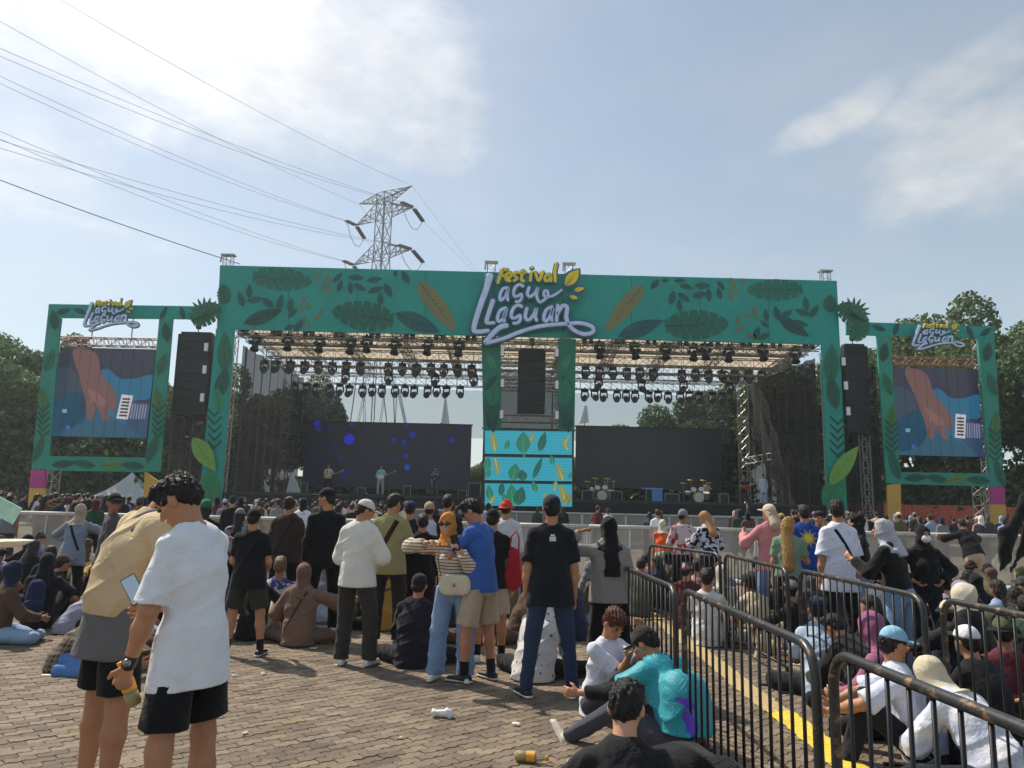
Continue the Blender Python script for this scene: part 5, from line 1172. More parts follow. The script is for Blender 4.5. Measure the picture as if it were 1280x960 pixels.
# ------------------------------------------------------------------ crowd control barriers
pt=mat('black_barrier_paint',(30,30,32),.38,.4,kind='metal',c2=(112,84,62)); ptb=mat('black_bar_paint',(24,24,26),.45,.3,spec=.5); top_=mat('worn_rail_paint',(62,62,62),.36,.5,kind='metal',c2=(150,118,90),w0=.56)
def barrier():
    t=thing('crowd_barrier','x','barrier'); L_=2.06; H_=1.08; r=.13; zb=.17
    def arc(cx_,cz,a0,a1): return [(cx_+r*math.cos(R(a)),0,cz+r*math.sin(R(a))) for a in np.linspace(a0,a1,7)]
    fr=[(0,0,.02),(0,0,.5),(0,0,H_-r)]+arc(r,H_-r,180,90)[1:]+[(L_*.33,0,H_),(L_*.66,0,H_)]+arc(L_-r,H_-r,90,0)+[(L_,0,.5),(L_,0,.02)]
    MB().tube(fr,.0205,10).build('tube_frame',top_,t,smooth=True); MB().tube([(0,0,zb),(L_,0,zb)],.0155,8).build('bottom_rail',pt,t,smooth=True)
    b0=None
    for i in range(1,16):
        x=L_*i/16
        if b0 is None: b0=MB().tube([(0,0,zb),(0,0,H_-.012)],.0082,6).build('upright_bar',ptb,t,smooth=True); b0.location=(x,0,0)
        else: b=b0.copy(); col.objects.link(b); b.parent=t; b.location=(x,0,0)
    for x in(.10,L_-.10):
        MB().box((x-.022,-.27,0.004),(x+.022,.27,.014)).box((x-.02,-.01,.01),(x+.02,.01,zb)).build('foot',pt,t)
    for z in(.42,.82): MB().tube([(-.035,0,z),(-.035,.0,z-.07)],.009,6).build('hook',pt,t)
    return t
def place(o,p0,p1,lb,g='black steel crowd barriers'):
    d=Vector(p1)-Vector(p0); o.location=(p0[0],p0[1],0); o.rotation_euler=(0,0,math.atan2(d.y,d.x)); o['label']=lb; o['group']=g
b=barrier(); place(b,(1.20,5.18),(1.25,3.12),'black barrier crossing the photo just right of centre, nearer yellow line, second in line')
B=[((1.06,7.32),(1.16,5.27),'black barrier behind the woman in black headscarf, farthest of the near line'),((1.29,3.05),(1.40,1.0),'nearest black barrier with worn paint at the lower right edge'),
 ((2.12,11.35),(2.62,9.35),'black barrier below the woman with ginger hair, farthest of the far line'),((2.66,9.28),(2.66,7.22),'black barrier in front of the person in pink, second of far line'),((2.74,7.12),(2.76,5.06),'black barrier in front of the woman in grey headscarf, third of far line'),((2.84,4.98),(2.95,2.92),'black barrier at the right photo edge, nearest of the far line'),
 ((2.98,2.8),(3.05,.74),'black barrier outside the right photo edge of the far line')]
for p0,p1,lb in B[:-1]: place(dup(b),p0,p1,lb)
# white mesh barricades
wm_s=mat('white_frame_paint',(188,186,180),.5,kind='metal',c2=(140,120,100)); gauze=mat('barricade_mesh',(178,172,162),.7,kind='gauze',o=.58)
def mojo(w_=1.9,h_=1.18):
    t=thing('stage_barricade','x','barrier'); MB().tube([(0,0,.03),(0,0,h_)],.028,6).tube([(w_,0,.03),(w_,0,h_)],.028,6).tube([(0,0,h_),(w_,0,h_)],.04,8).tube([(0,0,.1),(w_,0,.1)],.028,6).build('frame',wm_s,t,smooth=True)
    MB().tube([(w_/2,.0,.1),(w_/2,.0,h_)],.018,6).build('middle_post',wm_s,t,smooth=True)
    mk('mesh_sheet',[(.02,.02,.12),(w_-.02,.02,.12),(w_-.02,.02,h_-.02),(.02,.02,h_-.02)],[(0,1,2,3)],gauze,t,smooth=False)
    for x in(.05,w_-.05): MB().tube([(x,.02,h_-.1),(x,.95,.06)],.022,6).build('back_brace',wm_s,t)
    MB().box((0,-.45,.008),(w_,.95,.03)).build('tread_plate',wm_s,t)
    return t
m0=mojo(); n_=0
for i in range(17):
    o=m0 if i==0 else dup(m0); x=-15.6+i*1.94; y=17.6-.02*i+(.0 if x<0 else 0); o.location=(x,y,0); o.rotation_euler=(0,0,random.uniform(-.02,.02)); o['label']='white mesh barricade panel, %s from the left in the nearer barricade row'%(ORD+['seventeenth'])[i]; o['group']='nearer row of white mesh barricades'
O2=ORD+['seventeenth','eighteenth','nineteenth','twentieth']
for i in range(20):
    o=dup(m0); o.location=(-20+i*1.94+ (0),33.4,0); o.scale=(1,1,1.12); o['label']='white mesh barricade panel, %s from the left in the row before the stage'%O2[i]; o['group']='row of white mesh barricades before the stage'

# ------------------------------------------------------------------ the people one can tell apart
K=dict
def stand(u,vh,Y,yaw,label,near=False,vox=None,dz=0.,hgt=None,foot=None,**p):
    if foot: Y=PZ(foot[0],foot[1]).y
    q=PY(u,vh,Y); p['h']=hgt or min(1.86,max(1.48,q.z+dz)); x=p.pop('x',q.x)
    v_=vox or (.0068 if Y<4.6 else .0105 if Y<9.5 else .014 if Y<15 else .022)
    return person(p,Vector((x,Y,0)),yaw,label,v_,near)
def sit(u,v,yaw,label,near=False,vox=None,Y=None,group=None,**p):
    g=PZ(u,v) if Y is None else Vector((PY(u,(PZ(u,v).z if 0 else min(v,950)),Y).x,Y,0)); p.setdefault('pz',.13)
    return person(p,Vector((g.x,g.y,0)),yaw,label,vox or (.008 if g.y<5.5 else .0125 if g.y<9.5 else .018),near,group)
WHT=(222,224,230); DEN=(52,66,92); KHA=(176,158,134)
whs=mat('white_shoe',(222,220,214),.5,kind='rough'); bks=mat('black_shoe',(24,24,26),.5,kind='rough'); beige=(202,178,142)
def held(name,label,cat,M,build): 
    t=thing(name,label,cat); t.matrix_world=M; build(t); return t
def frame_at(W,pt,d=(0,0,1),f=(0,1,0)):
    d=nrm(d); f=np.asarray(f,float); f=nrm(f-d*(f@d)); x=np.cross(f,d); m=Matrix(((x[0],f[0],d[0],pt[0]),(x[1],f[1],d[1],pt[1]),(x[2],f[2],d[2],pt[2]),(0,0,0,1))); return W@m
# -- foreground pair
r,J,md,W,hd=stand(259,603,3.65,70,'young man in loose white t-shirt and black shorts with bowed head, nearest at left',near=True,dz=.06,shirt=fab(WHT),shirtname='t_shirt',hem=.20,sleeve=.92,sloose=.022,loose=.020,flare=.012,sw=.92,fat=.90,fold=.007,ff=1.1,neck=.066,
    trousers=fab((22,22,25)),leglen=.40,wide=.02,hair='short',hairmat=hairm((24,19,17)),lean=3,hunch=10,hpitch=40,hyaw=18,skin=1,shoes=whs,arms=[((-.22,.10,-1),(-.02,.34,-1)),((.20,.25,-1),(-.2,.9,-.2))],hands=[K(n=(.6,.7,.1),curl=1.05,d=(0,.25,-1)),None],
    extra=[lambda J,g,h,hn,p:[('wrist_watch',bake([CN(J['arm'][0][1]+(J['arm'][0][2]-J['arm'][0][1])*.90,J['arm'][0][1]+(J['arm'][0][2]-J['arm'][0][1])*.99,.034,.033,None)],.005,.004,0,0,subs=[]),mat('black_strap',(24,22,22),.4,kind='rough'),None),
        ('watch_face',bake([CN(J['arm'][0][2]-nrm(J['arm'][0][3])*.014+A(-.024,-.012,0),J['arm'][0][2]-nrm(J['arm'][0][3])*.014+A(-.034,-.018,0),.019,.019,None)],.004,.002),mat('watch_steel',(140,138,132),.25,.9),'wrist_watch')]])
a,e,w_,fa=J['arm'][0]; pc,pn,d=hd[0]
def bottle(t):
    MB().lathe([(0,0),(.028,.002),(.031,.01),(.031,.06),(.029,.065),(.031,.07),(.031,.13),(.022,.165),(.014,.178),(.0135,.196)],n=20).build('bottle_body',mat('clear_plastic',(226,226,206),.12,kind='glass'),t,smooth=True)
    MB().lathe([(.0,.004),(.026,.006),(.028,.07),(0,.07)],n=16).build('drink',mat('yellow_drink',(214,196,112),.3),t,smooth=True)
    MB().lathe([(.0316,.072),(.0318,.125)],n=20).build('bottle_label',mat('orange_label',(228,160,52),.5,kind='rough'),t,smooth=True); MB().lathe([(.0155,.19),(.0155,.208),(.0,.208)],n=16).build('cap',mat('bottle_cap',(224,152,44),.4),t,smooth=True)
held('drink_bottle','small bottle of pale yellow drink hanging from the hand of the white t-shirt man','bottle',frame_at(W,pc+pn*.036+A(.045,-.03,-.15),(-.30,.28,1),(0,1,0)),bottle)
r,J,md,W,hd=stand(176,604,4.25,-42,'man in beige jacket and grey shirt bowed over a phone behind the white t-shirt man',near=True,dz=.13,x=-2.17,fat=.9,sw=.93,shirt=fab((104,104,106)),hem=.24,sleeve=.9,trousers=fab((22,22,25)),leglen=.44,wide=.015,hair='curly',hairmat=hairm((30,23,20)),lean=9,hunch=20,hpitch=42,hyaw=-22,skin=1,shoes=whs,
    arms=[((-.45,-.10,-1),(-.12,.05,-1)),((.3,.35,-1),(-.55,.9,.45))],hands=[None,K(n=(-.2,-.3,1),curl=.7)],
    extra=[lambda J,g,h,hn,p:[('jacket',bake(list(g['torso'][:5])+[CN(J['pel']+J['U']*.30,J['pel']+J['U']*.02,.145,.165,(J['Fp'],.85)),CN(J['pel']+J['U']*.04,J['pel']-J['U']*.05,.165,.130,(J['Fp'],.85)),CN(J['arm'][0][0],J['arm'][0][1],.070,.074),CN(J['arm'][0][1],J['arm'][0][2]+J['arm'][0][3]*.10,.074,.050,None,.99),CN(J['arm'][1][0],J['arm'][1][1],.070,.070),CN(J['arm'][1][1],J['arm'][1][2],.068,.046,None,.95)],h,.035,.024,.011,.75,subs=[(CN(J['nb'],J['H'](0,-.02,.05),.068,.068),0,.008),(CN(J['pel']+J['Fp']*.2,J['chest']+J['F']*.22,.07,.06),0,.02)],planes=[(J['pel']-J['U']*.03,-J['U'])],ph=2.),fab(beige),None),
      ('jacket_collar',bake([CN(J['nb']-J['F']*.01-J['U2']*.02,J['nb']+J['U2']*.045,.083,.070)],h,.01,0,.002,1,subs=[(CN(J['nb']-J['U2']*.1,J['nb']+J['U2']*.2,.064),0,.004),(EL(J['nb']+J['F']*.1,(.05,.06,.09)),0,.01)],planes=[(J['nb']+J['U2']*.035,J['U2'])]),fab(beige),'jacket')]])
def phone(t):
    MB().box((-.036,-.004,-.075),(.036,.004,.075)).build('phone_body',mat('phone_case',(20,20,22),.3,kind='rough'),t); MB().box((-.033,-.0052,-.070),(.033,-.0042,.070)).build('phone_screen',mat('phone_glow',(150,172,188),.2,kind='emit',s=.55),t)
pp=PY(167,737,3.85); t=held('mobile_phone','mobile phone with lit pale screen held between the two bowed men','phone',Matrix.Translation(pp)@Matrix.Rotation(R(24),4,'Z')@Matrix.Rotation(R(-32),4,'Y')@Matrix.Rotation(R(-20),4,'X'),phone)
# -- person cut by the left edge
r,J,md,W,hd=stand(-48,600,4.0,150,'person mostly outside the left edge holding up a pale plastic bowl',near=False,vox=.009,shirt=fab((206,190,160)),hem=.2,sleeve=.35,trousers=fab((226,214,186)),wide=.05,hair='long',hairlen=.2,skin=0,shoes=whs,fem=1,arms=[((-.42,.12,-1),(-.10,.18,1)),((.3,.1,-1),(.1,.3,-1))],hands=[K(n=(.3,.2,.6),curl=.3,d=(-.15,.3,1)),None])
q=PY(8,684,3.85); t=thing('plastic_bowl','clear shallow plastic bowl at the left photo edge','bowl',q); MB().lathe([(.0,0),(.06,.002),(.115,.03),(.12,.034),(.113,.036),(.058,.008),(0,.006)],n=24).build('bowl_shell',mat('clear_bowl',(226,220,200),.2,kind='rough',f=3),t,smooth=True)
q=PY(-2,640,3.9); t=thing('paper_fan','small pale green paper fan raised at the left photo edge','fan',q); MB().box((-.11,-.003,-.02),(.10,.003,.07),M=Matrix.Rotation(R(25),4,'Y')).build('fan_sheet',mat('pale_green_card',(176,214,196),.7,kind='rough'),t); MB().box((-.012,-.004,-.16),(.012,.004,-.02)).build('fan_stick',mat('white_stick',(220,220,216),.5),t)
# -- row of standing people, left to right
stand(144,617,8.7,-62,'man in grey shirt, black cap and sunglasses turning to look back by the barricade',face=1,near=True,vox=.011,shades=1,shirt=fab((76,76,80)),sleeve=.8,trousers=fab(BLK),cap=fab(BLK),hair='short',skin=2,shoes=bks,hyaw=-80)
stand(97,629,10.5,8,'woman in pale blue grey top with beige headscarf leaning on the barricade at left',fem=1,shirt=fab((122,132,146)),sleeve=1.9,flare=.03,hem=.2,trousers=fab(BLK),scarf=fab((168,150,134)),drape=.10,arms=[((-.7,.5,-.5),(.1,.9,.1)),((.8,.4,-.35),(.5,.9,.1))],lean=14,extra=[sling(fab(BLK),-1,.016)])
stand(258,625,9.6,12,'person in black with a green beanie, an arm of a neighbour across the back',fem=1,shirt=fab((24,26,30)),sleeve=1.9,hem=.2,trousers=fab(BLK),cap=fab((48,104,74)),capkind='beanie',hair='long',hairlen=.05)
stand(236,640,9.9,10,'person in bright blue t-shirt with arm round the green beanie person',shirt=fab((34,70,160)),trousers=fab(BLK),hair='short',shoes=bks,arms=[None,((1,-.05,-.15),(1,-.1,-.25))])
stand(318,636,8.2,4,'man in black t-shirt and black cap with cross body strap and dark olive shorts',foot=(318,820),shirt=fab((20,20,23)),hem=.16,trousers=fab((50,52,44)),leglen=.44,wide=.012,cap=fab((22,22,24)),hair='short',skin=1,shoes=bks,socks=fab((30,30,32)),extra=[sling(fab((38,38,40)),1)],arms=[((-.18,.12,-1),(.25,.75,-.5)),((.18,.12,-1),(-.25,.75,-.5))],legs=[((-.17,.02,-1),(-.08,-.05,-1)),((.17,.02,-1),(.08,-.05,-1))],fat=1.08)
stand(300,640,10.6,6,'person in grey cap standing behind the man in black t-shirt with dark shorts',cap=fab((120,122,128)),hair='long',hairlen=.12,shirt=fab((150,150,156),pat='blotch',c2=(60,60,66)),sleeve=1.5,trousers=fab(BLK))
stand(362,621,9.9,3,'person in dark brown loose top and black trousers seen from behind',fem=1,shirt=fab((58,44,38)),sleeve=1.85,sloose=.03,loose=.035,hem=.1,trousers=fab((22,22,24)),hair='bun',hairmat=hairm((56,36,26)),shoes=bks,fat=1.12,extra=[sling(fab(BLK),1)],hpitch=10)
stand(411,611,9.1,22,'slim man in black long sleeves and black cap looking left',face=1,foot=(411,800),shirt=fab((20,20,23)),sleeve=1.9,trousers=fab((19,19,22)),cap=fab((22,22,24)),hair='short',skin=1,shoes=bks,hyaw=55,fat=.92)
stand(452,624,7.85,-12,'person in white sweatshirt, white cap and dark grey trousers with white shoes',foot=(455,832),shirt=fab((216,214,206)),sleeve=1.8,sloose=.035,loose=.034,hem=.14,flare=.015,trousers=fab((54,52,50)),wide=.022,cap=fab((206,200,188)),hair='short',skin=1,shoes=whs,hyaw=-48,hpitch=22,arms=[((-.25,.2,-1),(.2,.9,-.1)),((.3,.25,-1),(-.3,.9,.2))],legs=[((-.05,.02,-1),(-.03,-.05,-1)),((.16,.06,-1),(.05,-.04,-1))],near=True)
stand(491,617,8.95,-6,'man in olive beige t-shirt and dark trousers with a brown shoulder strap',foot=(490,806),shirt=fab((150,140,98)),hem=.15,loose=.026,trousers=fab((46,42,38)),wide=.02,hair='short',skin=1,shoes=mat('grey_shoe',(120,116,108),.6,kind='rough'),extra=[sling(fab((44,30,24)),1,.028)],hyaw=-30,hpitch=14,arms=[None,((.3,.15,-1),(-.3,.8,-.1))])
stand(513,627,10.4,0,'person in navy cap and dark purple top, partly behind others left of centre',shirt=fab((36,30,46)),sleeve=1.7,hem=.18,trousers=fab(BLK),cap=fab((34,44,72)),hair='short',shoes=bks)
stand(537,628,11.0,5,'person in tan flat hat and white top standing behind the woman in stripes',shirt=fab((196,202,214)),sleeve=1.8,trousers=fab((50,28,36)),cap=fab((172,150,120)),capkind='beanie',hair='short',shoes=bks)
stand(560,619,11.0,-8,'black haired man in dark shirt behind the woman with orange headscarf',shirt=fab((34,34,38)),trousers=fab(BLK),hair='short',shoes=bks)
stand(529,645,9.2,10,'person with black hair in black top, close behind the striped sleeve',shirt=fab((20,20,24)),sleeve=1.9,hem=.2,trousers=fab((44,26,34)),hair='short',shoes=bks)
# couple
r,J,md,W,hd=stand(566,640,7.4,176,'woman in striped cream top, orange headscarf, sunglasses and light blue cargo jeans facing the camera',near=True,vox=.010,foot=(545,850),x=-.50,fem=1,shirt=fab((214,202,182),pat='stripe',c2=(98,74,84),f=34),sleeve=1.9,sloose=.018,hem=.0,neck=.0,flare=-.01,trousers=fab((122,146,182)),wide=.035,scarf=fab((198,128,58)),drape=.07,shades=1,skin=0,shoes=whs,side=8,hyaw=-12,hpitch=6,hroll=-4,fat=1.02,
    arms=[((-.25,.45,-.75),(.35,.7,.75)),((1.,.30,.02),(-.95,.60,.22))],hands=[K(n=(.8,.3,.2),curl=.7),K(n=(-.2,.5,-.8),curl=.8)],legs=[((-.10,.04,-1),(-.03,-.04,-1)),((.13,.02,-1),(.06,-.04,-1))])
s=J['s']
def crossbag(t):
    m=fab((206,196,172)); o=mk('bag_body',*bake([CN((-.085,0,0),(.085,0,0),.062,.062,(A(0,1,0),.55)),CN((-.085,0,-.05),(.085,0,-.05),.062,.062,(A(0,1,0),.55))],.007,.02,0,.002,2),m,t); mk('bag_flap',*bake([CN((-.085,-.014,.02),(.085,-.014,.02),.055,.055,(A(0,1,0),.42))],.007,.01,0,.001,2),m,t); MB().tube([(0,-.05,-.03),(0,-.058,-.005)],.012,8).build('bag_clasp',mat('brass',(170,140,80),.3,.9),t)
B0=W@Vector(J['pel']+A(-.03,.185,.055)); tb=thing('shoulder_bag','cream leather cross body bag on the hip of the woman in stripes','bag',B0,R(-6)); crossbag(tb)
a_=J['pel']+A(.10,.20,.08); pr=[]; pts=[J['pel']+A(.09,.17,.07),J['chest']+A(.09,.15,-.09),J['chest']+A(.10,.185,.02),J['nb']+A(.09,.10,-.06),J['nb']+A(.07,.0,.0)]
mk('bag_strap',*bake([CN(pts[i],pts[i+1],.007) for i in range(4)],.006,.004),fab((128,104,84)),r)
held('mobile_phone','dark mobile phone between the raised hands of the couple','phone',frame_at(W,hd[0][0]+A(.03,.035,.05),(.25,.1,1),(0,1,0)),phone)
r,J,md,W,hd=stand(588,621,7.25,58,'man in blue t-shirt and khaki shorts bending his head beside the woman in stripes',near=True,vox=.010,foot=(592,852),x=-.25,face=1,shirt=fab((58,98,170)),sleeve=.82,hem=.12,loose=.016,trousers=fab(KHA),leglen=.47,wide=.02,hair='short',skin=1,shoes=bks,socks=fab((24,24,26)),sole=mat('rubber_sole',(190,188,180),.7,kind='rough'),shades=1,hpitch=32,hyaw=12,lean=3,hunch=6,
    arms=[((-.2,.6,-.75),(.12,1,.10)),((.3,.35,-.9),(-.25,.9,.35))],hands=[K(n=(.9,0,.3),curl=.8),K(n=(-.8,0,.3),curl=.6)],legs=[((-.07,.16,-1),(-.02,.02,-1)),((.10,-.02,-1),(.03,-.10,-1))])
r,J,md,W,hd=stand(616,637,8.6,-8,'person in black t-shirt with red trim and beige shorts behind the blue t-shirt man',foot=(621,828),shirt=fab((24,24,28)),hem=.12,trousers=fab((178,164,142)),leglen=.46,wide=.012,cap=fab((22,22,24)),hair='short',skin=1,shoes=whs,socks=fab((26,26,28)),arms=[None,((.2,.05,-1),(.1,.25,-1))])
def tote(c):
    def f(t): mk('bag_body',*bake([CN((0,0,-.02),(0,0,-.30),.07,.10,(A(0,1,0),.5))],.012,.02,0,.010,1.3),fab(c),t); MB().tube([(-.05,0,0),(-.03,0,.16),(.02,0,.22),(.05,0,.15),(.05,0,0)],.009,6).build('bag_handle',fab(c),t,smooth=True)
    return f
held('tote_bag','red cloth bag hanging at the side of the person in beige shorts','bag',frame_at(W,J['sh'][1]+A(.10,-.03,-.12)),tote((168,38,50)))
stand(633,626,10.2,-14,'person in orange red bucket hat and pale shirt right of the blue t-shirt man',shirt=fab((196,196,198)),sleeve=1.3,trousers=fab((120,106,84)),cap=fab((204,66,48)),capkind='bucket_hat',hair='short',skin=1,shoes=bks)
r,J,md,W,hd=stand(690,619,6.74,2,'man in dark navy t-shirt, cap and dark blue jeans standing with feet apart',near=True,vox=.010,foot=(690,872),shirt=fab((24,26,34)),shirtname='t_shirt',sleeve=.85,sloose=.02,hem=.17,loose=.022,trousers=fab((44,56,82)),cap=fab((38,38,52)),capback=0,hair='short',skin=1,shoes=bks,sole=mat('rubber_sole',(222,220,214),.7,kind='rough'),extra=[sling(fab((30,30,34)),-1,.013,hip=.14)],legs=[((-.14,.02,-1),(-.13,-.02,-1)),((.14,.02,-1),(.13,-.02,-1))],feet=[(-.5,1,0),(.3,1,0)],fat=1.03)
# little print below the collar
MB().box((-.028,-.004,-.03),(.028,.0,.008)).box((-.018,-.004,.012),(.018,0,.028)).build('back_print',mat('white_print',(210,210,214),.7),r,loc=tuple(J['nb']+A(-.0,-.128,-.085)))
r,J,md,W,hd=stand(765,646,6.9,6,'woman in black headscarf, grey top and black trousers shading her eyes with one hand',near=True,vox=.011,Y_=0,fem=1,shirt=fab((134,128,124)),sleeve=1.85,sloose=.03,loose=.03,hem=.08,flare=.02,trousers=fab((20,20,22)),wide=.02,scarf=fab((22,21,23)),drape=.06,tail=.34,shoes=whs,hyaw=0,lean=4,arms=[((-.9,.30,.02),(.55,.45,.72)),((.2,.15,-1),(-.25,.7,-.5))],fat=1.08,hands=[K(n=(.1,-.3,-1),curl=.2,d=(.9,.3,.2)),None],x=.93)
# -- right lane
stand(822,637,20.5,8,'small person in white shirt standing beyond the first barricade row',shirt=fab((220,222,228)),trousers=fab(DEN),hair='short',shoes=bks)
stand(812,640,20.9,-10,'person in dark top beside the distant white shirt',shirt=fab((60,70,92)),trousers=fab(DEN),hair='long',hairlen=.1,shoes=bks)
stand(853,637,13.0,-10,'person in grey beanie and red and white checked top by the barricade',face=1,hyaw=-40,shirt=fab((196,186,186),pat='blotch',c2=(176,60,56),f=7),sleeve=1.7,trousers=fab(BLK),cap=fab((128,130,134)),capkind='beanie',hair='short',skin=2,shoes=bks,arms=[((-.3,.3,-1),(.5,.8,.2)),((.3,.1,-1),(-.6,.7,.2))])
r=stand(887,638,12.2,16,'woman with long ginger hair and black and white patterned top by the barricade',fem=1,shirt=fab((200,200,206),pat='blotch',c2=(30,34,56),f=14,t=.5),sleeve=1.75,sloose=.03,loose=.03,hem=.0,trousers=fab(BLK),hair='long',hairlen=.12,hairmat=hairm((150,88,44),c2=(196,148,96)),shoes=bks,hpitch=24,hyaw=40,lean=8,arms=[((-.3,.5,-.8),(.2,.9,.1)),((.4,.3,-.9),(-.4,.8,.2))])
r=stand(829,671,14.3,-6,'short person in cream headscarf and bright orange vest behind the first barrier',hgt=1.42,shirt=fab((226,92,40)),sleeve=.2,hem=.0,trousers=fab((182,178,166)),scarf=fab((204,196,174)),drape=.05,skin=1,shoes=bks,lean=16)
stand(962,631,10.4,6,'person in pink long sleeves and cream cap with blue jeans by the barricade',fem=1,shirt=fab((206,134,138)),sleeve=1.9,sloose=.025,loose=.03,hem=.12,trousers=fab((106,130,176)),wide=.02,cap=fab((206,188,166)),hair='long',hairlen=.0,hairmat=hairm((186,164,142)),shoes=whs,capback=0,hyaw=20,arms=[((-.6,.4,-.7),(.3,.9,.6)),((.3,.2,-1),(-.3,.8,0))])
stand(984,646,9.6,-22,'woman with long blonde dyed hair and green t-shirt beside the pink top',fem=1,shirt=fab((118,140,118)),trousers=fab(BLK),hair='long',hairlen=.40,hairmat=hairm((60,42,30),c2=(206,156,84)),skin=1,shoes=bks,hyaw=-40,arms=[None,((.3,.25,-1),(-.1,.9,.1))],hpitch=8)
r,J,md,W,hd=stand(1005,632,10.7,-4,'man in blue t-shirt with a yellow sun print on the back',shirt=fab((32,70,150)),shirtname='t_shirt',sleeve=.9,hem=.2,loose=.03,trousers=fab(BLK),hair='short',skin=1,shoes=bks,fat=1.1)
# sun print wrapped on the shirt back
def sunprint(t,parent,J):
    me=t.data; bv=BVHTree.FromPolygons([v.co for v in me.vertices],[p.vertices[:] for p in me.polygons]); c=J['chest']+A(.0,0,.02); mbs=MB(); n=48
    def proj(x,z):
        h_=bv.ray_cast(Vector((c[0]+x,c[1]-1,c[2]+z)),Vector((0,1,0))); return Vector((c[0]+x,(h_[0].y if h_[0] else c[1]-.15)-.005,c[2]+z))
    R0=[proj(.055*math.cos(a*2*math.pi/n),.055*math.sin(a*2*math.pi/n)) for a in range(n)]; b0=proj(0,0); v=[b0]+R0; f=[(0,1+i,1+(i+1)%n) for i in range(n)]
    mbs.add(v,f,0)
    for k in range(20):
        a=k*2*math.pi/20; L_=.145 if k%2==0 else .10; d=Vector((math.cos(a),math.sin(a))); nn=Vector((-d.y,d.x))*.008
        q0=proj(d.x*.058+nn.x,d.y*.058+nn.y); q1=proj(d.x*.058-nn.x,d.y*.058-nn.y); mid0=proj(d.x*L_*.7+nn.x*.6,d.y*L_*.7+nn.y*.6); mid1=proj(d.x*L_*.7-nn.x*.6,d.y*L_*.7-nn.y*.6); q2=proj(d.x*L_,d.y*L_); mbs.add([q1,q0,mid0,mid1,q2],[(0,1,2,3),(3,2,4)],0)
    mbs.build('sun_print',mat('yellow_print',(222,200,60),.7),parent)
sunprint(md['t_shirt'],r,J)
stand(1023,640,12.0,150,'dark haired person in maroon top looking back between blue and white shirts',face=1,near=True,vox=.014,shirt=fab((96,38,44)),trousers=fab(BLK),hair='short',skin=1,shoes=bks,hyaw=20)
stand(1046,626,8.55,10,'man in white t-shirt with a black strap across the back, right of the sun print',near=True,shirt=fab((216,218,232)),sleeve=.92,sloose=.035,loose=.034,hem=.2,flare=.01,trousers=fab(BLK),hair='short',skin=1,shoes=bks,hyaw=-30,extra=[sling(fab((22,22,25)),-1,.016)],fat=1.1)
stand(1072,643,9.3,60,'woman in black headscarf and black top in profile behind the grey headscarf woman',face=1,near=True,vox=.012,fem=1,skin=0,shirt=fab((24,24,26)),sleeve=1.9,hem=.0,trousers=fab((134,152,178)),scarf=fab((22,22,24)),shoes=bks,arms=[((-.3,.3,-.9),(.3,.8,-.2)),((.3,.3,-.9),(-.4,.8,-.1))],hyaw=20)
stand(1117,649,7.6,42,'woman in light grey headscarf, black top and light jeans near the far barrier line',near=True,fem=1,shirt=fab((24,24,26)),sleeve=1.9,sloose=.02,hem=.0,trousers=fab((124,150,180)),wide=.015,scarf=fab((172,172,180)),drape=.12,tail=.16,shoes=whs,lean=6,hunch=8,hyaw=20,arms=[((-.4,.45,-.8),(.3,.8,.5)),((.35,.3,-.9),(-.4,.7,-.1))],fat=1.05)
stand(1152,657,8.4,176,'person in black jacket and white face mask facing the camera with hands on hips',face=1,near=True,vox=.011,skin=1,shirt=fab((22,22,25)),sleeve=1.9,sloose=.022,loose=.024,hem=.05,trousers=fab((30,34,54)),scarf=fab((24,22,24)),drape=.02,mask=mat('white_mask',(222,224,228),.8,kind='rough'),shoes=bks,arms=[((-.75,-.15,-.8),(.6,.35,-.45)),((.75,-.15,-.8),(-.6,.35,-.45))],fem=1,extra=[])
stand(1214,645,14.6,6,'person in black hoodie leaning forward on the barricade at right',shirt=fab((22,22,25)),sleeve=1.9,sloose=.03,loose=.04,hem=.05,trousers=fab((188,170,146)),hair='short',skin=1,shoes=bks,lean=26,hpitch=20,arms=[((-.8,.5,-.3),(.2,1,.1)),((.7,.6,-.3),(-.3,1,.0))],fat=1.1)
# person at right photo edge
r,J,md,W,hd=stand(1300,598,4.1,62,'person in long black headscarf and blue white tie dye top at the right photo edge',vox=.009,x=3.17,fem=1,hgt=1.70,shirt=fab((150,168,214),pat='soft',c2=(226,222,222),f=6),shirtname='tie_dye_top',sleeve=1.8,sloose=.05,loose=.05,hem=.3,flare=.03,trousers=fab(BLK),scarf=fab((24,25,24)),drape=.40,tail=.5,shoes=whs,fat=1.15,lean=10,hunch=8)
pr=[CN(PY(1296,598,3.95),PY(1262,668,3.9),.028,.046,(A(.2,1,0),.45)),CN(PY(1262,668,3.9),PY(1248,722,3.88),.046,.014,(A(.2,1,0),.5)),CN(PY(1302,610,3.95),PY(1276,690,3.92),.05,.036,(A(-.3,1,0),.4)),CN(PY(1276,690,3.92),PY(1266,712,3.9),.036,.014,(A(-.3,1,0),.4))]
pr=[CN(np.array(q[1])*1.,np.array(q[2])*1.,*q[3:]) for q in pr]
o=mk('hanging_cloth',*bake(pr,.010,.02,0,.014,2.2,ph=1.,stretch=.4),fab((30,31,30))); tag(o,'black cloth hanging down at the right photo edge before the tie dye top','cloth')
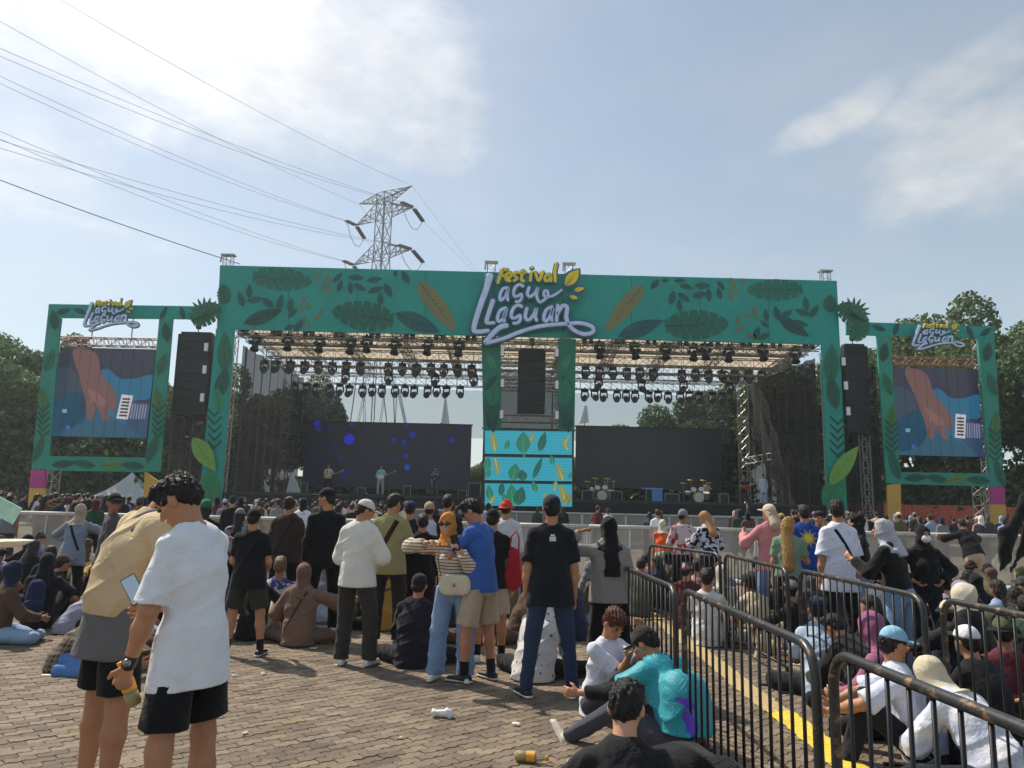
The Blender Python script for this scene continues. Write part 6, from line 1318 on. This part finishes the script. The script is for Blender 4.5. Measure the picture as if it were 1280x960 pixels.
# ------------------------------------------------------------------ performers
def perf(u,yaw,lb,Y=43,gtr=None,**p):
    x=PY(u,600,Y).x; r,J,md,W,hd=person(p,Vector((x,Y,2.0)),yaw,lb,.026)
    if gtr:
        t=held('electric_guitar','%s electric guitar played by the %s'%(gtr[1],gtr[2]),'guitar',frame_at(W,J['pel']+A(-.06,.20,.10),(-.25,.0,.97) if 0 else (0,0,1),(0,1,0)),lambda t:(mk('guitar_body',*bake([EL((.10,0,-.03),(.16,.025,.13)),EL((-.06,0,.0),(.12,.025,.10))],.014,.03),mat('guitar_paint',gtr[0],.3),t),MB().tube([(-.15,.0,.02),(-.72,.0,.30)],.025,6).build('guitar_neck',mat('maple',(170,130,80),.5),t),MB().box((-.84,-.012,.29),(-.70,.012,.37)).build('headstock',mat('maple',(170,130,80),.5),t)))
GA=[((-.4,.25,-.8),(-.35,.7,.35)),((.35,-.1,-.9),(-.5,.75,-.1))]
perf(410,182,'guitarist in white patterned shirt on the left of the stage',gtr=((196,170,110),'pale','left guitarist'),h=1.7,shirt=fab((206,202,206),pat='blotch',c2=(120,110,140),f=10),trousers=fab(BLK),hair='short',arms=GA,shoes=bks)
perf(476,178,'guitarist in pale blue open shirt in the middle of the left bay',gtr=((214,214,212),'white','middle guitarist'),h=1.74,shirt=fab((150,186,196)),sleeve=1.6,trousers=fab((168,166,168)),hair='short',arms=GA,shoes=bks)
perf(544,185,'performer in black patterned shirt on the right of the left bay',h=1.7,shirt=fab((44,44,50),pat='blotch',c2=(140,140,146),f=9),sleeve=1.5,trousers=fab((90,90,96),pat='blotch',c2=(40,40,44),f=7),hair='short',arms=[((-.2,.3,-.8),(.3,.6,.7)),None],shoes=bks)
perf(954,176,'person in long pale blue white robe standing on the right of the stage',Y=42,h=1.68,shirt=fab((196,206,232)),sleeve=1.8,hem=.3,flare=.03,trousers=fab((180,190,222)),wide=.03,hair='short',shoes=bks,loose=.03)
perf(757,180,'seated drummer behind the drum kit nearest the cyan screen',Y=46.4,h=1.68,pz=.55,shirt=fab((90,60,56)),trousers=fab(BLK),hair='short',legs=[((-.4,.9,-.15),(0,.1,-1)),((.4,.9,-.15),(0,.1,-1))],arms=[((-.3,.4,-.8),(.1,.9,.3)),((.3,.4,-.8),(-.1,.9,.3))])
perf(883,180,'seated drummer in white t-shirt behind the right drum kit',Y=45.5,h=1.68,pz=.62,shirt=fab((176,174,176)),trousers=fab(BLK),hair='short',legs=[((-.4,.9,-.15),(0,.1,-1)),((.4,.9,-.15),(0,.1,-1))],arms=[((-.3,.4,-.8),(.1,.9,.3)),((.3,.4,-.8),(-.1,.9,.3))])
perf(930,185,'performer in black with a pale guitar beside the right rear tower',Y=44.5,gtr=((190,60,50),'red','performer by the right rear tower'),h=1.66,shirt=fab((50,46,50)),trousers=fab((36,34,38)),hair='long',hairlen=.1,arms=GA)

# ------------------------------------------------------------------ seated people one can tell apart
CR=[((-.78,.62,-.05),(.85,.30,-.10)),((.78,.62,-.05),(-.85,.42,-.05))]; KU=[((-.16,.78,.62),(-.02,.35,-.95)),((.16,.78,.62),(.02,.35,-.95))]; SIDE=[((.5,.8,0),(.3,-.9,-.08)),((.75,.5,.02),(.5,-.8,-.05))]; KN=[((-.25,.85,-.22),(.02,-1,-.02)),((.25,.85,-.22),(-.02,-1,-.02))]
LAP=[((-.22,.45,-.85),(.4,.85,-.25)),((.22,.45,-.85),(-.4,.85,-.25))]; HUG=[((-.25,.75,-.5),(.35,.85,-.35)),((.25,.75,-.5),(-.35,.85,-.35))]
def backpack(W,J,c,label,c2=None):
    def f(t): mk('pack_body',*bake([CN((0,0,-.10),(0,0,.11),.115,.10,(A(0,1,0),.6))],.014,.02,0,.006,1.2),fab(c),t); mk('front_pocket',*bake([CN((-.04,-.07,-.10),(.04,-.07,-.10),.06,.06,(A(0,1,0),.5))],.012,.02),fab(c2 or c),t)
    return held('backpack',label,'backpack',frame_at(W,J['chest']-J['F']*.20+J['U2']*-.06,J['U2'],J['F']),f)
r,J,md,W,hd=sit(46,785,12,'seated person in black headscarf and dark top with a navy backpack at left',shirt=fab((26,26,30)),sleeve=1.9,scarf=fab((22,22,25)),tail=.15,trousers=fab(BLK),legs=KU,arms=HUG,lean=8); backpack(W,J,(38,44,78),'navy blue backpack worn by the seated person in black headscarf at left')
sit(95,790,-50,'seated person in pale lavender grey sweater bent far forward at left',shirt=fab((150,152,170)),sleeve=1.9,sloose=.03,loose=.035,trousers=fab((26,26,30)),hair='short',legs=CR,arms=LAP,lean=40,hunch=20,hpitch=50,x_=0)
sit(92,838,-95,'seated person in brown plaid shirt and blue jeans crouching forward at lower left',near=False,vox=.010,shirt=fab((128,112,92),pat='plaid',c2=(54,46,44)),sleeve=1.9,sloose=.025,loose=.03,trousers=fab((84,124,180)),wide=.01,hair='short',legs=KN,arms=LAP,lean=44,hunch=26,hpitch=50,pz=.17,shoes=whs,feet=[(0,-1,0),(0,-1,0)])
sit(372,806,-4,'seated woman in dusty brown headscarf and taupe robe in the middle ground',vox=.011,fem=1,shirt=fab((124,100,86)),sleeve=1.9,sloose=.04,loose=.035,fat=1.06,trousers=fab((110,90,78)),scarf=fab((118,92,80)),drape=.14,legs=CR,arms=[((-.5,.3,-.8),(.2,.8,-.2)),((.8,.45,-.35),(.4,.9,0))],extra=[sling(fab((60,48,44)),1,.009)],lean=4)
sit(516,832,-6,'seated person in dark purple puffer jacket and black cap behind the striped top woman',vox=.011,shirt=fab((36,30,42)),sleeve=1.9,sloose=.03,loose=.035,fold=.015,ff=1.9,fat=1.08,trousers=fab(BLK),cap=fab((30,28,32)),capkind='beanie',hair='short',legs=CR,arms=LAP,lean=8,hunch=10)
sit(668,848,-20,'seated person in white floral headscarf robe between the legs of the navy t-shirt man',vox=.011,fem=1,shirt=fab((206,204,202),pat='dots',c2=(96,82,92),f=14),sleeve=1.9,sloose=.03,loose=.045,fat=1.08,scarf=fab((208,206,204),pat='dots',c2=(96,82,92),f=14),drape=.3,trousers=fab(BLK),legs=CR,arms=LAP,lean=28,hunch=16,hpitch=30)
sit(352,760,-8,'seated person in pale pink headscarf and black cap in the middle ground',Y=10.4,shirt=fab((30,28,34)),sleeve=1.8,scarf=fab((206,170,178)),drape=.08,cap=fab((40,40,54)),trousers=fab(BLK),legs=KU,arms=HUG)
sit(345,780,10,'seated person with pale patterned shirt beside the man in dark shorts',Y=9.6,shirt=fab((206,200,208),pat='blotch',c2=(70,80,140),f=9),sleeve=1.8,hair='short',hairmat=hairm((120,96,70)),trousers=fab(BLK),legs=KU,arms=HUG)
sit(404,786,20,'seated person in white blue top right of the brown headscarf',Y=9.8,shirt=fab((200,206,226)),sleeve=1.8,scarf=fab((150,140,150)),trousers=fab((120,116,112)),legs=KU,arms=HUG,shoes=whs)
# group at the lower right of centre
r,J,md,W,hd=sit(750,862,-140,'seated boy with reddish brown hair and white t-shirt, hand at his head',near=True,vox=.009,Y=6.15,shirt=fab((214,216,230)),sleeve=.8,trousers=fab((60,60,66)),hair='curly',hairmat=hairm((58,32,24),c2=(104,58,40)),skin=1,legs=KU,arms=[((.05,.9,-.35),(.15,.05,1)),((-.45,.55,-.55),(.5,.75,.72))],hands=[None,K(n=(0,-.6,.3),curl=1.2)],lean=10,hpitch=32,hyaw=-10,h=1.62,shoes=bks)
r,J,md,W,hd=sit(850,892,28,'seated person in dark cap with a bright teal jacket over the shoulders',near=True,vox=.009,Y=5.25,loose=.008,shirt=fab((26,26,30)),sleeve=1.8,trousers=fab((72,72,80)),cap=fab((44,40,42)),hair='short',skin=1,legs=[((-.62,.8,.42),(-.55,.75,-.62)),((-.35,.85,.52),(-.25,.6,-.9))],arms=[((-.45,.6,-.5),(-.6,.8,-.1)),((.1,.65,-.5),(-.3,.9,-.2))],lean=22,hunch=16,hpitch=34,hyaw=24,shoes=mat('cream_shoe',(206,192,178),.6,kind='rough'),h=1.66,feet=[(-.1,.75,.66),(0,1,.2)],
    extra=[lambda J,g,h,hn,p:[('draped_jacket',bake(list(g['torso'][:5])+[CN(J['pel']-J['Fp']*.05+A(0,0,.24),J['pel']-J['Fp']*.09-A(0,0,.02),.150,.165,(J['Fp'],.8)),CN(J['arm'][0][0],J['arm'][0][0]+(J['arm'][0][1]-J['arm'][0][0])*.75,.058,.062,None,1.),CN(J['arm'][1][0],J['arm'][1][0]+(J['arm'][1][1]-J['arm'][1][0])*.8,.058,.066,None,1.)],h,.03,.036,.020,1.05,subs=[(CN(J['nb'],J['H'](0,-.02,.05),.075,.075),0,.01)],planes=[(J['pel']+A(0,0,.05),A(0,0,-1))],ph=4.),mat('teal_shell',(36,150,164),.5,kind='fabric',spec=.35),None)]])
def patch(t,parent,J):
    me=t.data; bv=BVHTree.FromPolygons([v.co for v in me.vertices],[p.vertices[:] for p in me.polygons]); mb=MB(); c=J['chest']
    V=[];F=[]
    for (x0,x1,z0,z1,tap) in((-.12,-.05,-.18,-.06,.01),(-.13,-.05,-.05,.02,.02),(-.10,-.07,-.24,-.18,.0)):
        b=len(V); nx,nz=4,6
        for i in range(nx+1):
            for j in range(nz+1):
                x=x0+(x1-x0)*i/nx+tap*math.sin(j); z=z0+(z1-z0)*j/nz; h_=bv.ray_cast(Vector((c[0]+x,c[1]-1,c[2]+z)),Vector((0,1,0))); V.append((c[0]+x,(h_[0].y if h_[0] else c[1]-.2)-.004,c[2]+z))
        for i in range(nx):
            for j in range(nz): k=b+i*(nz+1)+j; F.append((k,k+nz+1,k+nz+2,k+1))
    mk('purple_print',V,F,mat('purple_print',(92,60,190),.5),parent)
patch(md['draped_jacket'],r,J)
r,J,md,W,hd=sit(783,1010,-6,'seated person with thick black hair and black t-shirt at the lower photo edge',near=True,vox=.008,x_=0,Y=3.3,shirt=fab((30,30,34)),sleeve=.95,sloose=.03,loose=.028,trousers=fab(BLK),hair='short',hairmat=hairm((20,17,17)),skin=0,legs=CR,arms=[((-.55,.45,-.75),(.3,.9,-.1)),((.4,.4,-.8),(-.4,.85,0))],lean=12,hunch=14,hpitch=22,hyaw=-14,h=1.68,eyes=0,hroll=0)
r,J,md,W,hd=sit(912,1000,84,'person in black curled forward beside the barrier, showing a rounded black back',near=False,vox=.009,Y=3.95,pz=.24,shirt=fab((24,24,26)),sleeve=.9,loose=.03,trousers=fab(BLK),hair='short',skin=1,legs=CR,arms=LAP,lean=58,hunch=34,hpitch=80,h=1.48,fat=.95,x_=0)
r,J,md,W,hd=sit(905,985,10,'knee in mottled lavender trousers of a seated person cut by the lower photo edge',vox=.009,Y=2.95,shirt=fab((90,88,110)),trousers=fab((150,148,190),pat='soft',c2=(196,194,216),f=14),hair='short',legs=[((-.1,.7,.7),(0,.3,-.95)),((.25,.8,.5),(0,.3,-.95))],arms=[((-.5,-.6,-.6),(0,-.5,-.8)),((.5,-.6,-.6),(0,-.5,-.8))],lean=-58,h=1.55)
# right lane, seen between the bars
r,J,md,W,hd=sit(1150,905,64,'seated person in pale blue cap and white t-shirt behind the bars at right',near=True,vox=.010,Y=5.2,face=1,shirt=fab((206,212,232)),sleeve=.95,sloose=.03,loose=.03,trousers=fab((30,32,40)),cap=mat('fabric',(142,192,222),.9,kind='fabric',spec=.2),hair='short',skin=1,legs=KU,arms=HUG,lean=16,hpitch=12,hyaw=-140,h=1.66)
sit(1133,870,40,'seated person in purple pink headscarf leaning behind the pale blue cap',Y=5.8,vox=.011,fem=1,shirt=fab((150,96,120)),sleeve=1.9,scarf=fab((154,92,128)),trousers=fab(BLK),legs=CR,arms=LAP,lean=20,skin=1,hpitch=10)
sit(1252,930,20,'seated person in white blue tie dye top bent forward at lower right',Y=4.6,vox=.011,shirt=fab((196,204,226),pat='soft',c2=(228,228,232),f=7),sleeve=1.4,sloose=.03,loose=.03,trousers=fab((32,32,38)),scarf=fab((206,196,170)),drape=.05,legs=CR,arms=LAP,lean=34,hunch=20,hpitch=36)
sit(1035,880,-10,'seated person in pale blue shirt seen from behind through the bars',Y=6.9,vox=.011,shirt=fab((168,186,206)),sleeve=.9,loose=.035,trousers=fab(BLK),cap=fab((38,44,62)),hair='short',legs=CR,arms=LAP,lean=20,hunch=14,fat=1.1)
sit(1222,800,30,'seated woman in cream headscarf and black robe behind the right barrier',Y=6.3,vox=.011,fem=1,shirt=fab((24,24,26)),sleeve=1.9,loose=.05,trousers=fab(BLK),scarf=fab((206,198,176)),drape=.10,legs=CR,arms=HUG,lean=6,skin=0,hpitch=10,pz=.30)
sit(1095,850,20,'seated person in black loose coat with hood down behind the bars',Y=6.4,vox=.012,shirt=fab((32,31,32)),sleeve=1.9,sloose=.04,loose=.04,fat=1.1,trousers=fab(BLK),hair='short',legs=CR,arms=LAP,lean=30,hunch=20,hpitch=40)
sit(885,800,-20,'seated person in white top with dark hair just behind the far barrier line',Y=9.3,shirt=fab((208,208,206)),sleeve=.9,trousers=fab((192,190,186)),hair='short',legs=KU,arms=HUG,shoes=whs)
sit(905,790,30,'seated person in pale grey top leaning beside the white top behind the bars',Y=10.1,shirt=fab((176,172,168)),sleeve=1.8,trousers=fab(DEN),scarf=fab((196,186,176)),legs=CR,arms=LAP)
sit(873,770,-30,'seated person in rose top between the ginger haired woman and the barrier',Y=11.2,shirt=fab((190,150,150)),sleeve=1.8,trousers=fab(BLK),hair='short',legs=CR,arms=LAP,skin=0)
# ------------------------------------------------------------------ seated crowd from a few bodies, each with its own clothes
cl_names={'black':(24,24,27),'navy':(36,42,68),'charcoal':(58,58,62),'brown':(88,66,54),'maroon':(92,38,46),'grey':(122,122,126),'cream':(202,190,164),'white':(214,214,218),'dusty pink':(186,142,146),'olive':(84,86,60),'pale blue':(136,160,190),'lavender':(146,134,170),'dark green':(42,72,56),'mustard':(180,140,62)}
def recolour(root,**m):
    for o in root.children:
        mm_=m.get(o.name.split('.')[0])
        if mm_ is not None and o.material_slots: o.material_slots[0].link='OBJECT'; o.material_slots[0].material=mm_
P_=[]
base=[K(scarf=fab(BLK),sleeve=1.9,legs=CR,arms=LAP,lean=8),K(hair='short',sleeve=.9,legs=KU,arms=HUG,lean=14,hpitch=16),K(cap=fab(BLK),hair='short',sleeve=.9,legs=CR,arms=LAP,lean=18,hunch=10),K(scarf=fab(BLK),sleeve=1.9,legs=KN,arms=LAP,lean=24,hunch=12,hpitch=24,pz=.2),K(hair='long',hairlen=.2,sleeve=.9,legs=CR,arms=LAP,lean=10,fem=1),K(scarf=fab(BLK),tail=.14,sleeve=1.9,legs=KU,arms=HUG,lean=6,hyaw=35),K(cap=fab(BLK),capkind='bucket_hat',hair='short',sleeve=1.8,legs=KU,arms=HUG,lean=10,hyaw=-30)]
for b in base:
    q=dict(b); q.update(shirt=fab(BLK),trousers=fab((34,34,40)),h=1.64,loose=.03,seed=len(P_)+3); q.setdefault('pz',.13); parts,J,hd=cloth_meshes(q,.019,False)
    P_.append((parts,b))
pcache={}
def seated(x,y,yaw,k,head,top,legc,label,group,sk_=1):
    if k not in pcache:
        root=thing('person',label,'person',(x,y,0),R(yaw),group)
        for nm,(V,F),m,par in P_[k][0]: mk(nm,V,F,m,root)
        pcache[k]=root; src=root
    else: src=dup(pcache[k],(x,y,0),R(yaw),label,group)
    hm=fab(cl_names[head]) if P_[k][1].get('scarf') or P_[k][1].get('cap') else None
    recolour(src,body=skin(sk_),shirt=fab(cl_names[top]),trousers=fab(cl_names[legc]),headscarf=hm,cap=hm,bucket_hat=hm,hair=hairm() if P_[k][1].get('hair')!='long' else None)
    return src
kinds=['{h} headscarf','black hair','{h} cap','{h} headscarf','long black hair','{h} headscarf','{h} bucket hat']
darkw=['black']*7+['navy']*3+['charcoal']*3+['brown']*2+['maroon','grey','grey','cream','white','dusty pink','olive','pale blue','lavender','dark green','mustard']
occ=[(o.location.x,o.location.y) for o in col.objects if o.get('category')=='person']
used_l={}
def uniq(lb,where):
    return '%s, %s'%(lb,where)
def try_place(x,y,dmin=.62):
    if any((x-a)**2+(y-b)**2<dmin**2 for a,b in occ): return False
    occ.append((x,y)); return True
rr=random.Random(11); lab_count={}
def seat_area(n,xf,yf,where,group,avoid,allowed=range(7),dmin=.5):
    c=0; tries=0
    while c<n and tries<n*60:
        tries+=1; y=yf(rr); x=xf(rr,y)
        if avoid(x,y) or not try_place(x,y,dmin): continue
        k=rr.choice(list(allowed)); head=rr.choice(darkw); top=rr.choice(darkw); lg=rr.choice(['black','black','navy','charcoal','brown','pale blue','cream']); yaw=rr.gauss(0,45)
        if rr.random()<.12: yaw+=150
        lb='seated, %s, %s top, %s'%(kinds[k].format(h=head),top,where(x,y))
        seated(x,y,yaw,k,head,top,lg,lb,group,rr.choice((0,1,1,2))); c+=1
def frontline(x): return 8.3 if x<-3.2 else (8.85 if x<-1.2 else 9.1)
def wl(x,y):
    u=640+FPX*x/(y*1.0); s_='left of the dark shorts' if u<290 else ('between dark shorts and white sweatshirt' if u<440 else ('behind the striped top' if u<600 else 'left of the near barriers'))
    return ('near, ' if y<10.5 else 'farther back, ')+s_
seat_area(84,lambda r,y:r.uniform(-.74*y,1.1),lambda r:8.3+6.6*r.random()**1.35,wl,'seated spectators left of the barriers',lambda x,y:y<frontline(x) or (x<-5.5 and y<8.4))
def wr(x,y):
    u=640+FPX*x/y; s_='below pink top' if u<1000 else ('below black strap' if u<1100 else ('below face mask' if u<1200 else 'at right edge'))
    return ('near, ' if y<8 else 'farther back, ')+'behind far barriers, '+s_
seat_area(60,lambda r,y:r.uniform(3.05,min(.76*y+.3,10.)),lambda r:5.2+7.6*r.random()**1.2,wr,'seated spectators right of the barriers',lambda x,y: x<3.05 or (4.<x and y<5.4),dmin=.48)
seat_area(9,lambda r,y:r.uniform(2.0,3.2),lambda r:r.uniform(9.6,14.),wr,'seated spectators right of the barriers',lambda x,y: x<2.0+.4*(y<11.4)+.5*(y<9.6),dmin=.6)
# ------------------------------------------------------------------ far standing crowd: one mesh each, clothes in slots
FP=[]
for i,b in enumerate([K(hair='short',sleeve=.9),K(scarf=fab(BLK),sleeve=1.9,fem=1,drape=.1),K(cap=fab(BLK),hair='short',sleeve=.9),K(hair='long',hairlen=.2,sleeve=1.8,fem=1),K(scarf=fab(BLK),sleeve=1.9,fem=1,arms=[None,((.5,.5,.6),(-.1,.3,1))]),K(cap=fab(BLK),capkind='bucket_hat',hair='short',sleeve=1.8)]):
    q=dict(b); q.update(shirt=fab(BLK),trousers=fab(BLK),h=1.62,loose=.03,seed=i,shoes=bks)
    parts,J,hd=cloth_meshes(q,.027,False); L_=[]; 
    slot={'body':0,'shirt':1,'headscarf':2,'cap':2,'bucket_hat':2,'brim':2,'hair':3,'trousers':4,'shoe':4,'sole':4}
    for nm,vf,m,par in parts:
        if len(vf[0]) and nm in slot: L_.append((vf,slot[nm]))
    V,F,I=merge(L_); me=mk('person_proto',V,F,[skin(1),fab(BLK),fab(BLK),hairm(),fab(BLK)],None,I); FP.append((me.data,b)); bpy.data.objects.remove(me)
def farp(x,y,yaw,k,head,top,label,group,s_):
    o=bpy.data.objects.new('person',FP[k][0]); col.objects.link(o); o.location=(x,y,0); o.rotation_euler=(0,0,R(yaw)); o.scale=(s_,)*3
    for i,m in ((0,skin(rr.choice((0,1,2)))),(1,fab(cl_names[top])),(2,fab(cl_names[head])),(4,fab(cl_names[rr.choice(['black','navy','charcoal'])]))): o.material_slots[i].link='OBJECT'; o.material_slots[i].material=m
    tag(o,label,'person',group); return o
fk=['short black hair','{h} headscarf','{h} cap','long dark hair','{h} headscarf with a raised arm','{h} bucket hat']
def far_area(n,x0,x1,y0,y1,where,group,hz=(.94,1.04),wts=(3,4,2,2,.3,.8),dmin=.5):
    c=0;tr_=0
    while c<n and tr_<n*60:
        tr_+=1; y=rr.uniform(y0,y1); x=rr.uniform(x0,x1)
        if not try_place(x,y,dmin): continue
        k=rr.choices(range(6),wts)[0]; head=rr.choice(darkw); top=rr.choice(darkw)
        farp(x,y,rr.gauss(0,25),k,head,top,'spectator with %s, %s top, %s'%(fk[k].format(h=head),top,where),group,rr.uniform(*hz)); c+=1
far_area(9,-10.5,-3.0,12.2,16.6,'standing among the seated people at left','standing spectators before the near barricade',dmin=.7)
far_area(30,-16.5,-6.5,19.2,24.5,'before the left screen','far crowd before the left screen',dmin=.46)
far_area(14,-7.5,-3.2,19.3,25,'before the left bay','far crowd before the left bay')
far_area(8,-3.4,-.6,20,30,'before the left video wall','far crowd before the left bay')
far_area(5,-.4,5,27,32.5,'before the cyan screen','spectators before the centre of the stage')
far_area(6,4.5,9.5,19.5,23,'behind the pink and blue shirts','spectators beyond the barricade right of centre')
far_area(11,7.0,11.5,22,31,'before the right stage leg','spectators before the right stage leg')
far_area(22,11.5,21,21.5,28,'before the right screen','far crowd before the right screen')
# the mass of heads farther back on the left and right, past telling apart
crowd_mats=[skin(1),skin(0),hairm()]+[fab(cl_names[c]) for c in('black','navy','charcoal','brown','maroon','grey','cream','white','dusty pink','olive','pale blue')]
tmpl=[]
for d_,b in FP:
    V=np.zeros(len(d_.vertices)*3,np.float32); d_.vertices.foreach_get('co',V); V=V.reshape(-1,3); F=np.zeros(len(d_.polygons)*4,np.int32); d_.polygons.foreach_get('vertices',F); F=F.reshape(-1,4); I=np.zeros(len(d_.polygons),np.int32); d_.polygons.foreach_get('material_index',I)
    keep=V[F].mean(1)[:,2]>.75; tmpl.append((V,F[keep],I[keep]))
def mass(n,x0,x1,y0,y1,label):
    Vs=[];Fs=[];Is=[];b=0; pts=[]
    while len(pts)<n:
        x,y=rr.uniform(x0,x1),rr.uniform(y0,y1)
        if all((x-a)**2+(y-c)**2>.2 for a,c in pts[-60:]): pts.append((x,y))
    for x,y in pts:
        k=rr.choices(range(6),(4,4,2,2,.15,.8))[0]; V,F,I=tmpl[k]; a=R(rr.gauss(0,30)); s_=rr.uniform(.93,1.05); c,q=math.cos(a)*s_,math.sin(a)*s_
        Vs.append(np.stack([V[:,0]*c-V[:,1]*q+x,V[:,0]*q+V[:,1]*c+y,V[:,2]*s_],1)); Fs.append(F+b); b+=len(V)
        top=3+rr.choices(range(11),(9,4,4,3,1,2,1,2,1,1,1))[0]; hd_=3+rr.choices(range(11),(8,3,3,3,1,3,2,2,2,1,1))[0]
        Is.append(np.choose(I,[rr.choice((0,1)),top,hd_,2,3]))
    o=mk('far_crowd',np.concatenate(Vs),np.concatenate(Fs),crowd_mats,None,np.concatenate(Is)); o['kind']='stuff'; o['label']=label
mass(190,-25,-4,23,32.8,'packed mass of spectators far back before the left screen'); mass(34,12,24,28,32.8,'loose mass of spectators far back before the right screen')
# ------------------------------------------------------------------ litter
def litter():
    t=thing('drink_bottle','empty bottle with yellow orange drink lying on the pavers at lower centre','bottle',PZ(644,944,.036)); bottle(t); t.rotation_euler=(R(90),0,R(78)); t.scale=(1.05,)*3
    t=thing('crushed_cup','crushed clear plastic cup lying on the pavers left of the yellow bottle','cup',PZ(543,891,.03)); mk('cup_shell',*bake([CN((0,0,0),(.12,.02,0),.030,.038)],.008,.01,0,.012,2.2),mat('clear_plastic_litter',(222,222,216),.25,kind='rough'),t); t.rotation_euler=(0,0,R(-20))
    pm=mat('paper_litter',(220,214,204),.9,kind='rough'); nm=[('in the sun below the brown robe',[(392,812),(420,833)]),('left of the crushed cup',[(330,843),(293,846),(255,926)]),('along the lower photo edge',[(306,918),(499,924)]),('near the feet of the man in navy',[(645,907),(712,954)]),('left of the plaid shirt',[(32,788)])]
    i=0
    for wh,L_ in nm:
        for j,(u,v) in enumerate(L_):
            g=PZ(u,v,.0); w_=rr.uniform(.02,.045)*(g.y/6); V=[];F=[]
            for a in range(4):
                for b in range(4): V.append(((a/3-.5)*w_*1.6+rr.uniform(-.006,.006),(b/3-.5)*w_+rr.uniform(-.006,.006),.008+.012*rr.random()))
            for a in range(3):
                for b in range(3): F.append((a*4+b,a*4+b+4,a*4+b+5,a*4+b+1))
            o=mk('paper_scrap',V,F,pm,None,smooth=False,loc=(g.x,g.y,.003)); o.rotation_euler=(0,0,rr.uniform(0,3)); tag(o,'white paper scrap, %s one %s'%(ORD[j],wh),'litter',group='paper scraps on the pavers'); i+=1
litter()
# ------------------------------------------------------------------ hazy air over the whole place
hz=MB().box((-140,-24,-1.2),(140,112,46)).build('haze',bpy.data.materials.new('haze_air')); hz['kind']='stuff'
hm_=hz.data.materials[0]; hm_.use_nodes=True; n=hm_.node_tree.nodes; l=hm_.node_tree.links; n.remove(n['Principled BSDF'])
pv_=n.new('ShaderNodeVolumePrincipled'); pv_.inputs['Density'].default_value=.0008; pv_.inputs['Color'].default_value=(.86,.93,.98,1); pv_.inputs['Anisotropy'].default_value=.3; l.new(pv_.outputs[0],n['Material Output'].inputs['Volume'])
